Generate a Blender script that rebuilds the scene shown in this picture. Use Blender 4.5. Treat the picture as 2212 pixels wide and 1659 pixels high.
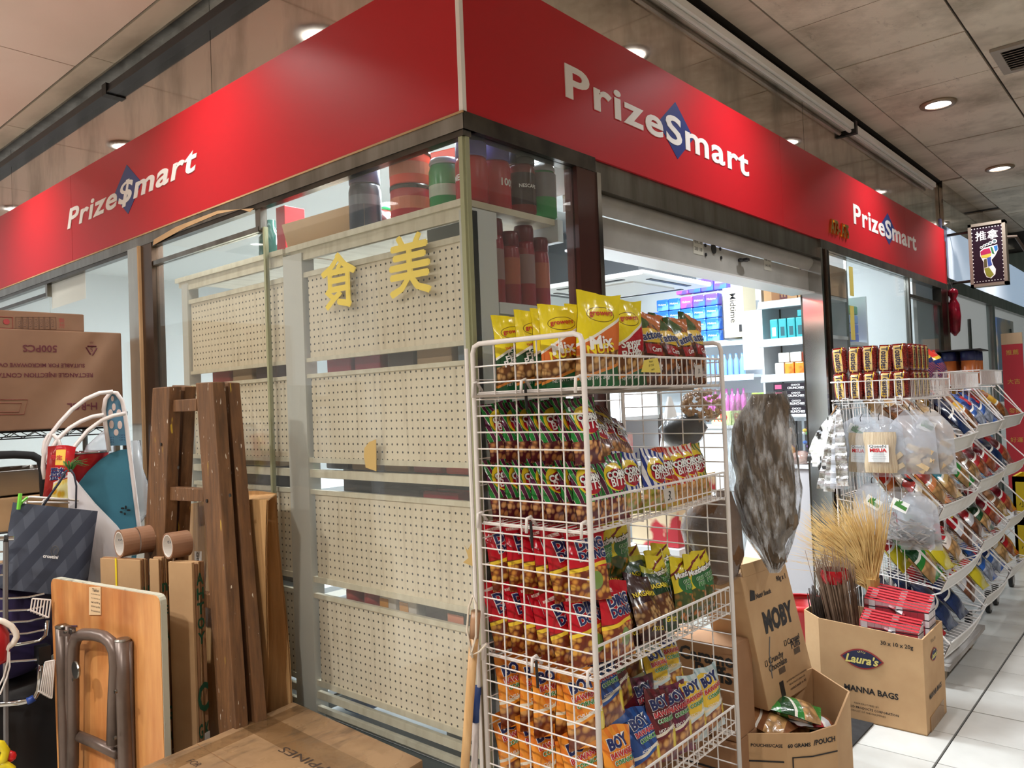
import bpy, bmesh, math, random
from mathutils import Vector, Matrix, Euler
random.seed(11)
scene = bpy.context.scene
COL = scene.collection
for o in list(bpy.data.objects):
    bpy.data.objects.remove(o)
PI = math.pi
def R(d): return d * PI / 180.0
def lin(c):
    c /= 255.0
    return c / 12.92 if c <= 0.04045 else ((c + 0.055) / 1.055) ** 2.4
def rgb(r, g, b): return (lin(r), lin(g), lin(b), 1.0)

# ------------------------------------------------------------------ camera
CAM = Vector((1.547, -1.599, 1.405))
RT = Vector((0.75094259, 0.6592077, -0.0391207))
DN = Vector((-0.04424103, -0.008887, -0.99898136))
FW = Vector((-0.65888387, 0.75190839, 0.0224904))
FPX = 1691.24
cd = bpy.data.cameras.new('camera')
cam = bpy.data.objects.new('camera', cd)
COL.objects.link(cam)
cd.sensor_fit = 'HORIZONTAL'; cd.sensor_width = 36.0
cd.lens = FPX / 2212 * 36.0
cd.clip_start = 0.05; cd.clip_end = 100
cam.matrix_world = Matrix(((RT.x, -DN.x, -FW.x, CAM.x), (RT.y, -DN.y, -FW.y, CAM.y), (RT.z, -DN.z, -FW.z, CAM.z), (0, 0, 0, 1)))
scene.camera = cam

# ------------------------------------------------------------------ world, exposure
w = bpy.data.worlds.new('world'); scene.world = w; w.use_nodes = True
w.node_tree.nodes['Background'].inputs[0].default_value = (0.95, 0.95, 0.94, 1)
w.node_tree.nodes['Background'].inputs[1].default_value = 0.6
scene.view_settings.view_transform = 'Standard'
scene.view_settings.look = 'None'
scene.view_settings.exposure = 0.0
scene.view_settings.gamma = 1.0
scene.view_settings.use_curve_mapping = False

def area(name, loc, rot, sx, sy, power, color=(1, 1, 1), shape='RECTANGLE', spread=180):
    d = bpy.data.lights.new(name, 'AREA'); d.shape = shape; d.size = sx
    if shape in ('RECTANGLE', 'ELLIPSE'): d.size_y = sy
    d.energy = power; d.color = color; d.spread = R(spread)
    o = bpy.data.objects.new(name, d); COL.objects.link(o)
    o.location = loc; o.rotation_euler = rot
    return o
CEIL = 3.11
COOL = (0.86, 0.94, 1.0); WARM = (1.0, 0.93, 0.84)
# ceiling lamps of the corridor: a row along each shop front and rows further out in the corridor
DOWNLIGHTS = [(-0.0 + 0.437, 1.72 + 1.957 * k) for k in range(0, 4)]
DOWNLIGHTS_LEFT = [(-1.39 - 2.06 * k, -0.45) for k in range(0, 3)]
P_DOWN = 11.5
# shop interior tubes (lit), their light; the last one has no tube
area('shop_light', (-1.2, 1.6, 2.66), (0, 0, 0), 1.3, 0.25, 95, COOL)
area('shop_light', (-1.2, 3.7, 2.66), (0, 0, 0), 1.3, 0.25, 85, COOL)
area('shop_light', (-3.4, 1.8, 2.66), (0, 0, 0), 1.6, 0.25, 95, COOL)
area('shop_light', (-0.75, 0.42, 2.68), (0, 0, 0), 1.2, 0.12, 55, COOL)  # light without a fixture, strengthened to brighten the top shelf jars
# further ceiling lamps of the corridor, out of the frame; some placed from their mirror images, the rest added for light
DOWNLIGHTS_FAR = [(-3.46, -2.62), (-5.55, -2.65), (-1.40, -2.62), (0.5, -2.62), (2.43, -2.4), (2.43, -0.1), (2.43, 1.90), (2.43, 3.85)]
P_FAR = 18.0
P_FAR_LEFT = 58.0

# ------------------------------------------------------------------ pixel -> point on a real plane
def ray(px, py):
    return RT * ((px - 1106.0) / FPX) + DN * ((py - 829.5) / FPX) + FW
def pt(px, py, ax, val):
    r = ray(px, py); i = 'xyz'.index(ax)
    return CAM + r * ((val - CAM[i]) / r[i])
def pv(px, py, p0, deg):
    n = Vector((math.sin(R(deg)), -math.cos(R(deg)), 0)); r = ray(px, py)
    return CAM + r * ((Vector((p0[0], p0[1], 0)) - CAM).dot(n) / n.dot(r))

# ------------------------------------------------------------------ material helpers
class S:
    def __init__(s, nt, sock): s.nt, s.k = nt, sock
    def _m(s, op, *a):
        n = s.nt.nodes.new('ShaderNodeMath'); n.operation = op
        for i, v in enumerate((s,) + a):
            if isinstance(v, S): s.nt.links.new(v.k, n.inputs[i])
            else: n.inputs[i].default_value = v
        return S(s.nt, n.outputs[0])
    def __add__(s, o): return s._m('ADD', o)
    def __sub__(s, o): return s._m('SUBTRACT', o)
    def __mul__(s, o): return s._m('MULTIPLY', o)
    def __truediv__(s, o): return s._m('DIVIDE', o)
    def lt(s, o): return s._m('LESS_THAN', o)
    def gt(s, o): return s._m('GREATER_THAN', o)
    def mn(s, o): return s._m('MINIMUM', o)
    def mx(s, o): return s._m('MAXIMUM', o)
    def sin(s): return s._m('SINE')
    def abs(s): return s._m('ABSOLUTE')
    def frac(s): return s._m('FRACT')
    def inv(s): return (s * -1.0) + 1.0
    def sm(s, a, b):
        n = s.nt.nodes.new('ShaderNodeMapRange'); n.inputs[1].default_value = a; n.inputs[2].default_value = b
        s.nt.links.new(s.k, n.inputs[0]); return S(s.nt, n.outputs[0])

def newmat(name):
    m = bpy.data.materials.new(name); m.use_nodes = True
    nt = m.node_tree; b = nt.nodes['Principled BSDF']
    return m, nt, b
def setb(b, col=None, rough=None, metal=None, **kw):
    if col is not None: b.inputs['Base Color'].default_value = col
    if rough is not None: b.inputs['Roughness'].default_value = rough
    if metal is not None: b.inputs['Metallic'].default_value = metal
    for k, v in kw.items(): b.inputs[k].default_value = v
def coords(nt, kind='Object', scale=(1, 1, 1)):
    t = nt.nodes.new('ShaderNodeTexCoord'); mp = nt.nodes.new('ShaderNodeMapping')
    mp.inputs['Scale'].default_value = scale
    nt.links.new(t.outputs[kind], mp.inputs[0]); return mp.outputs[0]
def noise(nt, vec, scale, detail=3, rough=0.55):
    n = nt.nodes.new('ShaderNodeTexNoise'); n.inputs['Scale'].default_value = scale
    n.inputs['Detail'].default_value = detail; n.inputs['Roughness'].default_value = rough
    nt.links.new(vec, n.inputs['Vector']); return S(nt, n.outputs['Fac'])
def mix(nt, fac, a, b):
    n = nt.nodes.new('ShaderNodeMix'); n.data_type = 'RGBA'
    for sock, v in ((n.inputs[0], fac), (n.inputs[6], a), (n.inputs[7], b)):
        if isinstance(v, S): nt.links.new(v.k, sock)
        elif hasattr(v, 'is_output'): nt.links.new(v, sock)
        else: sock.default_value = v
    return n.outputs[2]
def bump(nt, b, h, strength=0.3, dist=0.01):
    n = nt.nodes.new('ShaderNodeBump'); n.inputs['Strength'].default_value = strength; n.inputs['Distance'].default_value = dist
    nt.links.new(h.k, n.inputs['Height']); nt.links.new(n.outputs[0], b.inputs['Normal'])
_mc = {}
def plain(name, col, rough=0.5, metal=0.0, **kw):
    if name in _mc: return _mc[name]
    m, nt, b = newmat(name); setb(b, col, rough, metal, **kw); _mc[name] = m; return m
def mottled(name, c1, c2, scale=6, rough=0.7, metal=0.0, stretch=(1, 1, 1), lo=0.35, hi=0.7, bmp=0.0, detail=4, kind='Object'):
    if name in _mc: return _mc[name]
    m, nt, b = newmat(name); setb(b, c1, rough, metal)
    f = noise(nt, coords(nt, kind, stretch), scale, detail)
    nt.links.new(mix(nt, f.sm(lo, hi), c1, c2), b.inputs['Base Color'])
    if bmp: bump(nt, b, f, bmp)
    _mc[name] = m; return m
def emit(name, col, strength):
    if name in _mc: return _mc[name]
    m, nt, b = newmat(name); setb(b, (0.8, 0.8, 0.8, 1), 0.5)
    b.inputs['Emission Color'].default_value = col; b.inputs['Emission Strength'].default_value = strength
    _mc[name] = m; return m
def film(name, tint, opacity, rough=0.12, wr=14, bstr=0.6, body=(0.8, 0.8, 0.8, 1), ior=1.45):
    """thin clear sheet: what is not reflected goes straight through"""
    if name in _mc: return _mc[name]
    m, nt, b = newmat(name); nt.nodes.remove(b)
    out = nt.nodes['Material Output']
    tr = nt.nodes.new('ShaderNodeBsdfTransparent'); tr.inputs[0].default_value = tint
    gl = nt.nodes.new('ShaderNodeBsdfGlossy'); gl.inputs['Roughness'].default_value = rough
    df = nt.nodes.new('ShaderNodeBsdfDiffuse'); df.inputs[0].default_value = body
    fr = nt.nodes.new('ShaderNodeFresnel'); ge = nt.nodes.new('ShaderNodeNewGeometry')
    nt.links.new((S(nt, ge.outputs['Backfacing']) * (1.0 / ior - ior) + ior).k, fr.inputs[0])   # same reflection on both faces of the sheet
    m1 = nt.nodes.new('ShaderNodeMixShader'); m2 = nt.nodes.new('ShaderNodeMixShader')
    m1.inputs[0].default_value = opacity
    nt.links.new(tr.outputs[0], m1.inputs[1]); nt.links.new(df.outputs[0], m1.inputs[2])
    nt.links.new(fr.outputs[0], m2.inputs[0]); nt.links.new(m1.outputs[0], m2.inputs[1]); nt.links.new(gl.outputs[0], m2.inputs[2])
    nt.links.new(m2.outputs[0], out.inputs[0])
    if bstr:
        f = noise(nt, coords(nt, 'Object', (1, 1, 0.35)), wr, 3)
        n = nt.nodes.new('ShaderNodeBump'); n.inputs['Strength'].default_value = bstr; n.inputs['Distance'].default_value = 0.02
        nt.links.new(f.k, n.inputs['Height'])
        for q in (gl, fr): nt.links.new(n.outputs[0], q.inputs['Normal'])
    _mc[name] = m; return m

# ------------------------------------------------------------------ mesh builder
class MB:
    def __init__(s): s.v = []; s.f = []; s.uv = None
    def add(s, vs, fs):
        k = len(s.v); s.v += [Vector(p) for p in vs]; s.f += [tuple(i + k for i in f) for f in fs]; return s
    def box(s, a, b):
        x0, y0, z0 = a; x1, y1, z1 = b
        return s.add([(x0, y0, z0), (x1, y0, z0), (x1, y1, z0), (x0, y1, z0), (x0, y0, z1), (x1, y0, z1), (x1, y1, z1), (x0, y1, z1)],
                     [(0, 3, 2, 1), (4, 5, 6, 7), (0, 1, 5, 4), (1, 2, 6, 5), (2, 3, 7, 6), (3, 0, 4, 7)])
    def cbox(s, c, d, rz=0.0, rx=0.0, ry=0.0):
        m = Euler((rx, ry, rz)).to_matrix(); c = Vector(c); h = Vector(d) * 0.5
        vs = [c + m @ Vector((sx * h.x, sy * h.y, sz * h.z)) for sz in (-1, 1) for sx, sy in ((-1, -1), (1, -1), (1, 1), (-1, 1))]
        return s.add(vs, [(0, 3, 2, 1), (4, 5, 6, 7), (0, 1, 5, 4), (1, 2, 6, 5), (2, 3, 7, 6), (3, 0, 4, 7)])
    def tube(s, path, r, n=6, closed=False, rend=None):
        path = [Vector(p) for p in path]; m = len(path); rings = []
        prev = None
        for i, p in enumerate(path):
            if closed: t = path[(i + 1) % m] - path[i - 1]
            else: t = path[min(i + 1, m - 1)] - path[max(i - 1, 0)]
            t.normalize()
            if prev is None:
                a = Vector((0, 0, 1)) if abs(t.z) < 0.9 else Vector((1, 0, 0))
                u = t.cross(a).normalized()
            else:
                u = (prev - t * prev.dot(t)).normalized()
            prev = u; q = t.cross(u)
            rr = r if rend is None else r + (rend - r) * i / max(1, m - 1)
            rings.append([p + (u * math.cos(2 * PI * k / n) + q * math.sin(2 * PI * k / n)) * rr for k in range(n)])
        vs = [x for ring in rings for x in ring]; fs = []
        for i in range(m if closed else m - 1):
            j = (i + 1) % m
            for k in range(n):
                fs.append((i * n + k, i * n + (k + 1) % n, j * n + (k + 1) % n, j * n + k))
        if not closed:
            fs.append(tuple(range(n - 1, -1, -1))); fs.append(tuple((m - 1) * n + k for k in range(n)))
        return s.add(vs, fs)
    def lathe(s, c, prof, n=20, axis='z', cap=True):
        c = Vector(c); vs = []; fs = []
        for (r, h) in prof:
            for k in range(n):
                a = 2 * PI * k / n; x, y = r * math.cos(a), r * math.sin(a)
                vs.append(c + (Vector((x, y, h)) if axis == 'z' else Vector((h, x, y)) if axis == 'x' else Vector((y, h, x))))
        for i in range(len(prof) - 1):
            for k in range(n):
                fs.append((i * n + k, i * n + (k + 1) % n, (i + 1) * n + (k + 1) % n, (i + 1) * n + k))
        if cap:
            fs.append(tuple(range(n - 1, -1, -1))); fs.append(tuple((len(prof) - 1) * n + k for k in range(n)))
        return s.add(vs, fs)
    def prism(s, outline, d):
        """closed outline (3-D points, flat) pushed along vector d"""
        o = [Vector(p) for p in outline]; n = len(o); d = Vector(d)
        return s.add(o + [p + d for p in o], [tuple(range(n - 1, -1, -1)), tuple(range(n, 2 * n))] + [(i, (i + 1) % n, n + (i + 1) % n, n + i) for i in range(n)])
    def grid(s, fn, nu, nv, uv=True):
        k = len(s.v)
        for j in range(nv + 1):
            for i in range(nu + 1): s.v.append(Vector(fn(i / nu, j / nv)))
        for j in range(nv):
            for i in range(nu):
                a = k + j * (nu + 1) + i; s.f.append((a, a + 1, a + nu + 2, a + nu + 1))
        return s
    def build(s, name, mat, parent=None, smooth=False, local=False, uvs=None, bevel=0.0):
        me = bpy.data.meshes.new(name)
        off = Vector((0, 0, 0))
        if parent is not None and not local:
            q = parent
            while q.parent is not None: q = q.parent
            off = Vector(q.location)
        me.from_pydata([tuple(p - off) for p in s.v], [], s.f)
        me.validate(); me.update()
        if bevel:
            bm = bmesh.new(); bm.from_mesh(me)
            bmesh.ops.bevel(bm, geom=[e for e in bm.edges if e.calc_face_angle(0) > 0.6], offset=bevel, segments=2, affect='EDGES', profile=0.6)
            bm.to_mesh(me); bm.free()
        if uvs is not None:
            l = me.uv_layers.new(name='UVMap')
            for lp in me.loops: l.data[lp.index].uv = uvs[lp.vertex_index]
        if smooth: me.polygons.foreach_set('use_smooth', [True] * len(me.polygons))
        if mat is not None: me.materials.append(mat)
        o = bpy.data.objects.new(name, me); COL.objects.link(o)
        if parent is not None: o.parent = parent
        return o
def tag(o, label=None, cat=None, group=None, kind=None):
    if label: o['label'] = label
    if cat: o['category'] = cat
    if group: o['group'] = group
    if kind: o['kind'] = kind
    return o
def thing(name, label, cat, loc=(0, 0, 0), group=None):
    o = bpy.data.objects.new(name, None); COL.objects.link(o); o.location = loc
    o.empty_display_size = 0.1
    return tag(o, label, cat, group)
def struct(o):
    o['kind'] = 'structure'; return o
def dup(o, parent=None):
    c = o.copy(); COL.objects.link(c); c.parent = parent
    for ch in list(o.children): dup(ch, c)
    return c
ORD = ['first', 'second', 'third', 'fourth', 'fifth', 'sixth', 'seventh', 'eighth', 'ninth', 'tenth', 'eleventh', 'twelfth']

# ------------------------------------------------------------------ lettering
_tc = {}
def text_geo(s, bold=0.0, res=2, spacing=1.0, shear=0.0):
    key = (s, bold, res, spacing, shear)
    if key in _tc: return _tc[key]
    c = bpy.data.curves.new('t', 'FONT'); c.body = s; c.size = 1.0; c.resolution_u = res; c.offset = bold
    c.space_character = spacing; c.shear = shear; c.align_x = 'LEFT'
    o = bpy.data.objects.new('t', c)
    me = bpy.data.meshes.new_from_object(o)
    vs = [(v.co.x, v.co.y) for v in me.vertices]; fs = [tuple(p.vertices) for p in me.polygons]
    bpy.data.objects.remove(o); bpy.data.curves.remove(c); bpy.data.meshes.remove(me)
    if vs:
        x0 = min(v[0] for v in vs); x1 = max(v[0] for v in vs); y0 = min(v[1] for v in vs); y1 = max(v[1] for v in vs)
    else: x0 = y0 = 0; x1 = y1 = 1
    _tc[key] = (vs, fs, x0, x1, y0, y1); return _tc[key]
def letters(s, fn, mat, parent, w=None, h=None, cx=0.5, cy=0.5, rot=0.0, bold=0.0, name='lettering', res=2, spacing=1.0, shear=0.0, local=False, depth=None):
    """fit text into a box of width w / height h centred on (0,0) of the plane given by fn(x, y) -> point"""
    vs, fs, x0, x1, y0, y1 = text_geo(s, bold, res, spacing, shear)
    sx = sy = None
    if w: sx = w / (x1 - x0)
    if h: sy = h / (y1 - y0)
    if sx is None: sx = sy
    if sy is None: sy = sx
    mx, my = (x0 + x1) / 2, (y0 + y1) / 2; ca, sa = math.cos(rot), math.sin(rot)
    m = MB(); P = []
    for (x, y) in vs:
        a, b = (x - mx) * sx, (y - my) * sy
        P.append(fn(a * ca - b * sa, a * sa + b * ca))
    m.add(P, fs)
    if depth is not None:
        k = len(P); d = Vector(depth)
        m.add([p + d for p in m.v[:k]], [])
        ed = {}
        for f in fs:
            for i in range(len(f)):
                e = (f[i], f[(i + 1) % len(f)]); ed[e] = 1
        for (a, b) in ed:
            if (b, a) not in ed: m.f.append((a, b, b + k, a + k))
    return m.build(name, mat, parent, local=local)
def planefn(o, ux, uy):
    o, ux, uy = Vector(o), Vector(ux).normalized(), Vector(uy).normalized()
    return lambda x, y: o + ux * x + uy * y

# ------------------------------------------------------------------ shared materials
WHITE_WIRE = plain('white_coated_wire', rgb(232, 226, 222), 0.35)
STEEL = mottled('brushed_steel', rgb(150, 148, 142), rgb(112, 108, 100), 9, 0.28, 1.0, (1, 1, 0.2))
CHROME = plain('chrome', rgb(200, 200, 200), 0.12, 1.0)
DARKSTEEL = mottled('dark_steel', rgb(92, 86, 78), rgb(60, 56, 52), 7, 0.3, 1.0)
BLACK = plain('black_plastic', rgb(22, 22, 24), 0.45)
WHITE = plain('white_plastic', rgb(226, 228, 230), 0.45)
INK = plain('black_ink', rgb(26, 24, 26), 0.6)
WINK = plain('white_ink', rgb(238, 238, 236), 0.5)
REDINK = plain('red_ink', rgb(190, 30, 40), 0.5)
NAVY = plain('navy_ink', rgb(24, 36, 92), 0.45)
GREENINK = plain('green_ink', rgb(60, 140, 60), 0.5)
MAROONINK = plain('maroon_ink', rgb(86, 24, 34), 0.6)
BLUEINK = plain('blue_ink', rgb(60, 110, 170), 0.5)
YELLOWINK = plain('yellow_ink', rgb(240, 214, 40), 0.5)
CARD = mottled('corrugated_cardboard', rgb(196, 160, 118), rgb(176, 138, 98), 5, 0.85, 0, (1, 1, 1), 0.3, 0.75)
CARD_D = mottled('brown_cardboard', rgb(160, 118, 82), rgb(138, 98, 66), 4, 0.85)
CARD_E = mottled('cardboard_edge', rgb(150, 112, 74), rgb(110, 78, 50), 60, 0.9)
PAPER = plain('white_paper', rgb(225, 224, 220), 0.8)
SHELFWHITE = plain('shelf_white', rgb(222, 228, 232), 0.4)
CREAM = None
# ================================================================== STRUCTURE
# floor: slab with real tiles laid on it
TILE = mottled('floor_tile', rgb(204, 203, 198), rgb(182, 180, 174), 3.5, 0.28, 0, (1, 1, 1), 0.3, 0.7)
GROUT = plain('dark_grout', rgb(40, 38, 36), 0.9)
m, nt, b = newmat('floor_base')
setb(b, rgb(180, 176, 168), 0.5)
br = nt.nodes.new('ShaderNodeTexBrick'); br.offset = 0; br.inputs['Scale'].default_value = 1
for k, v in (('Mortar Size', 0.003), ('Brick Width', 0.3), ('Row Height', 0.3)): br.inputs[k].default_value = v
br.inputs['Color1'].default_value = rgb(190, 186, 176); br.inputs['Color2'].default_value = rgb(184, 180, 170); br.inputs['Mortar'].default_value = rgb(50, 48, 46)
nt.links.new(coords(nt), br.inputs['Vector']); nt.links.new(br.outputs[0], b.inputs['Base Color'])
floor = struct(MB().box((-6.2, -5.0, -0.2), (4.2, 11, -0.012)).build('floor', GROUT))
xs = [0.753 + 0.3 * k for k in range(-3, 5)]; ys = [2.221 + 0.3 * k for k in range(-13, 21)]
tm = None
for i, x in enumerate(xs):
    for j, y in enumerate(ys):
        if tm is None:
            o = MB().box((0.002, 0.002, -0.012), (0.298, 0.298, 0)).build('tile', TILE, floor, local=True, bevel=0.0015); tm = o.data
        else:
            o = bpy.data.objects.new('tile', tm); COL.objects.link(o); o.parent = floor
        # the two wide joints of the photo: tiles beside them are a little short
        sx = 0.985 if i == 2 else 1.0; sy = 0.985 if j == 12 else 1.0
        o.location = (x, y, 0); o.scale = (sx, sy, 1)
MB().box((1.95 + 0.003 + 0.2, -5, -0.012), (4.2, 11, -0.001)).build('floor_margin', m, floor)
MB().box((-6.2, -5, -0.012), (-0.15, 11, -0.001)).build('floor_margin', m, floor)
MB().box((-0.147, -5, -0.012), (2.15, -1.685, -0.001)).build('floor_margin', m, floor)
# ceiling
CEILM = mottled('stained_ceiling_metal', rgb(206, 192, 174), rgb(140, 124, 106), 1.6, 0.55, 0.0, (1, 2.2, 1), 0.42, 0.8, 0, 5)
m, nt, b = newmat('perforated_ceiling_panel'); setb(b, None, 0.6)
v = coords(nt, 'Object'); f1 = noise(nt, v, 2.3, 5, 0.65); f2 = noise(nt, coords(nt, 'Object', (3, 1, 1)), 7, 4, 0.7)
c = mix(nt, f1.sm(0.44, 0.72), rgb(220, 210, 190), rgb(156, 146, 126))
c = mix(nt, f2.sm(0.6, 0.78) * 0.55, c, rgb(110, 94, 78))
sp = nt.nodes.new('ShaderNodeSeparateXYZ'); nt.links.new(v, sp.inputs[0])
px_, py_ = S(nt, sp.outputs[0]), S(nt, sp.outputs[1])
dots = ((px_ * 785.0).sin() * (py_ * 785.0).sin()).gt(0.45)
nt.links.new(mix(nt, dots * 0.38, c, rgb(60, 52, 46)), b.inputs['Base Color'])
PERF = m
SMOOTHC = mottled('smooth_ceiling_panel', rgb(232, 212, 198), rgb(222, 200, 184), 1.3, 0.5)
CEILD = plain('ceiling_void', rgb(50, 44, 40), 0.9)
ceiling = struct(MB().box((-6.2, -5, CEIL + 0.012), (4.2, 11, CEIL + 0.2)).build('ceiling', CEILD))
for y0 in (-0.2, 1.3, 2.73, 4.2, 5.75, 7.4):
    MB().box((0.0, y0 + 0.004, CEIL), (0.148, min(y0 + 1.5, {-0.2: 1.3, 1.3: 2.73, 2.73: 4.2, 4.2: 5.75, 5.75: 7.4, 7.4: 9}[y0]), CEIL + 0.012)).build('ceiling_strip', CEILM, ceiling)
for k in range(5):
    MB().box((-6 + 1.23 * k, -0.118, CEIL), (-6 + 1.23 * (k + 1) - 0.006, 0.0, CEIL + 0.012)).build('ceiling_strip', CEILM, ceiling)
rs = random.Random(3)
for i in range(4):
    for j in range(17):
        x0 = 0.156 + 0.627 * i; y0 = -0.42 + 0.626 * j; dz = rs.uniform(-0.003, 0.003)
        MB().box((x0, y0, CEIL + dz), (x0 + 0.615, y0 + 0.62, CEIL + 0.012)).build('panel', PERF, ceiling)
for i in range(5):
    for j in range(4):
        x0 = -6.0 + 1.23 * i - 0.16; y0 = -0.125 - 0.62 * (j + 1); 
        MB().box((x0, y0, CEIL), (x0 + 1.222, y0 + 0.615, CEIL + 0.012)).build('panel', SMOOTHC if (i, j) != (2, 0) else SMOOTHC, ceiling)
MB().box((-0.02, -0.42, CEIL), (0.15, -3.0, CEIL + 0.012)).build('panel', SMOOTHC, ceiling)
MB().box((0.156, -0.43, CEIL), (2.7, -3.0, CEIL + 0.012)).build('panel', SMOOTHC, ceiling)
# walls of the corridor out of the frame (they close the space and show in the glass)
TAN = mottled('tan_wall', rgb(190, 176, 156), rgb(170, 154, 134), 2, 0.4)
struct(MB().box((4.0, -5, 0), (4.2, 11, CEIL)).build('wall_right', TAN))
struct(MB().box((-6.2, -4.9, 0), (4.2, -4.7, CEIL)).build('wall_front', TAN))
struct(MB().box((0.0, 10.6, 0), (4.2, 10.8, CEIL)).build('wall_back', plain('green_grey_wall', rgb(150, 166, 158), 0.5)))

# polished wall above the sign
m, nt, b = newmat('polished_metal_cladding'); setb(b, rgb(150, 142, 134), 0.07, 1.0)
f = noise(nt, coords(nt, 'Object', (1, 1, 0.4)), 3.5, 5, 0.6)
nt.links.new(mix(nt, f.sm(0.45, 0.75), rgb(206, 198, 188), rgb(140, 136, 126)), b.inputs['Base Color'])
nt.links.new((f.sm(0.4, 0.8) * 0.14 + 0.04).k, b.inputs['Roughness'])
MIRR = m
wl = struct(MB().box((-6, 0.06, 2.3), (-0.06, 0.09, CEIL)).build('wall_left', DARKSTEEL))
for (x0, x1) in ((-6, -3.97), (-3.966, -1.47), (-1.466, -0.02)):
    MB().box((x0, 0.03, 2.68), (x1, 0.06, CEIL)).build('cladding_panel', MIRR, wl)
ws = struct(MB().box((-0.09, 0.06, 2.3), (-0.06, 5.75, CEIL)).build('wall_side', DARKSTEEL))
for (y0, y1) in ((0.03, 2.72), (2.724, 5.74)):
    MB().box((-0.06, y0, 2.68), (-0.03, y1, CEIL)).build('cladding_panel', MIRR, ws)
# long dark rail over the left side and white batten over the right side
rail = thing('cable_rail', 'long black cable rail along the polished wall above the left red sign', 'rail', (-3, 0.0, 2.98))
for (x0, x1) in ((-6, -2.43), (-2.425, -0.05)):
    mb = MB().box((x0, -0.008, 3.0), (x1, 0.03, 3.035)); mb.box((x0, -0.014, 2.992), (x1, 0.03, 3.002)).build('rail_length', plain('black_rail', rgb(30, 32, 38), 0.35), rail)
MB().box((-2.45, -0.018, 2.985), (-2.40, 0.03, 3.042)).build('joint_bracket', BLACK, rail)
MB().box((-6, -0.010, 3.098), (-0.05, 0.03, 3.11)).build('steel_angle', STEEL, rail)
bat = thing('lamp_batten', 'long unlit white lamp batten high on the polished wall above the right sign', 'light', (0, 3, 2.99))
for (y0, y1) in ((-0.1, 3.43), (3.45, 5.42)):
    MB().box((-0.03, y0, 3.0), (0.025, y1, 3.035)).build('batten_body', plain('grey_white_batten', rgb(236, 234, 228), 0.35), bat)
    MB().tube([(0.0, y0 + 0.02, 2.988), (0.0, y1 - 0.02, 2.988)], 0.012, 8).build('tube', plain('unlit_tube', rgb(214, 210, 204), 0.2), bat)
MB().box((-0.03, 3.42, 2.97), (0.035, 3.455, 3.05)).build('joint_bracket', BLACK, bat)

# ------------------------------------------------------------------ red sign band
RED = plain('red_sign_face', rgb(190, 20, 34), 0.42)
RED.node_tree.nodes['Principled BSDF'].inputs['Specular IOR Level'].default_value = 0.35
SIGNBLUE = plain('sign_blue', rgb(34, 52, 120), 0.4)
SIGNW = plain('sign_white', rgb(244, 238, 234), 0.4)
ZB, ZT = 2.241, 2.702
sl = thing('shop_sign', 'long red shop sign band on the left shop front with slanted white lettering', 'sign', (-3, 0, ZB))
for (x0, x1) in ((-6, -2.93), (-2.927, -0.014)):
    MB().box((x0, 0.0, ZB), (x1, 0.055, ZT)).build('sign_panel', RED, sl)
sr = thing('shop_sign', 'long red shop sign band on the right shop front above the shutter, lettered twice', 'sign', (0, 3, ZB))
for (y0, y1) in ((0.014, 2.3), (2.302, 4.55), (4.552, 5.72)):
    MB().box((-0.0135 if y0 < 0.1 else -0.05, y0, ZB), (0.0, y1, ZT)).build('sign_panel', RED, sr)
MB().box((-0.06, 5.72, ZB), (0.0, 5.735, ZT)).build('end_trim', STEEL, sr)
MB().box((-0.0135, -0.002, ZB), (0.002, 0.0135, ZT)).build('corner_trim', SIGNW, sr)
def split_islands(o, name):
    """every glyph piece becomes a part of its own"""
    me = o.data; par = o.parent; n = len(me.vertices); root = list(range(n))
    def find(i):
        while root[i] != i: root[i] = root[root[i]]; i = root[i]
        return i
    for p in me.polygons:
        a = find(p.vertices[0])
        for v in p.vertices[1:]: root[find(v)] = a
    grp = {}
    for p in me.polygons: grp.setdefault(find(p.vertices[0]), []).append(tuple(p.vertices))
    for fs in grp.values():
        ids = sorted({v for f in fs for v in f}); ix = {v: k for k, v in enumerate(ids)}
        m2 = bpy.data.meshes.new(name); m2.from_pydata([tuple(me.vertices[v].co) for v in ids], [], [tuple(ix[v] for v in f) for f in fs]); m2.materials.append(me.materials[0])
        q = bpy.data.objects.new(name, m2); COL.objects.link(q); q.parent = par
    bpy.data.objects.remove(o)
def sign_word(word, p0, p1, ptop, pbot, ax, shear, parent):
    """word from the left edge of its first to the right edge of its last letter, height of its first letter"""
    a, c = pt(*p0, ax, 0.0), pt(*p1, ax, 0.0); hh = abs(pt(*ptop, ax, 0.0).z - pt(*pbot, ax, 0.0).z)
    d = c - a; d.z = 0; u = d.normalized(); n = Vector((0, -1, 0)) if ax == 'y' else Vector((1, 0, 0))
    o = letters(word, planefn((a + c) / 2 + n * 0.003, u, (0, 0, 1)), SIGNW, parent, w=d.length, h=hh * 1.04, bold=0.022, spacing=1.10, shear=shear, res=4, depth=-n * 0.003)
    split_islands(o, 'letter')
sign_word('Prize$mart', (146, 474), (427, 349), (158, 447), (149, 499), 'y', 0.22, sl)
def diamond(top, bot, lf, rg, ax, parent):
    n = Vector((0, -1, 0)) if ax == 'y' else Vector((1, 0, 0)); P = [pt(*q, ax, 0.0) for q in (top, rg, bot, lf)]; c = sum(P, Vector()) / 4
    hh = (P[0].z - P[2].z) / 2; hw = (P[1] - P[3]).length / 2; u = Vector((1, 0, 0)) if ax == 'y' else Vector((0, 1, 0)); z = Vector((0, 0, 1)); c = c + n * 0.0012
    MB().prism([c - u * hw, c - z * hh, c + u * hw, c + z * hh], -n * 0.001).build('blue_diamond', SIGNBLUE, parent)
diamond((275, 360), (277, 467), (246, 425), (306, 383), 'y', sl)
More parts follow.
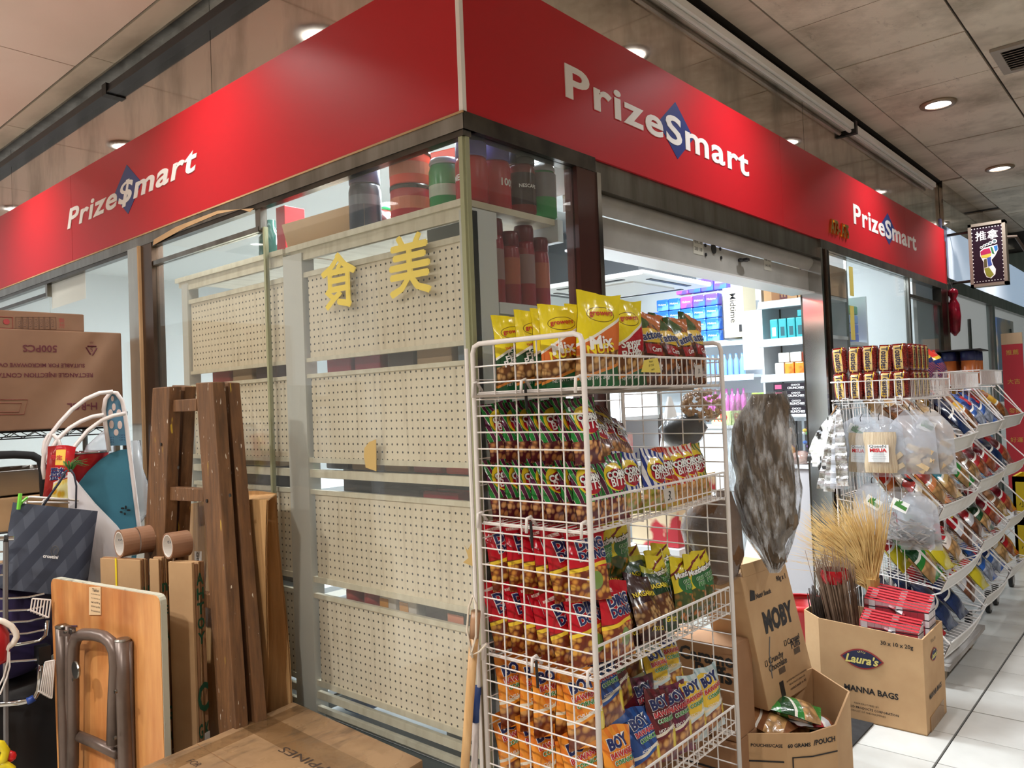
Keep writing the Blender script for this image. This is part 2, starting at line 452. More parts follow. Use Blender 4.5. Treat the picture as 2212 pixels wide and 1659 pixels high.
sign_word('PrizeSmart', (1220, 176), (1616, 354), (1240, 146), (1232, 212), 'x', 0.0, sr)
diamond((1455, 220), (1463, 345), (1423, 262), (1500, 300), 'x', sr)
sign_word('PrizeSmart', (1843, 465), (1978, 521), (1853, 446), (1850, 486), 'x', 0.0, sr)
diamond((1915, 460), (1921, 530), (1902, 488), (1936, 500), 'x', sr)
# brass unit number
a = pt(1795, 488, 'x', 0.012); c = pt(1834, 501, 'x', 0.012)
num = thing('unit_number', 'small brass unit number A73 - A75 on the red sign near its second word', 'number', tuple(a))
BRASS = plain('brass', rgb(226, 190, 90), 0.18, 1.0)
letters('A73- A75', planefn((a + c) / 2, (0, 1, 0), (0, 0, 1)), BRASS, num, w=(c - a).length, h=0.085, bold=0.03, depth=(-0.012, 0, 0), name='numerals')

# ------------------------------------------------------------------ shop front frames and glass
BRONZE = mottled('bronze_post', rgb(96, 74, 58), rgb(66, 50, 40), 8, 0.25, 0.7, (1, 1, 0.3))
BROWNP = plain('brown_polished_post', rgb(70, 40, 36), 0.18)
GLASS = film('window_glass', (0.975, 0.98, 0.965, 1), 0.035, 0.015, 14, 0.0, rgb(190, 205, 200))
GLASSC = film('dusty_glass', (0.97, 0.978, 0.97, 1), 0.05, 0.02, 14, 0.0, rgb(196, 210, 214))
t1 = struct(MB().box((-6, -0.006, 2.19), (0.004, 0.05, ZB)).build('trim_1', STEEL))
MB().box((-6, -0.009, ZB - 0.006), (0.006, 0.0, ZB)).build('edge_strip', CARD, t1)
MB().box((-6, -0.002, 2.172), (0.0, 0.03, 2.19)).build('glazing_bead', DARKSTEEL, t1)
t2 = struct(MB().box((-0.05, -0.004, 2.19), (0.006, 0.645, ZB)).build('trim_2', DARKSTEEL))
t3 = struct(MB().box((-0.05, 2.8, 2.19), (0.006, 5.72, ZB)).build('trim_3', STEEL))
t4 = struct(MB().box((-0.30, 0.645, 2.14), (-0.01, 2.8, ZB + 0.02)).build('trim_4', STEEL))
MB().box((-6, 0.005, 0.0), (0.0, 0.05, 0.14)).build('plinth', DARKSTEEL, t1)
MB().box((-0.05, 0.0, 0.0), (0.002, 0.645, 0.14)).build('plinth', DARKSTEEL, t2)
MB().box((-0.05, 2.94, 0.0), (0.002, 5.72, 0.14)).build('plinth', DARKSTEEL, t3)
# posts
tp = struct(MB().box((-2.222, -0.012, 0), (-2.115, 0.05, 2.19)).build('trim_5', mottled('pale_steel_post', rgb(206, 204, 194), rgb(170, 166, 156), 5, 0.22, 0.9, (1, 1, 0.2))))
MB().box((-2.115, -0.004, 0), (-1.99, 0.05, 2.19)).build('bronze_channel', BRONZE, tp)
MB().box((-2.112, -0.016, 0), (-2.098, 0.0, 2.19)).build('edge_bead', CARD, tp)
tq = struct(MB().box((-0.05, 0.535, 0), (0.004, 0.645, 2.19)).build('trim_6', BROWNP))
MB().box((-0.10, 0.645, 0), (0.010, 0.668, 2.19)).build('chrome_strip', CHROME, tq)
tr_ = struct(MB().box((-0.12, 2.80, 0), (0.004, 2.93, 2.19)).build('trim_7', DARKSTEEL))
MB().box((-0.10, 2.775, 0), (0.012, 2.80, 2.19)).build('chrome_strip', CHROME, tr_)
MB().box((-0.02, 2.85, 0), (0.012, 2.875, 2.19)).build('bronze_bead', BRONZE, tr_)
ts = struct(MB().box((-0.06, 5.50, 0), (0.006, 5.70, 2.19)).build('trim_8', DARKSTEEL))
MB().box((-0.05, 5.70, 0), (0.01, 5.725, 2.6)).build('chrome_strip', CHROME, ts)
def window(n, a, c, parts, glass=GLASS):
    o = struct(MB().box(a, c).build('window_%d' % n, glass))
    for (nm, p, q, mt) in parts: MB().box(p, q).build(nm, mt, o)
    return o
GREENEDGE = plain('green_glass_edge', rgb(158, 160, 128), 0.2)
window(1, (-1.072, 0.012, 0.14), (-0.006, 0.020, 2.19), [('glass_edge', (-0.012, 0.008, 0.14), (-0.002, 0.024, 2.19), GREENEDGE)], GLASSC)
window(2, (-1.99, 0.012, 0.14), (-1.078, 0.020, 2.085), [('glass_edge', (-1.082, 0.008, 0.14), (-1.07, 0.024, 2.10), GREENEDGE)])
window(3, (-1.99, 0.012, 2.105), (-1.10, 0.020, 2.19), [('transom', (-1.99, 0.0, 2.085), (-1.10, 0.03, 2.105), STEEL), ('joint_cover', (-1.12, 0.002, 2.09), (-1.085, 0.03, 2.19), STEEL)])
window(4, (-3.32, 0.012, 0.14), (-2.222, 0.020, 2.19), [('joint_cover', (-3.345, 0.0, 2.10), (-3.315, 0.03, 2.19), STEEL)])
window(5, (-6, 0.012, 0.14), (-3.325, 0.020, 2.19), [('transom', (-6, 0.0, 2.105), (-3.34, 0.03, 2.125), DARKSTEEL)])
window(6, (-0.020, 0.004, 0.14), (-0.012, 0.535, 2.19), [('glass_edge', (-0.024, 0.0, 0.14), (-0.008, 0.010, 2.19), GREENEDGE)], GLASSC)
window(7, (-0.020, 2.93, 0.14), (-0.012, 4.56, 2.19), [('glazing_bar', (-0.03, 4.56, 0.14), (0.0, 4.60, 2.19), STEEL)], GLASSC)
window(8, (-0.020, 4.60, 0.14), (-0.012, 5.50, 2.05), [('transom', (-0.03, 4.6, 2.05), (0.0, 5.5, 2.075), STEEL)], GLASSC)
# film characters on the left glass (seen from behind, so reversed)
YF = plain('yellow_film', rgb(226, 204, 96), 0.5)
for ch, (px, py), ww in (('食', (731, 606), -1), ('美', (884, 572), -1)):
    c = pt(px, py, 'y', 0.009)
    o = letters(ch, planefn(c, (-1, 0, 0), (0, 0, 1)), YF, None, h=0.185, bold=0.0, name='window_character')
    me = o.data; vs = [v.co.copy() for v in me.vertices]; fs = [tuple(p.vertices) for p in me.polygons]; mb = MB()
    for (dx, dz, dy) in ((0, 0, 0), (0.005, 0, 0.0002), (-0.005, 0, 0.0004), (0, 0.004, 0.0006), (0, -0.004, 0.0008)): mb.add([v + Vector((dx, -dy, dz)) for v in vs], fs)   # heavy brush weight
    bpy.data.objects.remove(o); o = mb.build('window_character', YF)
    tag(o, 'yellow film character on the left glass, %s of the pair' % ('left' if ch == '食' else 'right'), 'window lettering')
# gold film strips on the right glass
for k, (x0, y0, x1, y1) in enumerate(((1834, 575, 1845, 640), (1836, 660, 1848, 735))):
    a = pt(x0, y0, 'x', -0.008); c = pt(x1, y1, 'x', -0.008)
    o = MB().box((-0.010, a.y, c.z), (-0.008, c.y, a.z)).build('gold_film_strip', plain('gold_film', rgb(224, 206, 110), 0.3))
    tag(o, '%s gold film strip on the glass right of the shutter' % ('upper' if k == 0 else 'lower'), 'window lettering')

# ------------------------------------------------------------------ roller shutter
sh = thing('roller_shutter', 'rolled up grey steel roller shutter over the shop doorway', 'shutter', (-0.2, 1.7, 2.0))
GREYP = mottled('grey_shutter_paint', rgb(176, 174, 168), rgb(152, 150, 144), 4, 0.4, 0.2)
MB().box((-0.16, 0.668, 2.085), (-0.06, 2.775, 2.16)).build('curtain_roll', STEEL, sh)
mb = MB()
mb.grid(lambda u, v: (-0.06 + 0.03 * math.sin(PI * v), 0.668 + 2.107 * u, 2.07 + 0.09 * v), 1, 8).build('hood', GREYP, sh, smooth=True)
bb = MB().box((-0.09, 0.668, 1.945), (-0.062, 2.775, 2.066)).build('bottom_bar', GREYP, sh)
MB().box((-0.16, 0.668, 1.94), (-0.03, 2.775, 1.948)).build('bar_flange', plain('pale_grey', rgb(206, 206, 204), 0.4), sh)
for (px, py, r) in ((1541, 538, 0.022), (1523, 530, 0.008), (1524, 550, 0.008), (1555, 538, 0.008), (1557, 557, 0.008)):
    p = pt(px, py, 'x', -0.062)
    MB().lathe(p, [(r, -0.004), (r, 0.004)], 12, 'x').build('keyhole', BLACK, sh)
p = pt(1597, 563, 'x', -0.062); MB().cbox(p + Vector((0.02, 0, 0)), (0.05, 0.03, 0.012)).cbox(p + Vector((0.02, 0.0, 0)), (0.012, 0.075, 0.01)).build('handle', BLACK, sh)
for (px, py, s1, s2) in ((1508, 530, '卷閘二廠', '2380 1188'), (1658, 567, '維修', '24小時')):
    p = pt(px, py, 'x', -0.0615); fn = planefn(p, (0, 1, 0), (0, 0, 1))
    st = MB().prism([fn(-0.045, -0.04), fn(0.045, -0.04), fn(0.045, 0.04), fn(-0.045, 0.04)], (0.0006, 0, 0)).build('sticker', plain('pale_sticker', rgb(184, 182, 170), 0.5), sh)
    fn2 = planefn(p + Vector((0.001, 0, 0)), (0, 1, 0), (0, 0, 1))
    letters(s1, lambda x, y: fn2(x, y + 0.016), INK, st, w=0.07, h=0.02); letters(s2, lambda x, y: fn2(x, y - 0.016), INK, st, w=0.07, h=0.016)

# ------------------------------------------------------------------ shop interior shell
WALLW = plain('shop_wall_white', rgb(226, 232, 234), 0.6)
inn = struct(MB().box((-6, 0.1, 2.72), (-0.06, 5.6, 2.76)).build('ceiling_shop', WALLW)); 
struct(MB().box((-6, 4.9, 0), (-0.06, 5.0, 2.72)).build('wall_shop_back', WALLW))
struct(MB().box((-6.1, 0.05, 0), (-6, 11, CEIL)).build('wall_shop_left', WALLW))
struct(MB().box((-0.9, 5.6, 0), (-0.06, 5.68, 2.72)).build('wall_shop_right', WALLW))
struct(MB().box((-6, 0.06, 2.25), (-0.06, 0.09, 2.72)).build('wall_shop_front', WALLW))
TUBE = emit('lit_tube', (0.86, 0.94, 1, 1), 9.0)
for (x, y) in ((-1.2, 1.6), (-1.2, 3.5), (-3.4, 1.8)):
    o = thing('ceiling_tube_lamp', 'lit tube lamp under the white shop ceiling, %s' % ('near the doorway' if y < 1.7 and x > -2 else 'deep behind the doorway' if x > -2 else 'far left behind the wire shelf'), 'light', (x, y, 2.70))
    MB().box((x - 0.6, y - 0.03, 2.69), (x + 0.6, y + 0.03, 2.72)).build('lamp_body', WHITE, o)
    MB().tube([(x - 0.58, y, 2.675), (x + 0.58, y, 2.675)], 0.014, 8).build('tube', TUBE, o)

o = thing('ceiling_panel_lamp', 'square lit ceiling panel lamp inside the shop above the corner shelf', 'light', (-0.75, 1.0, 2.71))
MB().box((-1.1, 0.65, 2.70), (-0.4, 1.35, 2.718)).build('lamp_frame', WHITE, o); MB().box((-1.07, 0.68, 2.697), (-0.43, 1.32, 2.70)).build('diffuser', emit('panel_diffuser', (0.9, 0.96, 1, 1), 5.0), o)
l = area('panel_lamp_light', (0, 0, 0), (0, 0, 0), 0.62, 0.62, 45, COOL); l.parent = o; l.location = (0, 0, -0.02)
# ------------------------------------------------------------------ downlights of the corridor (some of the far ones added)
DISC = emit('lamp_diffuser', (1.0, 0.98, 0.95, 1), 7.0)
TRIM = plain('lamp_trim', rgb(150, 132, 110), 0.35, 0.4)
for k, (x, y) in enumerate(DOWNLIGHTS + DOWNLIGHTS_LEFT + DOWNLIGHTS_FAR):
    right = k < len(DOWNLIGHTS); far = k >= len(DOWNLIGHTS) + len(DOWNLIGHTS_LEFT)
    o = thing('downlight', 'round ceiling downlight', 'light', (x, y, CEIL - 0.01), None)
    if right and k == 1: o['label'] = 'round downlight with tan trim nearest in the right ceiling, before the vent'
    elif right and k == 2: o['label'] = 'round downlight farther along the right ceiling, second from the front'
    elif right: o['label'] = 'downlight by the right shop front, %s' % ('behind the hanging sign' if k == 3 else 'seen only in the polished wall'); 
    else: o['label'] = 'downlight by the left shop front, seen only in the polished wall'
    if 'only' in o['label']: o['label'] = o['label'].replace('seen only', ORD[k if right else k - len(DOWNLIGHTS)] + ' from the corner, seen only')
    if far: o['label'] = 'round downlight out in the corridor, %s of the far lamps out of view' % ORD[k - len(DOWNLIGHTS) - len(DOWNLIGHTS_LEFT)]
    prof = [(0.070, -0.004), (0.098, -0.004), (0.102, 0.004), (0.098, 0.012)]
    MB().lathe((x, y, CEIL - 0.012), prof, 28, cap=False).build('trim_ring', TRIM, o, smooth=True)
    MB().lathe((x, y, CEIL - 0.006), [(0.085, 0), (0.085, 0.004)], 28).build('diffuser', DISC, o)
    l = area('downlight_lamp', (x, y, CEIL - 0.02), (0, 0, 0), 0.15, 0.15, (P_FAR_LEFT if y < -2.5 else P_FAR) if far else P_DOWN, (1.0, 0.965, 0.915) if y < 0 else (0.98, 0.98, 1.0), 'DISK', 150 if far else 125)
    l.parent = o; l.location = (0, 0, -0.012)
# air vent in the ceiling
p = pt(2190, 120, 'z', CEIL)
vt = thing('ceiling_vent', 'square metal ceiling vent with dark slots at the upper right', 'vent', (p.x, p.y, CEIL - 0.01))
mb = MB()
cx, cy = p.x + 0.12, p.y + 0.02
for (a, c) in (((-0.2, -0.2), (0.2, -0.16)), ((-0.2, 0.16), (0.2, 0.2)), ((-0.2, -0.16), (-0.16, 0.16)), ((0.16, -0.16), (0.2, 0.16))):
    mb.box((cx + a[0], cy + a[1], CEIL - 0.016), (cx + c[0], cy + c[1], CEIL))
mb.build('vent_frame', plain('vent_grey', rgb(150, 142, 130), 0.5), vt)
MB().box((cx - 0.16, cy - 0.16, CEIL - 0.004), (cx + 0.16, cy + 0.16, CEIL)).build('vent_back', BLACK, vt)
for k in range(9):
    MB().cbox((cx, cy - 0.144 + 0.036 * k, CEIL - 0.01), (0.32, 0.018, 0.003), 0, R(28)).build('slat', plain('vent_slat', rgb(130, 122, 112), 0.5), vt)
# ================================================================== SHOP SHELVING BEHIND THE LEFT GLASS
m, nt, b = newmat('pegboard'); setb(b, None, 0.55)
v = coords(nt); sp = nt.nodes.new('ShaderNodeSeparateXYZ'); nt.links.new(v, sp.inputs[0])
hx, hz = S(nt, sp.outputs[0]), S(nt, sp.outputs[2])
fx = (hx / 0.0254).frac() - 0.5; fz = (hz / 0.0254).frac() - 0.5
hole = (fx * fx + fz * fz).lt(0.021)
st = noise(nt, coords(nt, 'Object', (16, 1, 1.2)), 3.0, 5, 0.6).sm(0.52, 0.8) * 0.5
bl = noise(nt, coords(nt, 'Object', (1, 1, 1)), 2.2, 3).sm(0.35, 0.75)
c = mix(nt, bl, rgb(234, 222, 200), rgb(216, 200, 172)); c = mix(nt, st, c, rgb(150, 128, 94))
nt.links.new(mix(nt, hole, c, rgb(32, 28, 24)), b.inputs['Base Color'])
PEG = m
CREAMP = mottled('cream_shelf_paint', rgb(222, 214, 192), rgb(196, 184, 158), 5, 0.45, 0, (6, 1, 1), 0.4, 0.8)
GREYCOL = plain('grey_white_column', rgb(206, 204, 196), 0.5)
def gondola(x0, x1, label, upright):
    g = thing('gondola_shelf', label, 'shelf', ((x0 + x1) / 2, 0.25, 0.0))
    Y = 0.040
    for (z0, z1) in ((0.435, 0.735), (0.80, 1.105), (1.228, 1.522), (1.585, 1.885)):
        MB().box((x0, Y, z0), (x1, Y + 0.008, z1)).build('pegboard', PEG, g)
    for (z0, z1) in ((0.42, 0.44), (0.732, 0.748), (0.788, 0.808), (1.102, 1.118), (1.162, 1.190), (1.215, 1.232), (1.518, 1.532), (1.576, 1.59), (0.33, 0.348), (0.375, 0.40), (1.882, 1.90), (1.945, 1.965)):
        MB().box((x0 - 0.02, Y - 0.006, z0), (x1 + 0.012, Y + 0.01, z1)).build('rail', CREAMP, g)
    for z in (0.33, 0.72, 1.10, 1.51):
        MB().box((x0, Y + 0.012, z - 0.02), (x1, 0.44, z)).build('shelf', SHELFWHITE, g)
    MB().box((x0 - 0.12, Y - 0.012, 1.985), (x1 + 0.015, 0.46, 2.005)).build('top_shelf', CREAMP, g)
    MB().box((x0 - 0.10, Y - 0.004, 1.962), (x1 + 0.005, Y + 0.01, 1.985)).build('shelf_lip', CREAMP, g)
    MB().box((x0, 0.165, 0.35), (x1, 0.17, 1.94)).build('gap_shade_sheet', plain('gap_shade', rgb(66, 58, 54), 0.8), g)  # dark sheet added behind the goods to darken the pegboard gaps
    MB().box((x0 - 0.02, Y + 0.012, 0.0), (x1 + 0.01, 0.40, 0.30)).build('kick_panel', plain('dark_kick', rgb(74, 80, 78), 0.5), g)
    for xx in upright:
        MB().box((xx[0], Y - 0.012, 0.12), (xx[1], Y + 0.04, 1.972)).build('upright', GREYCOL, g)
    return g
dp = gondola(-0.845, -0.055, 'cream pegboard shelving unit behind the corner glass, dirty with rows of holes', ((-0.985, -0.865), (-0.060, -0.035)))
gondola(-1.72, -1.0, 'cream pegboard shelving unit behind the ladder, left of the grey column', ((-1.78, -1.73),))
# side of the corner unit seen through the right glass: open end with two shelves
MB().box((-0.052, 0.055, 0.14), (-0.035, 0.16, 1.98)).build('end_upright', SHELFWHITE, dp)
p = pt(1065, 650, 'x', -0.03); q = pt(1232, 668, 'x', -0.03)
ZJ = p.z
MB().box((-0.34, 0.165, ZJ - 0.035), (-0.035, 0.49, ZJ)).build('lower_shelf', SHELFWHITE, dp)
MB().box((-0.34, 0.165, 0.14), (-0.045, 0.49, ZJ - 0.035)).build('back_panel', plain('pale_grey_panel', rgb(196, 204, 204), 0.5), dp)
MB().box((-0.34, 0.462, 1.93), (-0.03, 0.49, 2.004)).build('shelf_lip', SHELFWHITE, dp)
MB().box((-0.34, 0.16, 1.90), (-0.035, 0.165, 1.98)).build('bracket', SHELFWHITE, dp)

# ------------------------------------------------------------------ jars, cans and pouches on the top shelf
def jar(name, label, x, y, z, r, h, body, lid, lidh=0.25, band=None, text=None, face=0.0, tint=WINK):
    o = thing(name, label, 'jar' if 'jar' in name else 'tub' if 'tub' in name else 'bottle', (x, y, z))
    hb = h * (1 - lidh)
    prof = [(r * 0.9, 0), (r, 0.01), (r, hb * 0.86), (r * 0.93, hb * 0.95), (r * 0.9, hb)]
    MB().lathe((x, y, z), prof, 22).build('body', body, o, smooth=True)
    MB().lathe((x, y, z), [(r * 0.93, hb), (r * 0.96, hb + 0.004), (r * 0.96, h - 0.012), (r * 0.88, h)], 22).build('lid', lid, o, smooth=True)
    if band: MB().lathe((x, y, z), [(r * 1.008, hb * band[0]), (r * 1.008, hb * band[1])], 22, cap=False).build('label_band', band[2], o, smooth=True)
    if text:
        def fn(a, c):
            an = face + a / r
            return Vector((x + (r * 1.015) * math.cos(an), y + (r * 1.015) * math.sin(an), z + hb * 0.55 + c))
        letters(text, fn, tint, o, w=r * 1.25, bold=0.02)
    return o
REDJ = plain('red_jar', rgb(178, 34, 44), 0.3); PURL = plain('purple_lid', rgb(96, 88, 150), 0.4)
COFF = plain('coffee_jar', rgb(58, 30, 26), 0.15); BLKL = plain('black_lid', rgb(24, 22, 24), 0.25)
DKJ = plain('dark_blue_black', rgb(34, 38, 54), 0.35); ORJ = plain('orange_red_pack', rgb(226, 66, 36), 0.35)
ZT0 = 2.006
# along the left glass
for k in range(2):
    x = -0.60 + 0.09 * k
    jar('bottle', '%s dark squat bottle on the top shelf beside the red tins' % ('left' if k == 0 else 'right'), x, 0.115 + 0.12 * k, ZT0, 0.056, 0.24 - 0.02 * k, DKJ, plain('navy_lid', rgb(38, 36, 76), 0.4), 0.3, (0.55, 0.75, plain('silver_band', rgb(84, 88, 98), 0.3)))
for k in range(2):
    o = thing('tin', '%s red cylinder tin of the stack of two on the top shelf' % ('lower' if k == 0 else 'upper, orange'), 'tin', (-0.365, 0.118, ZT0 + 0.112 * k))
    MB().lathe((-0.365, 0.118, ZT0 + 0.112 * k), [(0.066, 0), (0.068, 0.004), (0.068, 0.10), (0.066, 0.104)], 24).build('body', REDJ if k == 0 else ORJ, o, smooth=True)
    MB().lathe((-0.365, 0.118, ZT0 + 0.112 * k), [(0.0695, 0.096), (0.0695, 0.11)], 24).build('lid', BLKL, o, smooth=True)
    MB().lathe((-0.365, 0.118, ZT0 + 0.112 * k), [(0.0688, 0.03), (0.0688, 0.07)], 24, cap=False).build('label_band', plain('cream_label', rgb(206, 120, 90), 0.4), o)
o = thing('snack_carton', 'orange red carton leaning behind the two stacked red tins', 'box', (-0.29, 0.23, ZT0)); MB().cbox((-0.29, 0.23, ZT0 + 0.12), (0.13, 0.05, 0.24), 0.2).build('carton', ORJ, o, bevel=0.004)
MB().cbox((-0.285, 0.203, ZT0 + 0.16), (0.05, 0.006, 0.05), 0.2).build('label', YELLOWINK, o)
GRNP = plain('green_pouch', rgb(44, 140, 70), 0.25)
jar('cocoa_tub', 'green and grey cocoa tub on the top shelf left of the corner', -0.205, 0.12, ZT0, 0.052, 0.165, GRNP, plain('silver_lid', rgb(160, 160, 164), 0.3), 0.12, (0.3, 0.55, plain('pale_band', rgb(180, 190, 170), 0.35)))
jar('creamer_jar', 'red creamer jar with purple lid left of the corner glass edge', -0.085, 0.115, ZT0, 0.05, 0.20, REDJ, PURL, 0.3, None, 'MEAL', -1.6)
# right of the corner
jar('creamer_jar', 'red creamer jar with purple lid right of the corner glass edge', -0.10, 0.235, ZT0, 0.052, 0.22, REDJ, PURL, 0.3, None, '100%', 0.2)
jar('coffee_jar', 'dark white lettered coffee jar with black lid on the top shelf', -0.085, 0.345, ZT0, 0.05, 0.215, plain('red_brown_jar', rgb(120, 32, 28), 0.2), BLKL, 0.25, (0.18, 0.82, COFF), 'NESCAFE', -0.35)
jar('cocoa_tub', 'green cocoa tub right of the black lidded coffee jar', -0.09, 0.455, ZT0, 0.052, 0.185, GRNP, plain('silver_lid', rgb(160, 160, 164), 0.3), 0.12, (0.45, 0.95, plain('grey_brown_band', rgb(110, 100, 100), 0.35)))
PINKR = plain('dark_red_jar', rgb(150, 20, 42), 0.3)
for k in range(4):
    jar('creamer_jar', '%s dark red coffee creamer jar on the lower corner shelf, from the left' % ORD[k], -0.09 - 0.0 * k, 0.205 + 0.075 * k, ZJ + 0.001, 0.034, 0.265 - 0.03 * (k % 2), PINKR, plain('dark_red_lid', rgb(110, 18, 34), 0.3), 0.2, (0.35, 0.8, plain('tan_picture', rgb(176, 88, 60), 0.4) if k % 2 else plain('grey_facts', rgb(150, 116, 116), 0.5)))
# left end of the top shelf: open carton tray, green pouches, red pot
o = thing('carton_tray', 'torn open brown cardboard tray on the top shelf left of the dark bottles', 'box', (-0.75, 0.1, ZT0))
mb = MB(); mb.cbox((-0.80, 0.075, ZT0 + 0.05), (0.44, 0.004, 0.10), 0.04, R(16)); mb.build('front_flap', CARD, o)
MB().cbox((-0.78, 0.2, ZT0 + 0.012), (0.42, 0.22, 0.004)).build('tray_base', CARD_D, o)
MB().cbox((-0.585, 0.12, ZT0 + 0.06), (0.004, 0.1, 0.11), 0.5).build('side_flap', CARD, o)
o = thing('food_pouch', 'green topped food pouch behind the open tray on the top shelf', 'pouch', (-0.86, 0.37, ZT0)); 
MB().lathe((-0.86, 0.37, ZT0), [(0.07, 0), (0.09, 0.04), (0.085, 0.13), (0.08, 0.16)], 18).build('body', plain('red_white_pouch', rgb(206, 60, 56), 0.3), o, smooth=True)
MB().lathe((-0.86, 0.37, ZT0), [(0.082, 0.158), (0.078, 0.175), (0.03, 0.2)], 18).build('cap', plain('green_cap', rgb(40, 150, 90), 0.3), o, smooth=True)
o = thing('meat_pack', 'clear topped pack of dark meat lying in the open tray', 'pack', (-0.68, 0.2, ZT0 + 0.02)); MB().lathe((-0.68, 0.2, ZT0 + 0.02), [(0.05, 0), (0.085, 0.02), (0.07, 0.07), (0.02, 0.10)], 14).build('pack', plain('dark_red_meat', rgb(120, 50, 50), 0.25), o, smooth=True)
o = thing('red_carton', 'red carton on the top shelf beside the glass joint', 'box', (-1.0, 0.12, ZT0)); MB().cbox((-1.065, 0.12, ZT0 + 0.09), (0.06, 0.09, 0.18)).build('carton', REDJ, o, bevel=0.003)
o = thing('teal_bottle', 'dark green glass bottle on the top shelf behind the left pane', 'bottle', (-1.25, 0.15, ZT0)); MB().lathe((-1.25, 0.15, ZT0), [(0.05, 0), (0.052, 0.02), (0.05, 0.10), (0.02, 0.14), (0.018, 0.17)], 16).build('bottle', plain('dark_green_glass', rgb(30, 80, 70), 0.12), o, smooth=True)
o = thing('teal_bag', 'dark crumpled bag on the top shelf behind the left pane', 'bag', (-1.19, 0.25, ZT0)); MB().lathe((-1.19, 0.25, ZT0), [(0.06, 0), (0.085, 0.03), (0.07, 0.09), (0.03, 0.13)], 11).build('bag', plain('brown_black_bag', rgb(62, 54, 50), 0.3), o, smooth=True)

# ------------------------------------------------------------------ goods showing in the gaps of the pegboard
def gapbox(name, label, cat, x, w, z, h, d, m, y=0.075, detail=None):
    o = thing(name, label, cat, (x, y, z))
    mb = MB().cbox((x, y + d / 2, z + h / 2), (w, d, h)); mb.build('body', m, o, bevel=min(0.008, h * 0.2))
    if detail:
        dm, rx, rz, rw, rh = detail
        MB().cbox((x + rx * w, y - 0.0008, z + rz * h), (w * rw, 0.0016, h * rh)).build('label', dm, o)
    return o
RP = plain('red_bag_film', rgb(150, 30, 44), 0.25); TP = plain('tan_dried_fish', rgb(170, 140, 104), 0.5); DKP = plain('dark_pack', rgb(62, 48, 52), 0.4)
BLP = plain('grey_blue_pack', rgb(96, 116, 130), 0.35)
for (x, ww, m, l) in ((-0.73, 0.14, RP, 'dark red snack bag in the upper gap of the pegboard, at its left'), (-0.57, 0.14, RP, 'dark red snack bag in the upper gap of the pegboard, second from the left'), (-0.40, 0.13, DKP, 'dark grey pack in the middle of the upper pegboard gap'), (-0.24, 0.16, TP, 'pale noodle pack in the upper pegboard gap near the corner'), (-0.10, 0.07, BLP, 'grey blue pack at the corner end of the upper pegboard gap')):
    gapbox('dry_goods_pack', l, 'pack', x, ww, 1.512, 0.10, 0.12, m)
for (x, ww, m, l) in ((-0.76, 0.13, DKP, 'dark pouch in the middle gap of the pegboard, at its left'), (-0.60, 0.15, TP, 'tan pouch of dried roots in the middle pegboard gap'), (-0.44, 0.12, TP, 'tan pouch in the middle pegboard gap beside the paper scrap'), (-0.29, 0.13, RP, 'dark red box in the middle pegboard gap'), (-0.14, 0.13, ORJ, 'orange red box at the corner end of the middle pegboard gap')):
    gapbox('dry_goods_pack', l, 'pack', x, ww, 1.19, 0.09, 0.12, m)
for (x, ww, m, l) in ((-0.25, 0.16, RP, 'flat dark red pack in the narrow gap below the middle slat'), (-0.45, 0.2, DKP, 'flat dark pack in the narrow gap below the middle slat')):
    gapbox('dry_goods_pack', l, 'pack', x, ww, 1.102, 0.03, 0.2, m, 0.09)
WTUB = plain('white_tub', rgb(212, 204, 196), 0.4)
for (x, l) in ((-0.70, 'left'), (-0.60, 'right')):
    jar('food_tub', '%s small tub with red label in the low gap of the pegboard' % l, x, 0.105, 0.722, 0.042, 0.075, plain('red_label', rgb(160, 60, 56), 0.4), WTUB, 0.25)
for k, x in enumerate((-0.50, -0.40)):
    gapbox('food_carton', '%s white and orange carton in the low gap of the pegboard' % ('left' if k == 0 else 'right'), 'box', x, 0.085, 0.722, 0.085, 0.06, WTUB, 0.07, (plain('orange_label', rgb(214, 150, 70), 0.4), -0.2, 0.3, 0.5, 0.5))
gapbox('dark_tray', 'dark food tray in the low gap of the pegboard near the corner', 'pack', -0.27, 0.1, 0.722, 0.08, 0.06, DKP, 0.07)
gapbox('salmon_pack', 'black pack with a pink salmon picture in the low pegboard gap', 'pack', -0.175, 0.085, 0.722, 0.085, 0.03, plain('black_card', rgb(40, 42, 30), 0.4), 0.066, (plain('salmon_pink', rgb(220, 140, 110), 0.5), 0, 0.35, 0.8, 0.35))
gapbox('white_pack', 'crumpled white pack low behind the glass near the floor', 'pack', -0.72, 0.08, 0.345, 0.03, 0.1, BLUEINK, 0.07)
for k, x in enumerate((-1.55, -1.38, -1.2)):
    gapbox('dry_goods_pack', 'dark pack in the upper gap behind the ladder, %s from the left' % ORD[k], 'pack', x, 0.15, 1.512, 0.09, 0.12, (RP, TP, DKP)[k])
    gapbox('dry_goods_pack', 'tan pouch in the middle gap behind the ladder, %s from the left' % ORD[k], 'pack', x, 0.15, 1.19, 0.08, 0.12, (DKP, TP, TP)[k])
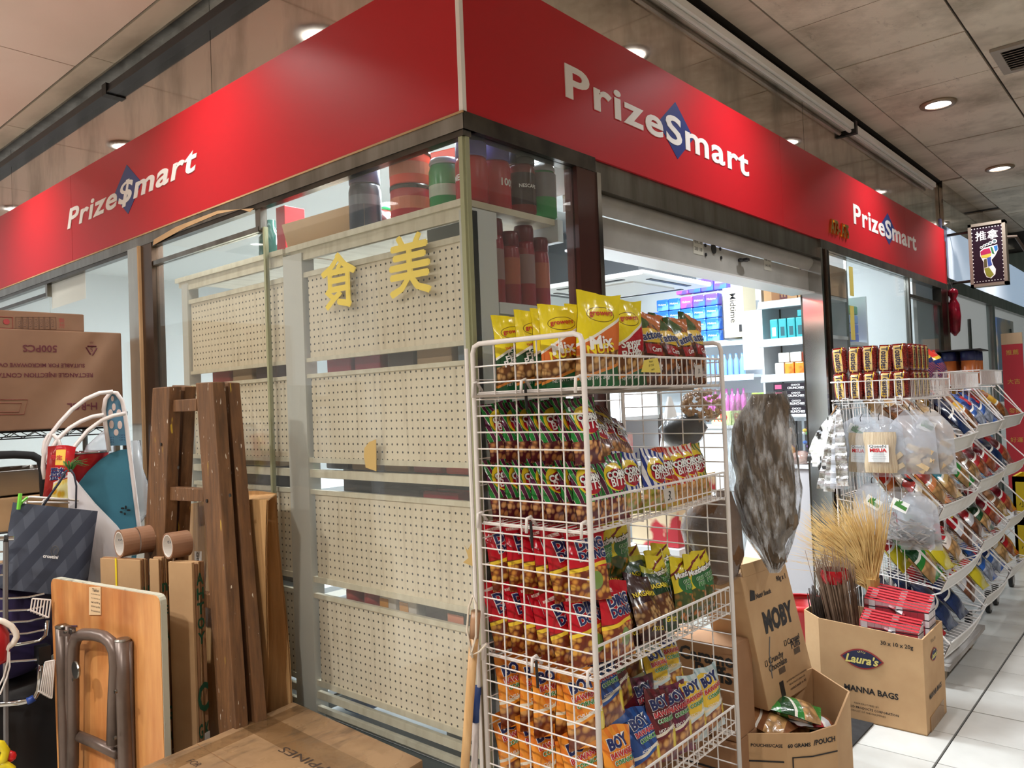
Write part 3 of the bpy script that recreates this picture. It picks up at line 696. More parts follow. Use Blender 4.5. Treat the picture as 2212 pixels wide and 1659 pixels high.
# paper scraps stuck on the glass
def scrap(label, pts, mat, yy=0.0105):
    o = MB().prism([pt(px, py, 'y', yy) for px, py in pts], (0, 0.0008, 0)).build('paper_scrap', mat); tag(o, label, 'paper'); return o
TAPEM = plain('old_brown_tape', rgb(196, 166, 104), 0.6)
scrap('torn brown paper scrap stuck on the corner glass at chest height', ((787, 968), (797, 955), (812, 949), (813, 1018), (790, 1010), (786, 985)), TAPEM)
scrap('ragged brown tape scrap on the corner glass beside the wire rack', ((1003, 1178), (1010, 1190), (1022, 1166), (1030, 1168), (1030, 1226), (1018, 1222), (1000, 1215), (1012, 1205)), TAPEM)
scrap('torn curled paper strip under the sign above the left pane', ((330, 530), (400, 492), (470, 462), (520, 452), (540, 458), (548, 450), (470, 455), (380, 490), (332, 518)), CARD, -0.008)
scrap('white paper sheet pinned behind the far left glass', ((112, 590), (184, 578), (186, 644), (112, 668)), PAPER, 0.024)

# ------------------------------------------------------------------ shop interior seen through the doorway
# air conditioner cassette
ac = thing('ceiling_air_conditioner', 'white cassette air conditioner hung below dark ducts inside the doorway', 'air conditioner', (-1.62, 3.27, 2.2))
def acb(x0, x1, y0, y1, z0, z1, m, nm, bv=0.0): MB().box((x0, y0, z0), (x1, y1, z1)).build(nm, m, ac, bevel=bv)
ACW = plain('ac_white', rgb(232, 232, 230), 0.45)
acb(-2.10, -1.14, 2.80, 3.76, 2.20, 2.235, ACW, 'face_panel', 0.012)
acb(-1.90, -1.34, 3.0, 3.56, 2.19, 2.20, plain('ac_grille', rgb(214, 212, 208), 0.5), 'grille')
for (a, c) in (((-1.9, 2.86), (-1.34, 2.90)), ((-1.9, 3.66), (-1.34, 3.70)), ((-2.04, 3.0), (-2.0, 3.56)), ((-1.24, 3.0), (-1.20, 3.56))):
    acb(a[0], c[0], a[1], c[1], 2.196, 2.2005, BLACK, 'air_slot')
acb(-2.02, -1.22, 2.88, 3.68, 2.235, 2.55, plain('dark_duct', rgb(48, 52, 56), 0.5), 'duct_box')
for (x, y) in ((-1.25, 2.9), (-1.25, 3.65), (-2.0, 2.9)):
    MB().tube([(x, y, 2.54), (x, y, 2.72)], 0.006).build('hanger_rod', STEEL, ac)
MB().tube([(-1.3, 3.0, 2.56), (-1.05, 3.9, 2.26)], 0.022, 8).build('drain_pipe', WHITE, ac)
o = thing('dark_roof_duct', 'dark ribbed ventilation duct under the shop ceiling behind the shutter', 'duct', (-2.3, 3.4, 2.6))
mb = MB().box((-2.9, 2.4, 2.36), (-2.15, 4.4, 2.71))
mb.build('duct', plain('dark_duct', rgb(48, 52, 56), 0.5), o)
for k in range(3): MB().box((-2.152, 2.4, 2.42 + 0.09 * k), (-2.13, 4.4, 2.45 + 0.09 * k)).build('rib', plain('dark_rib', rgb(70, 74, 78), 0.4), o)
# pads shelf at the back wall
def unit(name, label, x0, x1, y0, y1, zs, m=SHELFWHITE, lipd=True):
    o = thing(name, label, 'shelf', ((x0 + x1) / 2, (y0 + y1) / 2, 0))
    MB().box((x0, y1 - 0.02, 0), (x1, y1, max(zs) + 0.35)).build('back_panel', m, o)
    for z in zs:
        MB().box((x0, y0, z - 0.02), (x1, y1 - 0.021, z)).build('shelf', m, o)
        mb = MB(); mb.cbox(((x0 + x1) / 2, y0 - 0.006, z - 0.02), (x1 - x0, 0.008, 0.05), 0, R(-20)); mb.build('price_rail', plain('pale_blue_rail', rgb(196, 212, 222), 0.4), o)
    for x in (x0, x1): MB().box((x - 0.008, y1 - 0.03, 0), (x + 0.008, y1 - 0.022, max(zs) + 0.35)).build('upright', STEEL, o)
    return o
unit('wall_shelf', 'white wall shelving at the back of the shop under the blue packs', -2.3, -1.15, 4.45, 4.85, (0.5, 0.9, 1.25, 1.55, 1.84))
PADB = mottled('blue_pad_wrap', rgb(50, 110, 220), rgb(120, 190, 240), 8, 0.25, 0, (1, 1, 1), 0.5, 0.62)
PADP = mottled('purple_pad_wrap', rgb(110, 80, 200), rgb(70, 120, 220), 8, 0.25, 0, (1, 1, 1), 0.5, 0.62)
PADK = mottled('pink_pad_wrap', rgb(220, 90, 170), rgb(110, 90, 210), 8, 0.25, 0, (1, 1, 1), 0.5, 0.62)
def softpack(name, label, c, d, m, cat='pack', group=None, text=None, tm=WINK, rz=0.0):
    o = thing(name, label, cat, c, group)
    MB().cbox((c[0], c[1], c[2] + d[2] / 2), d, rz).build('pack', m, o, bevel=min(d) * 0.12)
    if text: letters(text, planefn((c[0], c[1] - d[1] / 2 - 0.0008, c[2] + d[2] * 0.55), (1, 0, 0), (0, 0, 1)), tm, o, w=d[0] * 0.7)
    return o
row = 0
for (z, xs_, ms) in ((1.842, [-2.10 + 0.118 * i for i in range(6)], [PADB] * 6), (1.945, [-2.10 + 0.118 * i for i in range(6)], [PADB] * 6), (2.048, [-2.10 + 0.118 * i for i in range(6)], [PADB] * 4 + [PADB] * 2), (2.151, [-1.98 + 0.118 * i for i in range(5)], [PADB, PADB, PADK, PADP, PADP])):
    for i, x in enumerate(xs_):
        cn = {id(PADB): 'blue', id(PADP): 'purple', id(PADK): 'pink'}[id(ms[i])]
        softpack('pad_pack', '%s sanitary pad pack at the shop back, %s row up, %s from the left' % (cn, ORD[row], ORD[i]), (x, 4.52, z), (0.114, 0.09, 0.10), ms[i], 'pack', 'sanitary pad packs on the back shelf', 'Midtime')
    row += 1
for i in range(4):
    softpack('pad_pack', 'purple sanitary pad pack of the top row above the carton, %s from the left' % ORD[i], (-1.78 + 0.118 * i, 4.52, 2.275), (0.114, 0.09, 0.11), (PADK, PADP, PADP, PADP)[i], 'pack', 'sanitary pad packs on the back shelf', 'Midtime')
o = thing('pad_carton', 'cream carton with black lettering standing on end beside the blue packs', 'box', (-1.29, 4.5, 1.86))
MB().box((-1.375, 4.42, 1.86), (-1.20, 4.66, 2.27)).build('carton', plain('cream_carton', rgb(226, 212, 180), 0.6), o)
fnc = planefn((-1.29, 4.419, 2.10), (0, 0, -1), (1, 0, 0)); letters('Midtime', fnc, INK, o, w=0.24, bold=0.01)
for (dx, dz, ww, hh) in ((0.045, -0.16, 0.03, 0.06),): MB().box((-1.29 + dx, 4.4185, 2.06 + dz), (-1.29 + dx + ww, 4.4195, 2.06 + dz + hh)).build('printed_panel', INK, o)
for k in range(7):
    o = thing('lotion_bottle', 'pale blue lotion bottle on the back shelf below the cream carton, %s from the left' % ORD[k], 'bottle', (-1.58 + 0.052 * k, 4.5, 1.552)); 
    MB().lathe((-1.58 + 0.052 * k, 4.5, 1.552), [(0.022, 0), (0.024, 0.01), (0.022, 0.12), (0.01, 0.15), (0.01, 0.18)], 10).build('bottle', plain('lotion_blue', rgb(120, 160, 230), 0.3), o, smooth=True)
for k in range(8):
    o = thing('shampoo_bottle', 'pink shampoo bottle on the back shelf above the mint pouches, %s from the left' % ORD[k], 'bottle', (-1.62 + 0.05 * k, 4.5, 1.252))
    MB().lathe((-1.62 + 0.05 * k, 4.5, 1.252), [(0.021, 0), (0.023, 0.01), (0.021, 0.13), (0.009, 0.15), (0.009, 0.19)], 10).build('bottle', plain('shampoo_pink', rgb(206, 110, 180), 0.3), o, smooth=True)
for k in range(2):
    softpack('mint_pouch', 'pale green pouch in front of the pink bottles, %s one' % ('left' if k == 0 else 'right'), (-1.22 + 0.17 * k, 4.0, 1.16), (0.16, 0.06, 0.11), plain('mint_green', rgb(206, 226, 150), 0.4), 'pouch', None, 'RD', REDINK)
for k in range(2):
    softpack('lemon_carton', 'green and yellow lemon tea carton right of the pale green pouches, %s' % ('lower' if k == 0 else 'upper'), (-0.90, 4.0, 1.16 + 0.121 * k), (0.13, 0.06, 0.12), mottled('lemon_print', rgb(110, 190, 90), rgb(236, 220, 80), 9, 0.4), 'box')
o = thing('low_counter', 'white low counter deep in the shop carrying pouches', 'counter', (-1.1, 4.05, 0)); MB().box((-1.5, 3.9, 0), (-0.7, 4.2, 1.14)).build('cabinet', SHELFWHITE, o); MB().box((-1.52, 3.88, 1.14), (-0.68, 4.22, 1.16)).build('worktop', WHITE, o)

# right hand shelving just inside the doorway
YR = 3.1
o = unit('side_shelf', 'white stepped shelving just inside the doorway by the chrome post', -0.50, -0.07, YR, 3.45, (0.8, 1.505, 1.725, 1.96))
for x in (-0.5,): MB().box((x - 0.012, YR + 0.05, 0.0), (x, 3.43, 2.2)).build('side_panel', SHELFWHITE, o)
MB().box((-0.66, YR + 0.1, 1.55), (-0.515, YR + 0.13, 1.93)).build('white_board', WHITE, o)
TEAL = plain('teal_carton', rgb(40, 168, 176), 0.4)
for k in range(6):
    q = softpack('teal_carton', 'slim teal soap carton on the upper side shelf, %s from the left' % ORD[k], (-0.415 + 0.054 * k, YR + 0.07, 1.726), (0.05, 0.1, 0.125), TEAL, 'box', 'teal cartons on the side shelf')
    MB().box((-0.415 + 0.054 * k - 0.012, YR + 0.0192, 1.745), (-0.415 + 0.054 * k + 0.012, YR + 0.0198, 1.80)).build('label', PAPER if k == 0 else plain('dark_teal', rgb(20, 90, 100), 0.4), q)
softpack('teal_carton', 'teal carton lying flat on top of the slim teal cartons', (-0.20, YR + 0.08, 1.855), (0.14, 0.1, 0.04), TEAL, 'box')
ORS = mottled('orange_soap_wrap', rgb(250, 160, 60), rgb(240, 120, 50), 20, 0.25, 0, (1, 1, 1), 0.45, 0.6)
for k in range(5):
    softpack('soap_bar', 'orange wrapped soap block on the middle side shelf, %s from the left' % ORD[k], (-0.39 + 0.062 * k, YR + 0.06, 1.507), (0.058, 0.09, 0.072), plain('white_soap_wrap', rgb(226, 222, 214), 0.4) if k == 0 else ORS if k < 4 else plain('red_orange_wrap', rgb(230, 80, 40), 0.35), 'soap', 'soap blocks on the side shelf')
for k in range(4):
    softpack('soap_bar', 'soap block of the upper layer on the middle side shelf, %s from the left' % ORD[k], (-0.36 + 0.075 * k, YR + 0.06, 1.58), (0.07, 0.09, 0.06), plain('white_soap_wrap', rgb(226, 222, 214), 0.4) if k < 2 else plain('dark_orange_wrap', rgb(190, 70, 40), 0.35), 'soap', 'soap blocks on the side shelf')
for k in range(2):
    o = thing('stock_carton', 'brown stock carton on top of the side shelf, %s' % ('left, lettered END' if k == 0 else 'right'), 'box', (-0.37 + 0.22 * k, YR + 0.12, 1.962))
    MB().box((-0.47 + 0.215 * k, YR + 0.02, 1.962), (-0.262 + 0.2 * k, YR + 0.3, 2.14)).build('carton', CARD, o)
    MB().box((-0.42 + 0.215 * k, YR + 0.018, 1.962), (-0.37 + 0.215 * k, YR + 0.02, 2.14)).build('tape_strip', CARD_D, o)
    letters('END' if k == 0 else '91', planefn((-0.345 + 0.215 * k, YR + 0.017, 2.03), (0, 0, 1) if k == 0 else (1, 0, 0), (-1, 0, 0) if k == 0 else (0, 0, 1)), MAROONINK if k == 0 else REDINK, o, h=0.045 if k == 0 else 0.05, bold=0.03)
CHOC = plain('choco_black', rgb(34, 26, 36), 0.35)
for k in range(4):
    z = 1.268 + 0.047 * (3 - k)
    o = thing('biscuit_box', 'long black biscuit box, %s of the stack by the post' % (('topmost', 'second from the top', 'third from the top', 'lowest')[k]), 'box', (-0.25, YR - 0.05, z), 'black biscuit boxes')
    MB().box((-0.385, YR - 0.1, z), (-0.09, YR + 0.02, z + 0.042)).build('carton', CHOC, o)
    MB().box((-0.375, YR - 0.1008, z + 0.008), (-0.335, YR - 0.1, z + 0.034)).build('pink_square', plain('pink_logo', rgb(226, 90, 130), 0.4), o)
    fb = planefn((-0.25, YR - 0.1012, z + 0.021), (1, 0, 0), (0, 0, 1))
    letters('CHOCO', lambda x, y: fb(x, y + 0.009), WINK, o, h=0.011, bold=0.03); letters('CRUNCHIES', lambda x, y: fb(x, y - 0.008), WINK, o, w=0.1, bold=0.03)
    MB().lathe((-0.15, YR - 0.1, z + 0.021), [(0.001, 0), (0.019, 0.0005), (0.017, 0.002), (0.001, 0.004)], 12, 'y').build('biscuit_picture', plain('choc_biscuit', rgb(96, 56, 40), 0.5), o)
o = thing('rack_board', 'slim shelf board under the stack of biscuit boxes', 'shelf', (-0.25, YR - 0.05, 1.255)); MB().box((-0.4, YR - 0.12, 1.25), (-0.08, YR + 0.10, 1.266)).build('board', SHELFWHITE, o)
rr = random.Random(5)
toyc = [rgb(200, 60, 60), rgb(240, 200, 60), rgb(80, 160, 70), rgb(60, 110, 190), rgb(230, 230, 230), rgb(190, 120, 60), rgb(120, 70, 150)]
for t in range(2):
    x0 = -0.40 + 0.15 * t
    o = thing('toy_tub', 'clear tub of small coloured toys below the biscuit boxes, %s' % ('left' if t == 0 else 'right'), 'tub', (x0 + 0.07, YR - 0.04, 0.99))
    MB().box((x0, YR - 0.10, 0.985), (x0 + 0.14, YR + 0.03, 1.24)).build('clear_wall', film('clear_plastic', (0.95, 0.97, 0.98, 1), 0.06, 0.08, 9, 0.2), o)
    MB().box((x0 + 0.01, YR - 0.02, 0.99), (x0 + 0.13, YR + 0.02, 1.22)).build('dark_core', BLACK, o)
    for k in range(26):
        MB().lathe((x0 + rr.uniform(0.02, 0.12), YR - rr.uniform(0.03, 0.08), rr.uniform(1.0, 1.18)), [(0.004, -0.014), (0.014, 0), (0.004, 0.014)], 6, rr.choice('xyz')).build('toy', plain('toy_%d' % (k % 7), toyc[k % 7], 0.4), o)
cn = thing('counter_cabinet', 'grey white counter cabinet beside the doorway post', 'counter', (-0.28, 2.9, 0))
MB().box((-0.44, 2.95, 0.02), (-0.13, 3.0 + 0.09, 0.95)).build('cabinet', plain('grey_cabinet', rgb(176, 172, 174), 0.5), cn)
MB().box((-0.46, 2.93, 0.95), (-0.125, 3.09, 0.972)).build('worktop', WHITE, cn)
MB().box((-0.47, 2.94, 0.0), (-0.45, 3.09, 0.97)).build('side_edge', WHITE, cn)
o = thing('candy_bag', 'red and yellow candy bag lying on the counter cabinet', 'pouch', (-0.33, 2.98, 0.974))
MB().lathe((-0.33, 3.0, 0.974), [(0.06, 0), (0.075, 0.03), (0.06, 0.09), (0.03, 0.12)], 10).build('bag', mottled('candy_print', rgb(214, 40, 46), rgb(240, 214, 90), 14, 0.2), o, smooth=True)
o = thing('candy_bag', 'brown clear candy bag lying at the front of the counter cabinet', 'pouch', (-0.24, 2.96, 0.974))
MB().lathe((-0.23, 2.99, 0.974), [(0.05, 0), (0.065, 0.02), (0.05, 0.06), (0.02, 0.075)], 10).build('bag', mottled('brown_candy', rgb(130, 90, 80), rgb(200, 180, 170), 18, 0.15), o, smooth=True)
# goods stacked behind the pane right of the post
o = unit('window_shelf', 'white shelf behind the glass right of the chrome post', -0.40, -0.08, 3.0, 3.22, (1.45, 1.72)) if False else None
for k, (z, mcol, l) in enumerate(((1.50, rgb(40, 140, 80), 'green'), (1.56, rgb(200, 205, 205), 'white'), (1.70, rgb(60, 90, 190), 'dark blue'), (1.76, rgb(70, 110, 210), 'blue'), (1.82, rgb(110, 160, 220), 'light blue'), (1.88, rgb(60, 150, 90), 'green'))):
    softpack('wrapped_towel', '%s wrapped pack stacked behind the glass right of the post, %s from below' % (l, ORD[k]), (-0.21, 3.03 if False else 3.62, z), (0.22, 0.2, 0.055), plain('towel_%d' % k, mcol, 0.3), 'pack')
o = thing('window_shelf', 'white shelf board behind the glass right of the post', 'shelf', (-0.2, 3.62, 1.69)); MB().box((-0.36, 3.5, 1.675), (-0.06, 3.76, 1.697)).build('board', SHELFWHITE, o); MB().box((-0.36, 3.5, 1.475), (-0.06, 3.76, 1.497)).build('board', SHELFWHITE, o); MB().box((-0.36, 3.76, 0), (-0.06, 3.78, 2.0)).build('back_panel', SHELFWHITE, o)
# shelves left in the shop glimpsed under the top rack shelf
o = unit('low_shelf', 'white shelving left inside the doorway behind the wire rack', -1.5, -0.75, 1.9, 2.3, (0.45, 0.75, 1.05, 1.3))
for k in range(5):
    softpack('biscuit_pack', 'red and white pack on the shelving behind the wire rack, %s from the left' % ORD[k], (-1.4 + 0.14 * k, 2.0, 1.052), (0.12, 0.08, 0.16), mottled('red_white_pack', rgb(206, 60, 80), rgb(230, 220, 214), 6, 0.3), 'pack')
    softpack('snack_carton', 'pale carton with red print on the lower shelving behind the wire rack, %s' % ORD[k], (-1.4 + 0.14 * k, 2.0, 0.752), (0.13, 0.1, 0.2), mottled('red_cream_carton', rgb(226, 208, 170), rgb(200, 60, 70), 4, 0.5, 0, (1, 1, 1), 0.5, 0.56), 'box')
# ================================================================== SNACK POUCHES
def artmat(name, layers, rough=0.22, wr=22, bstr=0.45):
    m, nt, b = newmat(name); setb(b, None, rough)
    b.inputs['Coat Weight'].default_value = 0.5; b.inputs['Coat Roughness'].default_value = 0.12
    t = nt.nodes.new('ShaderNodeTexCoord'); sp = nt.nodes.new('ShaderNodeSeparateXYZ'); nt.links.new(t.outputs['UV'], sp.inputs[0])
    u, v = S(nt, sp.outputs[0]), S(nt, sp.outputs[1]); c = layers[0]
    for L in layers[1:]:
        k = L[0]
        if k == 'band':     # v0, v1, colour, slope, wave
            _, v0, v1, col, sl, wa = L
            q = v - (u - 0.5) * sl
            if wa: q = q + (u * 6.0).sin() * wa
            mk = q.gt(v0) * q.lt(v1)
        elif k == 'nuts':   # v0, v1, colour, colour, gap colour, cells
            _, v0, v1, ca, cb, cg, sc, sl = L
            vo = nt.nodes.new('ShaderNodeTexVoronoi'); vo.inputs['Scale'].default_value = sc
            mp = nt.nodes.new('ShaderNodeMapping'); mp.inputs['Scale'].default_value = (1.0, 1.5, 1)
            nt.links.new(t.outputs['UV'], mp.inputs[0]); nt.links.new(mp.outputs[0], vo.inputs['Vector'])
            d = S(nt, vo.outputs['Distance']); sx = nt.nodes.new('ShaderNodeSeparateXYZ'); nt.links.new(vo.outputs['Color'], sx.inputs[0])
            inner = mix(nt, S(nt, sx.outputs[0]), ca, cb)
            inner = mix(nt, d.sm(0.30, 0.62), inner, cg)
            q = v - (u - 0.5) * sl
            mk = q.gt(v0) * q.lt(v1); c = mix(nt, mk, c, inner); continue
        elif k == 'stripes':  # count, width, colour, slope, v0, v1
            _, n, wd, col, sl, v0, v1 = L
            mk = ((u + v * sl) * n).frac().lt(wd) * v.gt(v0) * v.lt(v1)
        elif k == 'ell':
            _, cu, cv, ru, rv, col = L
            a = (u - cu) / ru; e = (v - cv) / rv; mk = (a * a + e * e).lt(1.0)
        elif k == 'rect':
            _, u0, u1, v0, v1, col = L
            mk = u.gt(u0) * u.lt(u1) * v.gt(v0) * v.lt(v1)
        c = mix(nt, mk, c, col)
    if isinstance(c, tuple): b.inputs['Base Color'].default_value = c
    else: nt.links.new(c, b.inputs['Base Color'])
    bump(nt, b, noise(nt, coords(nt, 'Object', (1, 1, 0.5)), wr, 3), bstr, 0.012)
    return m
def pouch_h(u, v, t, crimp=0.07, pw=0.5):
    a = max(0.0, math.sin(PI * u)); e = (v - crimp) / (1 - 2 * crimp)
    if e <= 0 or e >= 1: return 0.0012
    z = min(1.0, 2.6 * min(e, 1 - e)) 
    return 0.0012 + t * (a ** pw) * math.sin(PI / 2 * z) ** 0.75 * (1.08 - 0.35 * e)
def make_pouch(name, label, cat, wd, h, t, mat, texts=(), crimp=0.07, seed=0, group=None, hang=False):
    """soft pouch standing on z=0, front towards -y; texts: (string, u, v, width, material, bold, rot, outline material)"""
    o = thing(name, label, cat, (0, 0, 0), group)
    rs = random.Random(seed); ph = [rs.uniform(0, 6) for _ in range(4)]
    def W(u, v): 
        e = abs(2 * v - 1); return (u - 0.5) * wd * (0.94 + 0.06 * e ** 3) 
    def wob(u, v): return 0.0035 * math.sin(9 * u + ph[0] + 5 * v) * math.sin(7 * v + ph[1]) + 0.002 * math.sin(23 * u + ph[2]) * (v > 0.85)
    def front(u, v):
        return Vector((W(u, v), -pouch_h(u, v, t, crimp) + wob(u, v) * 1.0, h * v + 0.004 * math.sin(5 * u + ph[3]) * (v > 0.9)))
    def back(u, v):
        p = front(u, v); return Vector((p.x, pouch_h(u, v, t, crimp) + wob(u, v), p.z))
    mb = MB(); nu, nv = 10, 14
    mb.grid(front, nu, nv); mb.grid(lambda u, v: back(1 - u, v), nu, nv)
    uvs = [(i / nu, j / nv) for j in range(nv + 1) for i in range(nu + 1)] * 2
    n1 = (nu + 1) * (nv + 1)
    mb.build('film', mat, o, smooth=True, local=True, uvs=uvs)
    for tx in texts:
        s_, cu, cv, w_, m_, bold, rot, om = (list(tx) + [0.02, 0.0, None])[:8] if len(tx) < 8 else tx
        def fn(x, y, lift):
            u = min(1, max(0, cu + x / wd)); v = min(1, max(0, cv + y / h))
            p = front(u, v); p.x = (cu - 0.5) * wd + x; p.z = h * cv + y; p.y -= lift; return p
        if om is not None:
            letters(s_, lambda x, y: fn(x, y, 0.0012), om, o, w=w_ * 1.04, bold=bold + 0.045, rot=rot, local=True, name='lettering_outline')
        letters(s_, lambda x, y: fn(x, y, 0.0022), m_, o, w=w_, bold=bold, rot=rot, local=True)
    return o
G_YEL = rgb(236, 216, 40); NUT1 = rgb(222, 180, 120); NUT2 = rgb(196, 144, 84); NUTG = rgb(110, 66, 34)
def grow(nm, c1, lines, flav):
    m = artmat(nm + '_print', [G_YEL, ('band', -1, 0.60, rgb(240, 236, 224), 0.32, 0.0), ('band', -1, 0.565, c1, 0.32, 0.0),
        ('nuts', -1, 0.36, NUT1, NUT2, NUTG, 8, 0.1), ('band', -1, 0.17, rgb(226, 140, 60), 0.2, 0), ('band', -1, 0.135, rgb(30, 96, 56), 0.2, 0), ('ell', 0.5, 0.765, 0.33, 0.083, rgb(120, 96, 30)), ('ell', 0.5, 0.765, 0.312, 0.074, G_YEL)])
    tx = [('growers', 0.5, 0.765, 0.058, REDINK, 0.02, 0.06, None), ('NET WT. 80g', 0.5, 0.085, 0.06, WINK, 0.01, 0.12, None)]
    for (s_, cv, ww, mm) in lines: tx.append((s_, 0.5, cv, ww, mm, 0.03, 0.16, None))
    return make_pouch(nm, '', 'snack bag', 0.112, 0.205, 0.019, m, tx)
PR = {}
PR['garlic'] = grow('peanut_pouch', rgb(28, 74, 44), [('Garlic', 0.49, 0.05, WINK), ('Flavor', 0.43, 0.06, WINK), ('Peanuts', 0.37, 0.07, WINK), ('THE ORIGINAL', 0.57, 0.06, REDINK)], 'garlic')
PR['mix'] = grow('peanut_pouch', rgb(214, 110, 50), [('Mix', 0.47, 0.06, WINK), ('NUTS', 0.40, 0.07, YELLOWINK)], 'mix')
PR['hot'] = grow('peanut_pouch', rgb(180, 34, 46), [('Savour', 0.49, 0.07, WINK), ('Hot', 0.43, 0.04, WINK), ('Potato', 0.37, 0.065, WINK)], 'hot')
m = artmat('corn_ring_print', [rgb(150, 84, 40), ('nuts', -1, 0.9, rgb(180, 110, 50), rgb(120, 66, 34), rgb(70, 36, 22), 7, 0), ('band', 0.82, 2, rgb(60, 84, 40), 0.5, 0.03), ('band', 0.90, 2, rgb(190, 110, 60), -0.5, 0.03), ('ell', 0.5, 0.66, 0.55, 0.10, rgb(226, 190, 70)), ('rect', 0.3, 1.0, 0.40, 0.54, rgb(160, 40, 40))])
PR['tatt'] = make_pouch('corn_pouch', '', 'snack bag', 0.125, 0.20, 0.028, m, [('Tattoos', 0.5, 0.66, 0.10, NAVY, 0.03, 0.2, WINK), ('Corn', 0.62, 0.47, 0.04, WINK, 0.02, 0.1, None), ('60g', 0.7, 0.25, 0.03, WINK, 0.01, 0.0, None)], seed=2)
CG, CP = rgb(34, 130, 56), rgb(88, 24, 62)
def cornbits(nm, base, str_, back, seed):
    m = artmat(nm, [base, ('stripes', 5.0, 0.5, str_, 0.5, -1, 2), ('stripes', 10.0, 0.07, rgb(230, 220, 210), 0.5, -1, 2), ('nuts', -1, 0.34, rgb(232, 180, 120), rgb(200, 130, 74), back, 7, 0.0), ('ell', 0.52, 0.66, 0.40, 0.22, rgb(236, 206, 50)), ('ell', 0.58, 0.62, 0.36, 0.17, rgb(176, 30, 50))])
    return make_pouch('corn_bag', '', 'snack bag', 0.105, 0.17, 0.02, m, [('CORN', 0.56, 0.70, 0.07, WINK, 0.05, 0.08, INK), ('BITS', 0.58, 0.58, 0.055, WINK, 0.02, 0.05, None)], seed=seed)
PR['cbgreen'] = cornbits('corn_print_green', CP, CG, rgb(90, 30, 40), 3)
PR['cbblue'] = cornbits('corn_print_blue', rgb(226, 226, 230), rgb(40, 60, 140), rgb(150, 150, 60), 4)
PR['cbred'] = cornbits('corn_print_red', rgb(206, 84, 50), rgb(170, 40, 36), rgb(190, 160, 60), 5)
PR['cbwhite'] = cornbits('corn_print_white', rgb(232, 222, 214), rgb(190, 60, 46), rgb(170, 120, 50), 6)
PR['cbyel'] = cornbits('corn_print_yellow', rgb(206, 176, 60), rgb(96, 120, 40), rgb(160, 130, 50), 7)
PR['cbdark'] = cornbits('corn_print_dark', rgb(104, 36, 34), rgb(84, 26, 28), rgb(130, 90, 60), 8)
m = artmat('ding_print', [rgb(190, 22, 40), ('nuts', -1, 0.44, rgb(236, 186, 80), rgb(206, 130, 60), rgb(120, 50, 30), 8, 0.0), ('ell', 0.62, 0.26, 0.18, 0.12, rgb(120, 150, 70)), ('band', 0.42, 0.47, rgb(240, 206, 60), 0.1, 0.01), ('rect', 0.06, 0.42, 0.86, 0.905, rgb(236, 220, 210))], 0.18)
PR['ding'] = make_pouch('nut_bag', '', 'snack bag', 0.125, 0.19, 0.02, m, [('DING', 0.56, 0.75, 0.088, NAVY, 0.05, 0.1, WINK), ('DONG', 0.58, 0.60, 0.088, NAVY, 0.05, 0.1, WINK), ('25% more', 0.24, 0.882, 0.04, REDINK, 0.0, 0.0, None)], seed=9)
def naga(c, fl, seed):
    m = artmat('nagaraya_print_%d' % seed, [c, ('nuts', 0.12, 0.56, rgb(206, 170, 116), rgb(176, 132, 80), rgb(96, 56, 34), 8, 0.15), ('band', -1, 0.22, c, 0.25, 0.0), ('band', 0.9, 2, rgb(170, 170, 50) if seed == 11 else c, 0, 0.02)])
    return make_pouch('nut_bag', '', 'snack bag', 0.125, 0.19, 0.021, m, [('NAGARAYA', 0.5, 0.68, 0.108, YELLOWINK, 0.03, 0.12, None), (fl, 0.62, 0.17, 0.06, YELLOWINK, 0.02, 0.1, None)], seed=seed)
PR['nagab'] = naga(rgb(58, 26, 26), 'ADOBO', 10); PR['nagag'] = naga(rgb(28, 62, 36), 'GARLIC', 11)
m = artmat('mung_print', [rgb(226, 206, 50), ('nuts', -1, 0.5, rgb(48, 92, 44), rgb(206, 120, 50), rgb(60, 80, 40), 7, 0.1), ('ell', 0.6, 0.6, 0.42, 0.17, rgb(40, 110, 60)), ('band', 0.86, 0.9, rgb(120, 40, 40), 0.3, 0)])
PR['mung'] = make_pouch('pea_bag', '', 'snack bag', 0.10, 0.19, 0.022, m, [('Muncher', 0.5, 0.74, 0.08, WINK, 0.04, 0.16, MAROONINK), ('GREEN', 0.58, 0.62, 0.045, GREENINK, 0.03, 0.1, WINK), ('PEAS', 0.6, 0.54, 0.035, GREENINK, 0.03, 0.1, WINK), ('FLAVOR', 0.6, 0.1, 0.03, WINK, 0.0, 0, None)], seed=12)
def boy(c, c2, fl, seed, light=False):
    m = artmat('cornick_print_%d' % seed, [c, ('stripes', 3.0, 0.4, c2, 0.9, 0.45, 2), ('band', 0.40, 0.44, rgb(236, 226, 206), 0.15, 0.01), ('nuts', 0.05, 0.36, rgb(222, 170, 96), rgb(190, 120, 60), rgb(120, 56, 34), 6, 0.2), ('ell', 0.86, 0.32, 0.12, 0.16, rgb(230, 206, 60))] + ([('ell', 0.3, 0.66, 0.5, 0.26, rgb(236, 196, 60))] if light else []))
    return make_pouch('cornick_bag', '', 'snack bag', 0.118, 0.19, 0.024, m, [('BOY', 0.46, 0.81, 0.075, NAVY, 0.05, 0.16, WINK), ('BAWANG', 0.5, 0.67, 0.08, REDINK, 0.03, 0.16, WINK), ('CORNICK', 0.54, 0.575, 0.07, GREENINK, 0.03, 0.16, WINK), (fl, 0.52, 0.44, 0.075, WINK, 0.01, 0.12, None)], seed=seed)
PR['boyo'] = boy(rgb(236, 150, 50), rgb(226, 124, 40), 'CHILI CHEESE', 13)
PR['boyb'] = boy(rgb(40, 84, 156), rgb(30, 60, 120), 'ADOBO FLAVOR', 14)
PR['boyr'] = boy(rgb(104, 30, 40), rgb(76, 22, 32), 'HOT GARLIC', 15)
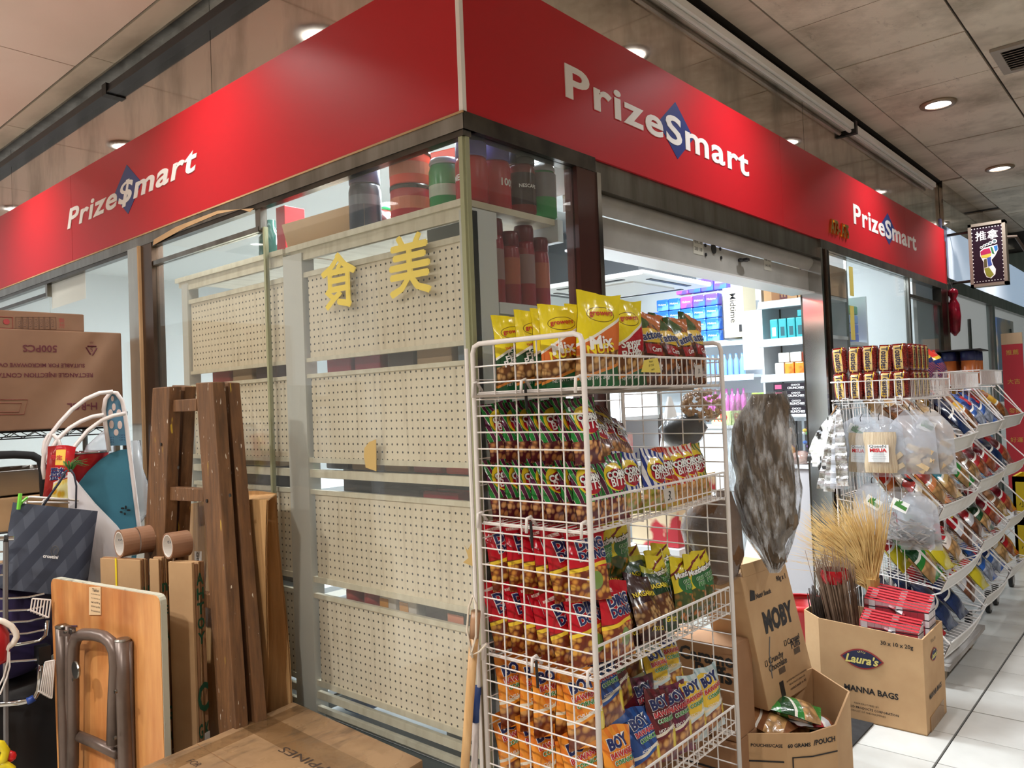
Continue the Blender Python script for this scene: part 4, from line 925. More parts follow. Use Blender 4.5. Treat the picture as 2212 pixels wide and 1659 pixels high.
PR['boyp'] = boy(rgb(110, 34, 66), rgb(84, 26, 52), 'BBQ FLAVOR', 16)
PR['boyw'] = boy(rgb(206, 220, 222), rgb(170, 196, 200), 'GOLDEN SWEET', 17, True)
used = {}
def put(kind, x, y, z, label, rz=90.0, tilt=0.0, roll=0.0, group=None, sc=1.0):
    p = PR[kind]
    if kind in used: p = dup(p)
    used[kind] = 1
    p.location = (x, y, z); p.rotation_euler = (R(-tilt), R(roll), R(rz)); p.scale = (sc, sc, sc)
    p['label'] = label
    if group: p['group'] = group
    return p
# ------------------------------------------------------------------ WIRE RACK at the corner
RX0, RX1, RY0, RY1, RZ = 0.062, 0.432, -0.062, 0.668, 1.565
rack = thing('wire_rack', 'tall white wire display rack with four lipped shelves at the shop corner', 'rack', ((RX0 + RX1) / 2, (RY0 + RY1) / 2, 0))
def frame(y, nm):
    z0 = 0.05; r = 0.007; k = 0.025
    path = [(RX0, y, z0), (RX0, y, RZ - k), (RX0 + 0.007, y, RZ - 0.007), (RX0 + k, y, RZ), (RX1 - k, y, RZ), (RX1 - 0.007, y, RZ - 0.007), (RX1, y, RZ - k), (RX1, y, z0)]
    o = MB().tube(path, r, 8).build(nm, WHITE_WIRE, rack, smooth=True)
    g = MB()
    n = 5
    for i in range(1, n):
        x = RX0 + (RX1 - RX0) * i / n; g.tube([(x, y + 0.004, z0 + 0.1), (x, y + 0.004, RZ)], 0.0022, 5)
    z = RZ - 0.062
    while z > 0.12:
        g.tube([(RX0 - 0.004, y, z), (RX1 + 0.004, y, z)], 0.0022, 5); z -= 0.0445
    g.build('grid_wires', WHITE_WIRE, rack)
frame(RY0, 'end_frame'); frame(RY1, 'end_frame')
bg = MB()
for i in range(0, 10):
    y = RY0 + 0.02 + (RY1 - RY0 - 0.04) * i / 9; bg.tube([(RX0, y, 0.08), (RX0, y, 1.50)], 0.0018, 4)
for i in range(0, 20):
    z = 0.1 + 0.072 * i; bg.tube([(RX0 - 0.003, RY0, z), (RX0 - 0.003, RY1, z)], 0.0018, 4)
bg.build('back_grid', WHITE_WIRE, rack)
MB().tube([(RX0 - 0.02, RY0 - 0.004, 0.05), (RX0 - 0.02, RY0 - 0.004, RZ - 0.01)], 0.0055, 7).build('back_post', WHITE_WIRE, rack)
SZ = [1.432, 1.080, 0.726, 0.362]
for k, z in enumerate(SZ):
    s_ = MB(); xf = RX1 - 0.004; ya, yb = RY0 + 0.012, RY1 - 0.012; lip = 0.08
    for y in (ya, yb): s_.tube([(RX0 + 0.006, y, z), (xf, y, z)], 0.003, 6)
    for i in range(14):
        x = RX0 + 0.01 + (xf - RX0 - 0.012) * i / 13; s_.tube([(x, ya, z), (x, yb, z)], 0.0016, 4)
    for i in range(4):
        y = ya + (yb - ya) * i / 3; s_.tube([(RX0, y, z - 0.004), (xf, y, z - 0.004)], 0.0024, 5)
    s_.build('shelf', WHITE_WIRE, rack)
    l_ = MB()
    l_.tube([(xf, ya, z + lip), (xf, yb, z + lip)], 0.0036, 7); l_.tube([(xf + 0.001, ya, z + lip * 0.38), (xf + 0.001, yb, z + lip * 0.38)], 0.0021, 5); l_.tube([(xf - 0.004, ya, z), (xf - 0.004, yb, z)], 0.003, 6)
    n = 24
    for i in range(n + 1):
        y = ya + (yb - ya) * i / n; l_.tube([(xf + 0.002, y, z + lip), (xf + 0.002, y, z + 0.006), (xf - 0.004, y, z - 0.001), (xf - 0.03, y, z - 0.001)], 0.0019, 5)
    l_.build('shelf_lip', WHITE_WIRE, rack)
    for x in (RX0 + 0.012, (RX0 + RX1) / 2, RX1 - 0.012):
        MB().tube([(x, RY0 + 0.02, z + 0.004), (x, RY0 - 0.002, z + 0.030), (x - 0.004, RY0 - 0.012, z + 0.026), (x - 0.006, RY0 - 0.013, z - 0.012)], 0.0042, 6).build('hook', WHITE_WIRE, rack, smooth=True)
        if x != RX0 + 0.012 and x != RX1 - 0.012 : MB().tube([(x + 0.003, RY0 - 0.006, z + 0.018), (x + 0.004, RY0 - 0.004, z - 0.05)], 0.004, 5).build('cable_tie', BLACK, rack)
MB().cbox(((RX0 + RX1) / 2 - 0.01, RY0 + 0.3, SZ[0] - 0.010), (0.30, 0.66, 0.006)).build('shelf_liner', plain('grey_brown_liner', rgb(146, 134, 122), 0.6), rack)
# price cards
def card(label, pts, ax, val, mat, lines, ink=INK):
    P = [pt(px, py, ax, val) for px, py in pts]
    o = MB().prism(P, (0.0008, 0, 0)).build('price_card', mat); tag(o, label, 'price card')
    c = sum(P, Vector()) / len(P); u = (P[1] - P[0]).normalized(); n = Vector((1, 0, 0)); vz = n.cross(u) if n.cross(u).z > 0 else -n.cross(u)
    for (s_, dx, dy, ww) in lines: letters(s_, planefn(c + n * 0.0018 + u * dx + vz * dy, u, vz), ink, o, w=ww, bold=-0.005 if ww > 0.02 else 0.0, shear=0.25)
    return o
YC = plain('yellow_card', rgb(226, 206, 96), 0.6)
card('yellow card reading 12.00 each on the top lip of the wire rack', ((1391, 778), (1420, 773), (1427, 805), (1385, 804)), 'x', RX1 + 0.004, YC, (('Aussyn', 0.0, 0.011, 0.02), ('$ 12.00', 0.0, 0.001, 0.026), ('each', 0.006, -0.010, 0.016)))
card('small grey card reading 3. on the top lip near the rack right post', ((1501, 790), (1516, 787), (1518, 813), (1501, 816)), 'x', RX1 + 0.004, plain('grey_card', rgb(198, 190, 182), 0.7), (('3.', 0, 0, 0.012),))
card('grey card reading 3. on the lip of the second shelf', ((1432, 1057), (1455, 1052), (1459, 1083), (1437, 1089)), 'x', RX1 + 0.004, plain('grey_card', rgb(198, 190, 182), 0.7), (('3.', 0, 0, 0.022),))
# ------------------------------------------------------------------ stock of the rack
# top shelf
z = SZ[0] + 0.004
for i, (kd, cl, x, y, rz, ti, ro, sc) in enumerate((('garlic', 'green', 0.105, 0.055, 70, 2, 0, 1.0), ('garlic', 'green', 0.150, -0.015 + 0.03, 62, 3, -2, 1.0), ('garlic', 'green', 0.215, 0.02, 58, 4, 2, 1.03), ('garlic', 'green', 0.262, 0.04, 62, 3, 0, 1.03), ('mix', 'orange', 0.312, 0.015, 52, 4, 0, 1.06), ('hot', 'red', 0.345, 0.085, 62, 3, 0, 1.06))):
    put(kd, x, y, z, 'yellow and %s nut pouch, %s from the glass along the top shelf end' % (cl, ORD[i]), rz, ti, ro, 'nut pouches on the top shelf', sc)
put('mix', 0.385, 0.055, z, 'tall yellow and orange nut pouch standing foremost at the top shelf corner', 66, -1, 4, 'nut pouches on the top shelf', 1.17)
put('hot', 0.35, 0.155, z, 'yellow and red nut pouch set back behind the wrinkled foremost red one', 80, 3, -3, 'nut pouches on the top shelf', 1.06)
put('hot', 0.375, 0.225, z, 'yellow and red nut pouch with white swirl beside the corn ring bags', 78, 2, 1, 'nut pouches on the top shelf', 1.16)
for i, (x, y, rz, ti, ro, sc) in enumerate(((0.30, 0.32, 80, 10, 0, 1.1), (0.365, 0.345, 76, 8, 4, 1.08), (0.365, 0.45, 82, 9, 8, 1.06), (0.30, 0.52, 80, 12, 0, 1.1), (0.375, 0.55, 88, 8, -4, 1.04), (0.365, 0.625, 90, 8, 8, 1.12))):
    put('tatt', x, y, z, 'brown corn ring bag at the right of the top shelf, %s from the pouches' % ORD[i], rz, ti, ro, 'corn ring bags on the top shelf', sc)
# second shelf
z = SZ[1] + 0.004
for lay in range(2):
    for i in range(7):
        put('cbgreen', 0.098 + 0.047 * i, 0.022 + 0.004 * (i % 3), z + 0.155 * lay, 'green and purple corn bag, %s row of the second shelf, %s from the glass' % ('upper' if lay else 'lower', ORD[i]), 72 + (i * 7) % 9, 12, (-3, 2, 0, 4)[i % 4], 'green corn bags on the second shelf')
for i, (kd, l, x, y, ti, ro, dz) in enumerate((('cbgreen', 'green corn bag at the second shelf front, second from the rack end', 0.385, 0.125, 8, 0, 0), ('cbblue', 'blue and white striped corn bag, left of the pair on the second shelf', 0.36, 0.225, 6, 3, 0), ('cbblue', 'blue and white striped corn bag, right of the pair on the second shelf', 0.39, 0.31, 8, 8, 0), ('cbred', 'orange red corn bag with blue oval on the second shelf', 0.38, 0.40, 10, 0, 0.0), ('cbwhite', 'white and red striped corn bag, left one on the second shelf', 0.385, 0.475, 8, -4, 0.0), ('cbwhite', 'white and red striped corn bag, right one on the second shelf', 0.375, 0.55, 8, -5, 0), ('cbyel', 'yellow corn bag at the right end of the second shelf', 0.37, 0.615, 8, -6, 0.0))):
    put(kd, x, y, z + dz, l, 82, ti, ro)
for i, (x, y, dz, ti, ro) in enumerate(((0.27, 0.12, 0.155, 24, 10), (0.335, 0.15, 0.135, 32, 18), (0.30, 0.24, 0.14, 30, 10), (0.28, 0.33, 0.12, 34, 24))):
    put('cbdark', x, y, z + dz, 'dark red corn bag heaped behind the second shelf front, %s from the left' % ORD[i], 82, ti, ro, 'dark red corn bags on the second shelf', 1.1)
# third shelf
z = SZ[2] + 0.004
for lay in range(2):
    for i in range(6):
        put('ding', 0.10 + 0.052 * i, 0.025 + 0.006 * (i % 2), z + 0.16 * lay, 'red nut bag with navy lettering, %s row of the third shelf, %s from the glass' % ('upper' if lay else 'lower', ORD[i]), 70 + (i * 5) % 12, 14, (-6, 0, 4, -3)[i % 4] + lay * 4, 'red nut bags on the third shelf')
put('ding', 0.395, 0.10, z + 0.006, 'red nut bag foremost at the third shelf lip beside the brown bags', 86, 12, 6)
for i, (x, y, ti, ro, dz) in enumerate(((0.36, 0.20, 30, 12, 0.0), (0.39, 0.275, 28, 14, 0.0), (0.30, 0.25, 30, 10, 0.03))):
    put('nagab', x, y, z + dz, 'brown nut bag with yellow lettering leaning on the third shelf, %s' % ('left', 'front right', 'behind')[i], 84, ti, ro)
for i, (x, y, ti, ro, dz) in enumerate(((0.375, 0.375, 26, 14, 0.0), (0.315, 0.36, 24, 12, 0.03), (0.25, 0.32, 22, 8, 0.05), (0.22, 0.20, 22, 6, 0.05), (0.18, 0.42, 18, 4, 0.04))):
    put('nagag', x, y, z + dz, 'dark green nut bag with yellow lettering on the third shelf, %s from the front' % ORD[i], 84, ti, ro)
for i, (x, y, ti, ro, dz) in enumerate(((0.33, 0.44, 14, 4, 0.01), (0.30, 0.50, 14, 0, 0.015), (0.375, 0.485, 12, 6, 0.0), (0.385, 0.545, 10, 4, 0.0), (0.375, 0.625, 8, -3, 0.0), (0.27, 0.57, 14, 5, 0.02), (0.22, 0.50, 14, -4, 0.02))):
    put('mung', x, y, z + dz, 'yellow green pea bag, right of the third shelf, %s' % ('behind the brown bags', 'second row middle', 'front left', 'front middle', 'front right by the post', 'back right', 'back middle')[i], 84, ti, ro, 'pea bags on the third shelf')
for i in range(2):
    put('mung', 0.24, 0.245 + 0.085 * i, SZ[1] - 0.225, 'yellow and green pea bag hanging under the second shelf, %s' % ('left' if i == 0 else 'right'), 84, 0, 2)
# lowest visible shelf
z = SZ[3] + 0.004
for lay in range(2):
    for i in range(5):
        put('boyo', 0.105 + 0.058 * i, 0.025 + 0.006 * (i % 2), z - 0.01 * 0 + 0.15 * lay, 'orange cornick bag, %s row of the bottom shelf, %s from the glass' % ('upper' if lay else 'lower', ORD[i]), 66 + (i * 7) % 14, 12, (-4, 3, 0, 8)[i % 4] + 5 * lay, 'orange cornick bags on the bottom shelf')
for i, (kd, c, x, y, ti, ro, dz) in enumerate((('boyo', 'orange', 0.40, 0.07, 14, 10, 0.0), ('boyb', 'blue', 0.33, 0.15, 20, 4, 0.16), ('boyb', 'blue', 0.37, 0.17, 24, 8, 0.005), ('boyb', 'blue', 0.395, 0.225, 22, 6, -0.0), ('boyr', 'dark red', 0.385, 0.315, 16, 10, 0.02), ('boyr', 'dark red', 0.28, 0.27, 18, 0, 0.15), ('boyp', 'purple', 0.385, 0.41, 14, 6, 0.01), ('boyp', 'purple', 0.31, 0.36, 16, 8, 0.03), ('boyw', 'white and yellow', 0.38, 0.50, 10, 4, 0.01), ('boyw', 'white and yellow', 0.385, 0.605, 8, 0, 0.01), ('boyw', 'white and yellow', 0.30, 0.47, 26, 12, 0.10), ('boyw', 'white and yellow', 0.28, 0.56, 22, 14, 0.11), ('boyw', 'white and yellow', 0.22, 0.42, 30, 16, 0.18), ('boyb', 'blue', 0.20, 0.13, 16, 0, 0.12))):
    put(kd, x, y, z + dz, '%s cornick bag on the bottom rack shelf, %s' % (c, ('at the lip corner', 'upright above the blue pair', 'left of the blue pair', 'front at the lip', 'front with white lettering', 'set back high', 'front beside the dark red', 'behind the front purple', 'front left of its kind', 'front right by the post', 'lying behind, left', 'lying behind, right', 'highest under the third shelf', 'deep behind the orange rows')[i]), 82, ti, ro)
# ================================================================== RIGHT SIDE: RACKS, BOXES, BROOMS
from mathutils import noise as mnoise
def blob(mb, c, prof, n=18, amp=0.0, fr=6.0, seed=0.0):
    """rings (z, rx, ry, dx, dy) round c with lumpy noise"""
    c = Vector(c); k0 = len(mb.v)
    for (z, rx, ry, dx, dy) in prof:
        for k in range(n):
            a = 2 * PI * k / n; p = Vector((dx + rx * math.cos(a), dy + ry * math.sin(a), z))
            q = mnoise.noise((p + Vector((seed, seed * 2, 0))) * fr) * amp
            mb.v.append(c + p + Vector((math.cos(a), math.sin(a), 0)) * q)
    for i in range(len(prof) - 1):
        for k in range(n):
            mb.f.append((k0 + i * n + k, k0 + i * n + (k + 1) % n, k0 + (i + 1) * n + (k + 1) % n, k0 + (i + 1) * n + k))
    mb.f.append(tuple(k0 + k for k in range(n - 1, -1, -1))); mb.f.append(tuple(k0 + (len(prof) - 1) * n + k for k in range(n)))
    return mb
CLEARBAG = film('clear_bag', (0.93, 0.94, 0.95, 1), 0.10, 0.10, 18, 0.8, rgb(225, 228, 232))
HAZYBAG = film('hazy_bag', (0.9, 0.91, 0.93, 1), 0.30, 0.16, 14, 0.7, rgb(226, 228, 234))
# ------------------------------------------------------------------ sloping-tray racks along the right front
UY = [(2.45, 3.25, 0.0), (3.27, 4.02, 0.035), (4.04, 4.80, 0.05)]
TZ = [1.10, 0.80, 0.47, 0.17]
LIPM = mottled('white_lip_board', rgb(224, 222, 218), rgb(186, 176, 166), 3.0, 0.4, 0, (1, 1, 1), 0.55, 0.85)
for ui, (y0, y1, dz) in enumerate(UY):
    rk = thing('tray_rack', ('nearest white wire tray rack, hung with bags on its end', 'middle white wire tray rack of the row on the right', 'farthest white wire tray rack of the row on the right')[ui], 'rack', (0.38, (y0 + y1) / 2, 0))
    for nm, y in (('end_panel', y0 + 0.006), ('end_panel', y1 - 0.006)):
        g = MB()
        prof = [(0.15, 0.12), (0.15, 1.33 + dz), (0.47, 1.33 + dz)]
        for tz in TZ: prof += [(0.46, tz + dz + 0.27 if tz == TZ[0] else tz + dz + 0.21), (0.63, tz + dz + 0.03), (0.60, tz + dz - 0.035)]
        prof += [(0.15, 0.10)]
        g.tube([(x, y, z) for x, z in prof], 0.0045, 6, closed=True)
        for i in range(9):
            x = 0.18 + 0.034 * i; g.tube([(x, y, 0.12), (x, y, 1.33 + dz)], 0.002, 4)
        for tz in TZ:
            g.tube([(0.15, y, tz + dz + 0.05), (0.61, y, tz + dz - 0.02)], 0.003, 5)
            g.tube([(0.44, y + 0.012, tz + dz + 0.24), (0.625, y + 0.012, tz + dz + 0.03)], 0.003, 5)
        g.build(nm, WHITE_WIRE, rk)
    for tz in TZ:
        z = tz + dz; m_ = MB()
        n = 16
        for i in range(n + 1):
            y = y0 + 0.02 + (y1 - y0 - 0.04) * i / n; m_.tube([(0.16, y, z + 0.34 if tz < 1 else z + 0.22), (0.17, y, z + 0.07), (0.60, y, z - 0.02)], 0.0018, 4)
        for x, zz in ((0.17, z + 0.07), (0.165, z + 0.2), (0.40, z + 0.02)): m_.tube([(x, y0, zz), (x, y1, zz)], 0.0028, 5)
        m_.build('tray_wires', WHITE_WIRE, rk)
        l_ = MB()
        l_.grid(lambda u, v: (0.600 + 0.035 * v + 0.018 * math.sin(PI * u), y0 + (y1 - y0) * u, z - 0.03 + 0.072 * v), 10, 2)
        l_.grid(lambda u, v: (0.596 + 0.035 * v + 0.018 * math.sin(PI * u), y1 - (y1 - y0) * u, z - 0.03 + 0.072 * v), 10, 2)
        l_.tube([(0.636 + 0.018 * math.sin(PI * i / 10), y0 + (y1 - y0) * i / 10, z + 0.043) for i in range(11)], 0.004, 5)
        l_.tube([(0.602 + 0.018 * math.sin(PI * i / 10), y0 + (y1 - y0) * i / 10, z - 0.032) for i in range(11)], 0.004, 5)
        l_.build('tray_lip', LIPM, rk, smooth=False)
    # top basket
    b_ = MB(); zb, zt = 1.345 + dz, 1.438 + dz; X0, X1 = 0.147, 0.512
    for zz, r in ((zt, 0.0045), (zb, 0.0045)):
        b_.tube([(X0, y0, zz), (X1, y0, zz), (X1, y1, zz), (X0, y1, zz)], r, 6, closed=True)
    for i in range(1, 11): 
        x = X0 + (X1 - X0) * i / 11; b_.tube([(x, y0, zb), (x, y0, zt)], 0.0026, 5); b_.tube([(x, y1, zb), (x, y1, zt)], 0.0022, 4); b_.tube([(x, y0, zb), (x, y1, zb)], 0.002, 4)
    n = 30
    for i in range(1, n):
        y = y0 + (y1 - y0) * i / n; b_.tube([(X1, y, zb), (X1, y, zt)], 0.0022, 4)
    b_.build('top_basket', WHITE_WIRE, rk)
    for x in (0.215, 0.465):
        MB().tube([(x - 0.014, y0 - 0.007, zb - 0.026), (x + 0.014, y0 - 0.007, zb - 0.026), (x + 0.014, y0 - 0.007, zb + 0.010), (x - 0.014, y0 - 0.007, zb + 0.010)], 0.003, 5, closed=True).build('basket_clip', WHITE_WIRE, rk)
    for k, y in enumerate((y0 + 0.1, y1 - 0.1)):
        for x in (0.2, 0.52):
            if ui == 0: continue
            w_ = MB().lathe((x, y, 0.05), [(0.02, -0.012), (0.05, -0.012), (0.05, 0.012), (0.02, 0.012)], 20, 'x').build('castor_wheel', BLACK, rk, smooth=False)
            MB().lathe((x + 0.013, y, 0.05), [(0.034, 0), (0.030, 0.003), (0.012, 0.004)], 18, 'x').build('wheel_hub', plain('grey_hub', rgb(170, 170, 172), 0.4), w_)
            MB().cbox((x, y, 0.10), (0.03, 0.05, 0.06)).build('castor_fork', BLACK, rk)
# wooden skid under the nearest rack
o = thing('wooden_dolly', 'low grey wooden dolly under the nearest tray rack', 'dolly', (0.4, 2.8, 0))
WOODG = mottled('weathered_plank', rgb(168, 164, 160), rgb(120, 112, 104), 5, 0.7, 0, (6, 0.6, 1))
for k in range(3): MB().box((0.16 + 0.16 * k, 2.42, 0.085), (0.308 + 0.16 * k, 3.22, 0.108)).build('plank', WOODG, o)
for y in (2.55, 3.12):
    MB().lathe((0.56, y, 0.043), [(0.01, -0.02), (0.042, -0.02), (0.042, 0.02), (0.01, 0.02)], 18, 'x').build('castor_wheel', plain('tan_wheel', rgb(176, 158, 132), 0.5), o)
    MB().lathe((0.2, y, 0.043), [(0.01, -0.02), (0.042, -0.02), (0.042, 0.02), (0.01, 0.02)], 18, 'x').build('castor_wheel', plain('tan_wheel', rgb(176, 158, 132), 0.5), o)
# bags in the trays
def snack(nm, base, c2, nut, seed, word=None, wm=WINK, wd=0.2, h=0.27, t=0.035):
    m = artmat('snack_print_%s' % nm, [base, ('band', 0.62, 0.86, c2, 0.35, 0.04), ('band', 0.55, 0.6, rgb(240, 236, 226), 0.3, 0.03)] + ([('nuts', 0.08, 0.42, nut, tuple(x * 0.75 for x in nut[:3]) + (1,), tuple(x * 0.4 for x in nut[:3]) + (1,), 5, 0.3)] if nut else []))
    return make_pouch('snack_pouch', '', 'snack bag', wd, h, t, m, [(word, 0.5, 0.72, wd * 0.6, wm, 0.04, 0.12, None)] if word else (), seed=seed)
TN = rgb(220, 170, 110)
KB = {
    'green': snack('green', rgb(40, 130, 50), rgb(20, 70, 34), TN, 31), 'red': snack('red', rgb(170, 26, 34), rgb(110, 18, 30), rgb(200, 110, 70), 32),
    'CP': snack('cp', rgb(232, 216, 190), rgb(206, 50, 40), TN, 33, 'CP', INK), 'orange': snack('orange', rgb(226, 140, 80), rgb(190, 50, 30), TN, 34),
    'teal': snack('teal', rgb(216, 182, 120), rgb(50, 150, 170), TN, 35), 'redblue': snack('redblue', rgb(206, 206, 210), rgb(176, 26, 34), rgb(150, 90, 60), 36, 'Sunnies', YELLOWINK),
    'white': snack('white', rgb(226, 210, 200), rgb(190, 40, 50), TN, 37, 'QC', REDINK), 'yellow': snack('yellow', rgb(214, 196, 40), rgb(180, 40, 40), None, 38),
    'navy': snack('navy', rgb(24, 44, 84), rgb(16, 28, 60), None, 39), 'blue': snack('blue', rgb(40, 90, 170), rgb(30, 50, 110), rgb(180, 190, 210), 40, 'BB', REDINK),
    'gold': snack('gold', rgb(150, 80, 36), rgb(210, 160, 50), rgb(160, 100, 50), 41), 'brown': snack('brown', rgb(130, 84, 54), rgb(170, 120, 80), TN, 42),
    'darkgreen': snack('dgreen', rgb(24, 70, 34), rgb(16, 44, 22), TN, 43), 'clear': snack('clear', rgb(206, 170, 120), rgb(226, 210, 190), TN, 44)}
kbu = {}
def tray(kind, x, y, z, label, tilt=34, roll=0, rz=90):
    p = KB[kind]
    if kind in kbu: p = dup(p)
    kbu[kind] = 1; p.location = (x, y, z); p.rotation_euler = (R(-tilt), R(roll), R(rz)); p['label'] = label
CN = {'green': 'green', 'red': 'red', 'CP': 'cream and red', 'orange': 'orange', 'teal': 'teal and tan', 'redblue': 'red, blue and white', 'white': 'white and red', 'yellow': 'yellow', 'navy': 'navy', 'blue': 'blue', 'gold': 'brown and gold', 'brown': 'brown', 'darkgreen': 'dark green', 'clear': 'clear tan'}
PLAN = [(0, 0, ['brown', 'clear', 'clear']), (0, 1, ['CP', 'orange', 'teal']), (0, 2, ['green', 'yellow', 'white']), (0, 3, ['red', 'navy', 'navy']),
        (1, 0, ['navy', 'gold', 'blue']), (1, 1, ['green', 'brown', 'red']), (1, 2, ['redblue', 'redblue', 'darkgreen']), (1, 3, ['redblue', 'yellow', 'blue']),
        (2, 0, ['blue', 'gold', 'gold']), (2, 1, ['red', 'navy', 'red']), (2, 2, ['red', 'brown', 'red']), (2, 3, ['blue', 'clear', 'red'])]
for (ui, ti, ks) in PLAN:
    y0, y1, dz = UY[ui]
    for r_ in range(2):
        for k, kd in enumerate(ks):
            kk = kd if r_ == 0 else ks[(k + 1) % 3]
            y = y0 + 0.14 + 0.255 * k
            tray(kk, 0.56 - 0.13 * r_, y, TZ[ti] + dz + 0.004 + 0.035 * r_, '%s pouch, %s rack, tier %s from top, %s place, %s' % (CN[kk], ('near', 'middle', 'far')[ui], ('first', 'second', 'third', 'fourth')[ti], ('near', 'middle', 'far')[k], 'front' if r_ == 0 else 'behind'), 40 - 6 * r_, (-6, 4, 2)[k])
# cracker packs in the near top basket
m = artmat('cracker_print', [rgb(140, 34, 30), ('nuts', -1, 2, rgb(160, 50, 36), rgb(120, 28, 26), rgb(90, 20, 20), 16, 0), ('rect', 0.14, 0.72, 0.06, 0.94, rgb(222, 190, 120)), ('band', 0.3, 0.42, rgb(232, 190, 50), 2.0, 0), ('ell', 0.3, 0.14, 0.16, 0.08, rgb(240, 190, 60))], 0.16, 18, 0.8)
def crackers():
    o = thing('cracker_pack', '', 'cracker pack', (0, 0, 0), 'cracker packs in the near top basket')
    mb = MB(); bx = [(0.5 * math.copysign(abs(math.cos(a)) ** 0.35, math.cos(a)), 0.5 * math.copysign(abs(math.sin(a)) ** 0.35, math.sin(a))) for a in [2 * PI * (k + 0.5) / 20 - PI / 2 - PI * 0.0 for k in range(20)]]
    uv = []
    for j in range(8):
        v = j / 7; sc = 0.86 + 0.14 * math.sin(PI * min(1, max(0, v))) ** 0.4
        for k, (x, y) in enumerate(bx):
            mb.v.append(Vector((x * 0.068 * sc, y * 0.075 * sc, 0.13 * v))); uv.append(((x + 0.5), v))
    for j in range(7):
        for k in range(20): mb.f.append((j * 20 + k, j * 20 + (k + 1) % 20, (j + 1) * 20 + (k + 1) % 20, (j + 1) * 20 + k))
    mb.f.append(tuple(range(19, -1, -1))); mb.f.append(tuple(140 + k for k in range(20)))
    mb.build('wrapper', m, o, smooth=True, local=True, uvs=uv)
    letters('Toasties', lambda x, y: Vector((y * 1.0 - 0.002, -0.0385, 0.066 - x)), plain('dark_navy', rgb(36, 34, 66), 0.4), o, w=0.105, h=0.03, bold=0.02, local=True)
    return o
cp0 = crackers(); first = True
for lay in range(2):
    for i in range(5):
        p = cp0 if first else dup(cp0); first = False
        p.location = (0.192 + 0.070 * i, 2.49 + 0.006 * (i % 2), 1.35 + 0.131 * lay); p.rotation_euler = (0, R((-4, 2, 0, 3, -2)[i]), R((4, -3, 2, 0, 3)[i]))
        p['label'] = 'red cracker pack with yellow label at the basket end, %s layer, %s from the left' % ('upper' if lay else 'lower', ORD[i])
for i in range(4):
    p = dup(cp0); p.location = (0.475, 2.57 + 0.08 * i, 1.482); p.rotation_euler = (0, 0, R(90)); p['label'] = 'red cracker pack along the basket front, upper layer, %s from the end' % ORD[i]
    p = dup(cp0); p.location = (0.475, 2.57 + 0.08 * i, 1.35); p.rotation_euler = (0, 0, R(90)); p['label'] = 'red cracker pack along the basket front, lower layer, %s from the end' % ORD[i]
m = artmat('bbq_print', [rgb(30, 48, 110), ('stripes', 16, 0.5, rgb(170, 90, 90), 0.6, -1, 0.5), ('band', 0.66, 0.76, rgb(240, 200, 60), 0.1, 0.01), ('band', 0.76, 2, rgb(220, 50, 40), 0.1, 0.01)], 0.16)
bq = make_pouch('snack_pouch', '', 'snack bag', 0.2, 0.2, 0.04, m, (), seed=50)
for i in range(3):
    p = bq if i == 0 else dup(bq); p.location = (0.42, 3.10 + 0.23 * i, 1.40 + 0.03 * (i > 0)); p.rotation_euler = (R(-20), 0, R(90)); p['label'] = 'blue, yellow and red bag in the top baskets, %s beyond the cracker packs' % ORD[i]; p['group'] = 'blue bags in the top baskets'
for i in range(3):
    for j in range(3):
        x, y = 0.22 + 0.11 * j, 4.02 + 0.11 * i + 0.1
        o = thing('snack_can', 'dark blue topped snack can under the black tray, row %s, %s from the wall' % (ORD[i], ORD[j]), 'can', (x, y, 1.405), 'snack cans in the far basket')
        MB().lathe((x, y, 1.405), [(0.04, 0), (0.042, 0.004), (0.042, 0.15)], 16).build('body', plain('can_orange', rgb(190, 104, 50), 0.35), o, smooth=True)
        MB().lathe((x, y, 1.405), [(0.043, 0.15), (0.043, 0.205), (0.04, 0.21)], 16).build('cap', plain('can_navy', rgb(26, 34, 80), 0.35), o, smooth=True)
o = thing('black_tray', 'flat black tray lying on top of the far snack cans', 'tray', (0.33, 4.23, 1.62)); MB().cbox((0.33, 4.24, 1.622), (0.36, 0.40, 0.008), 0.06).build('tray', BLACK, o)
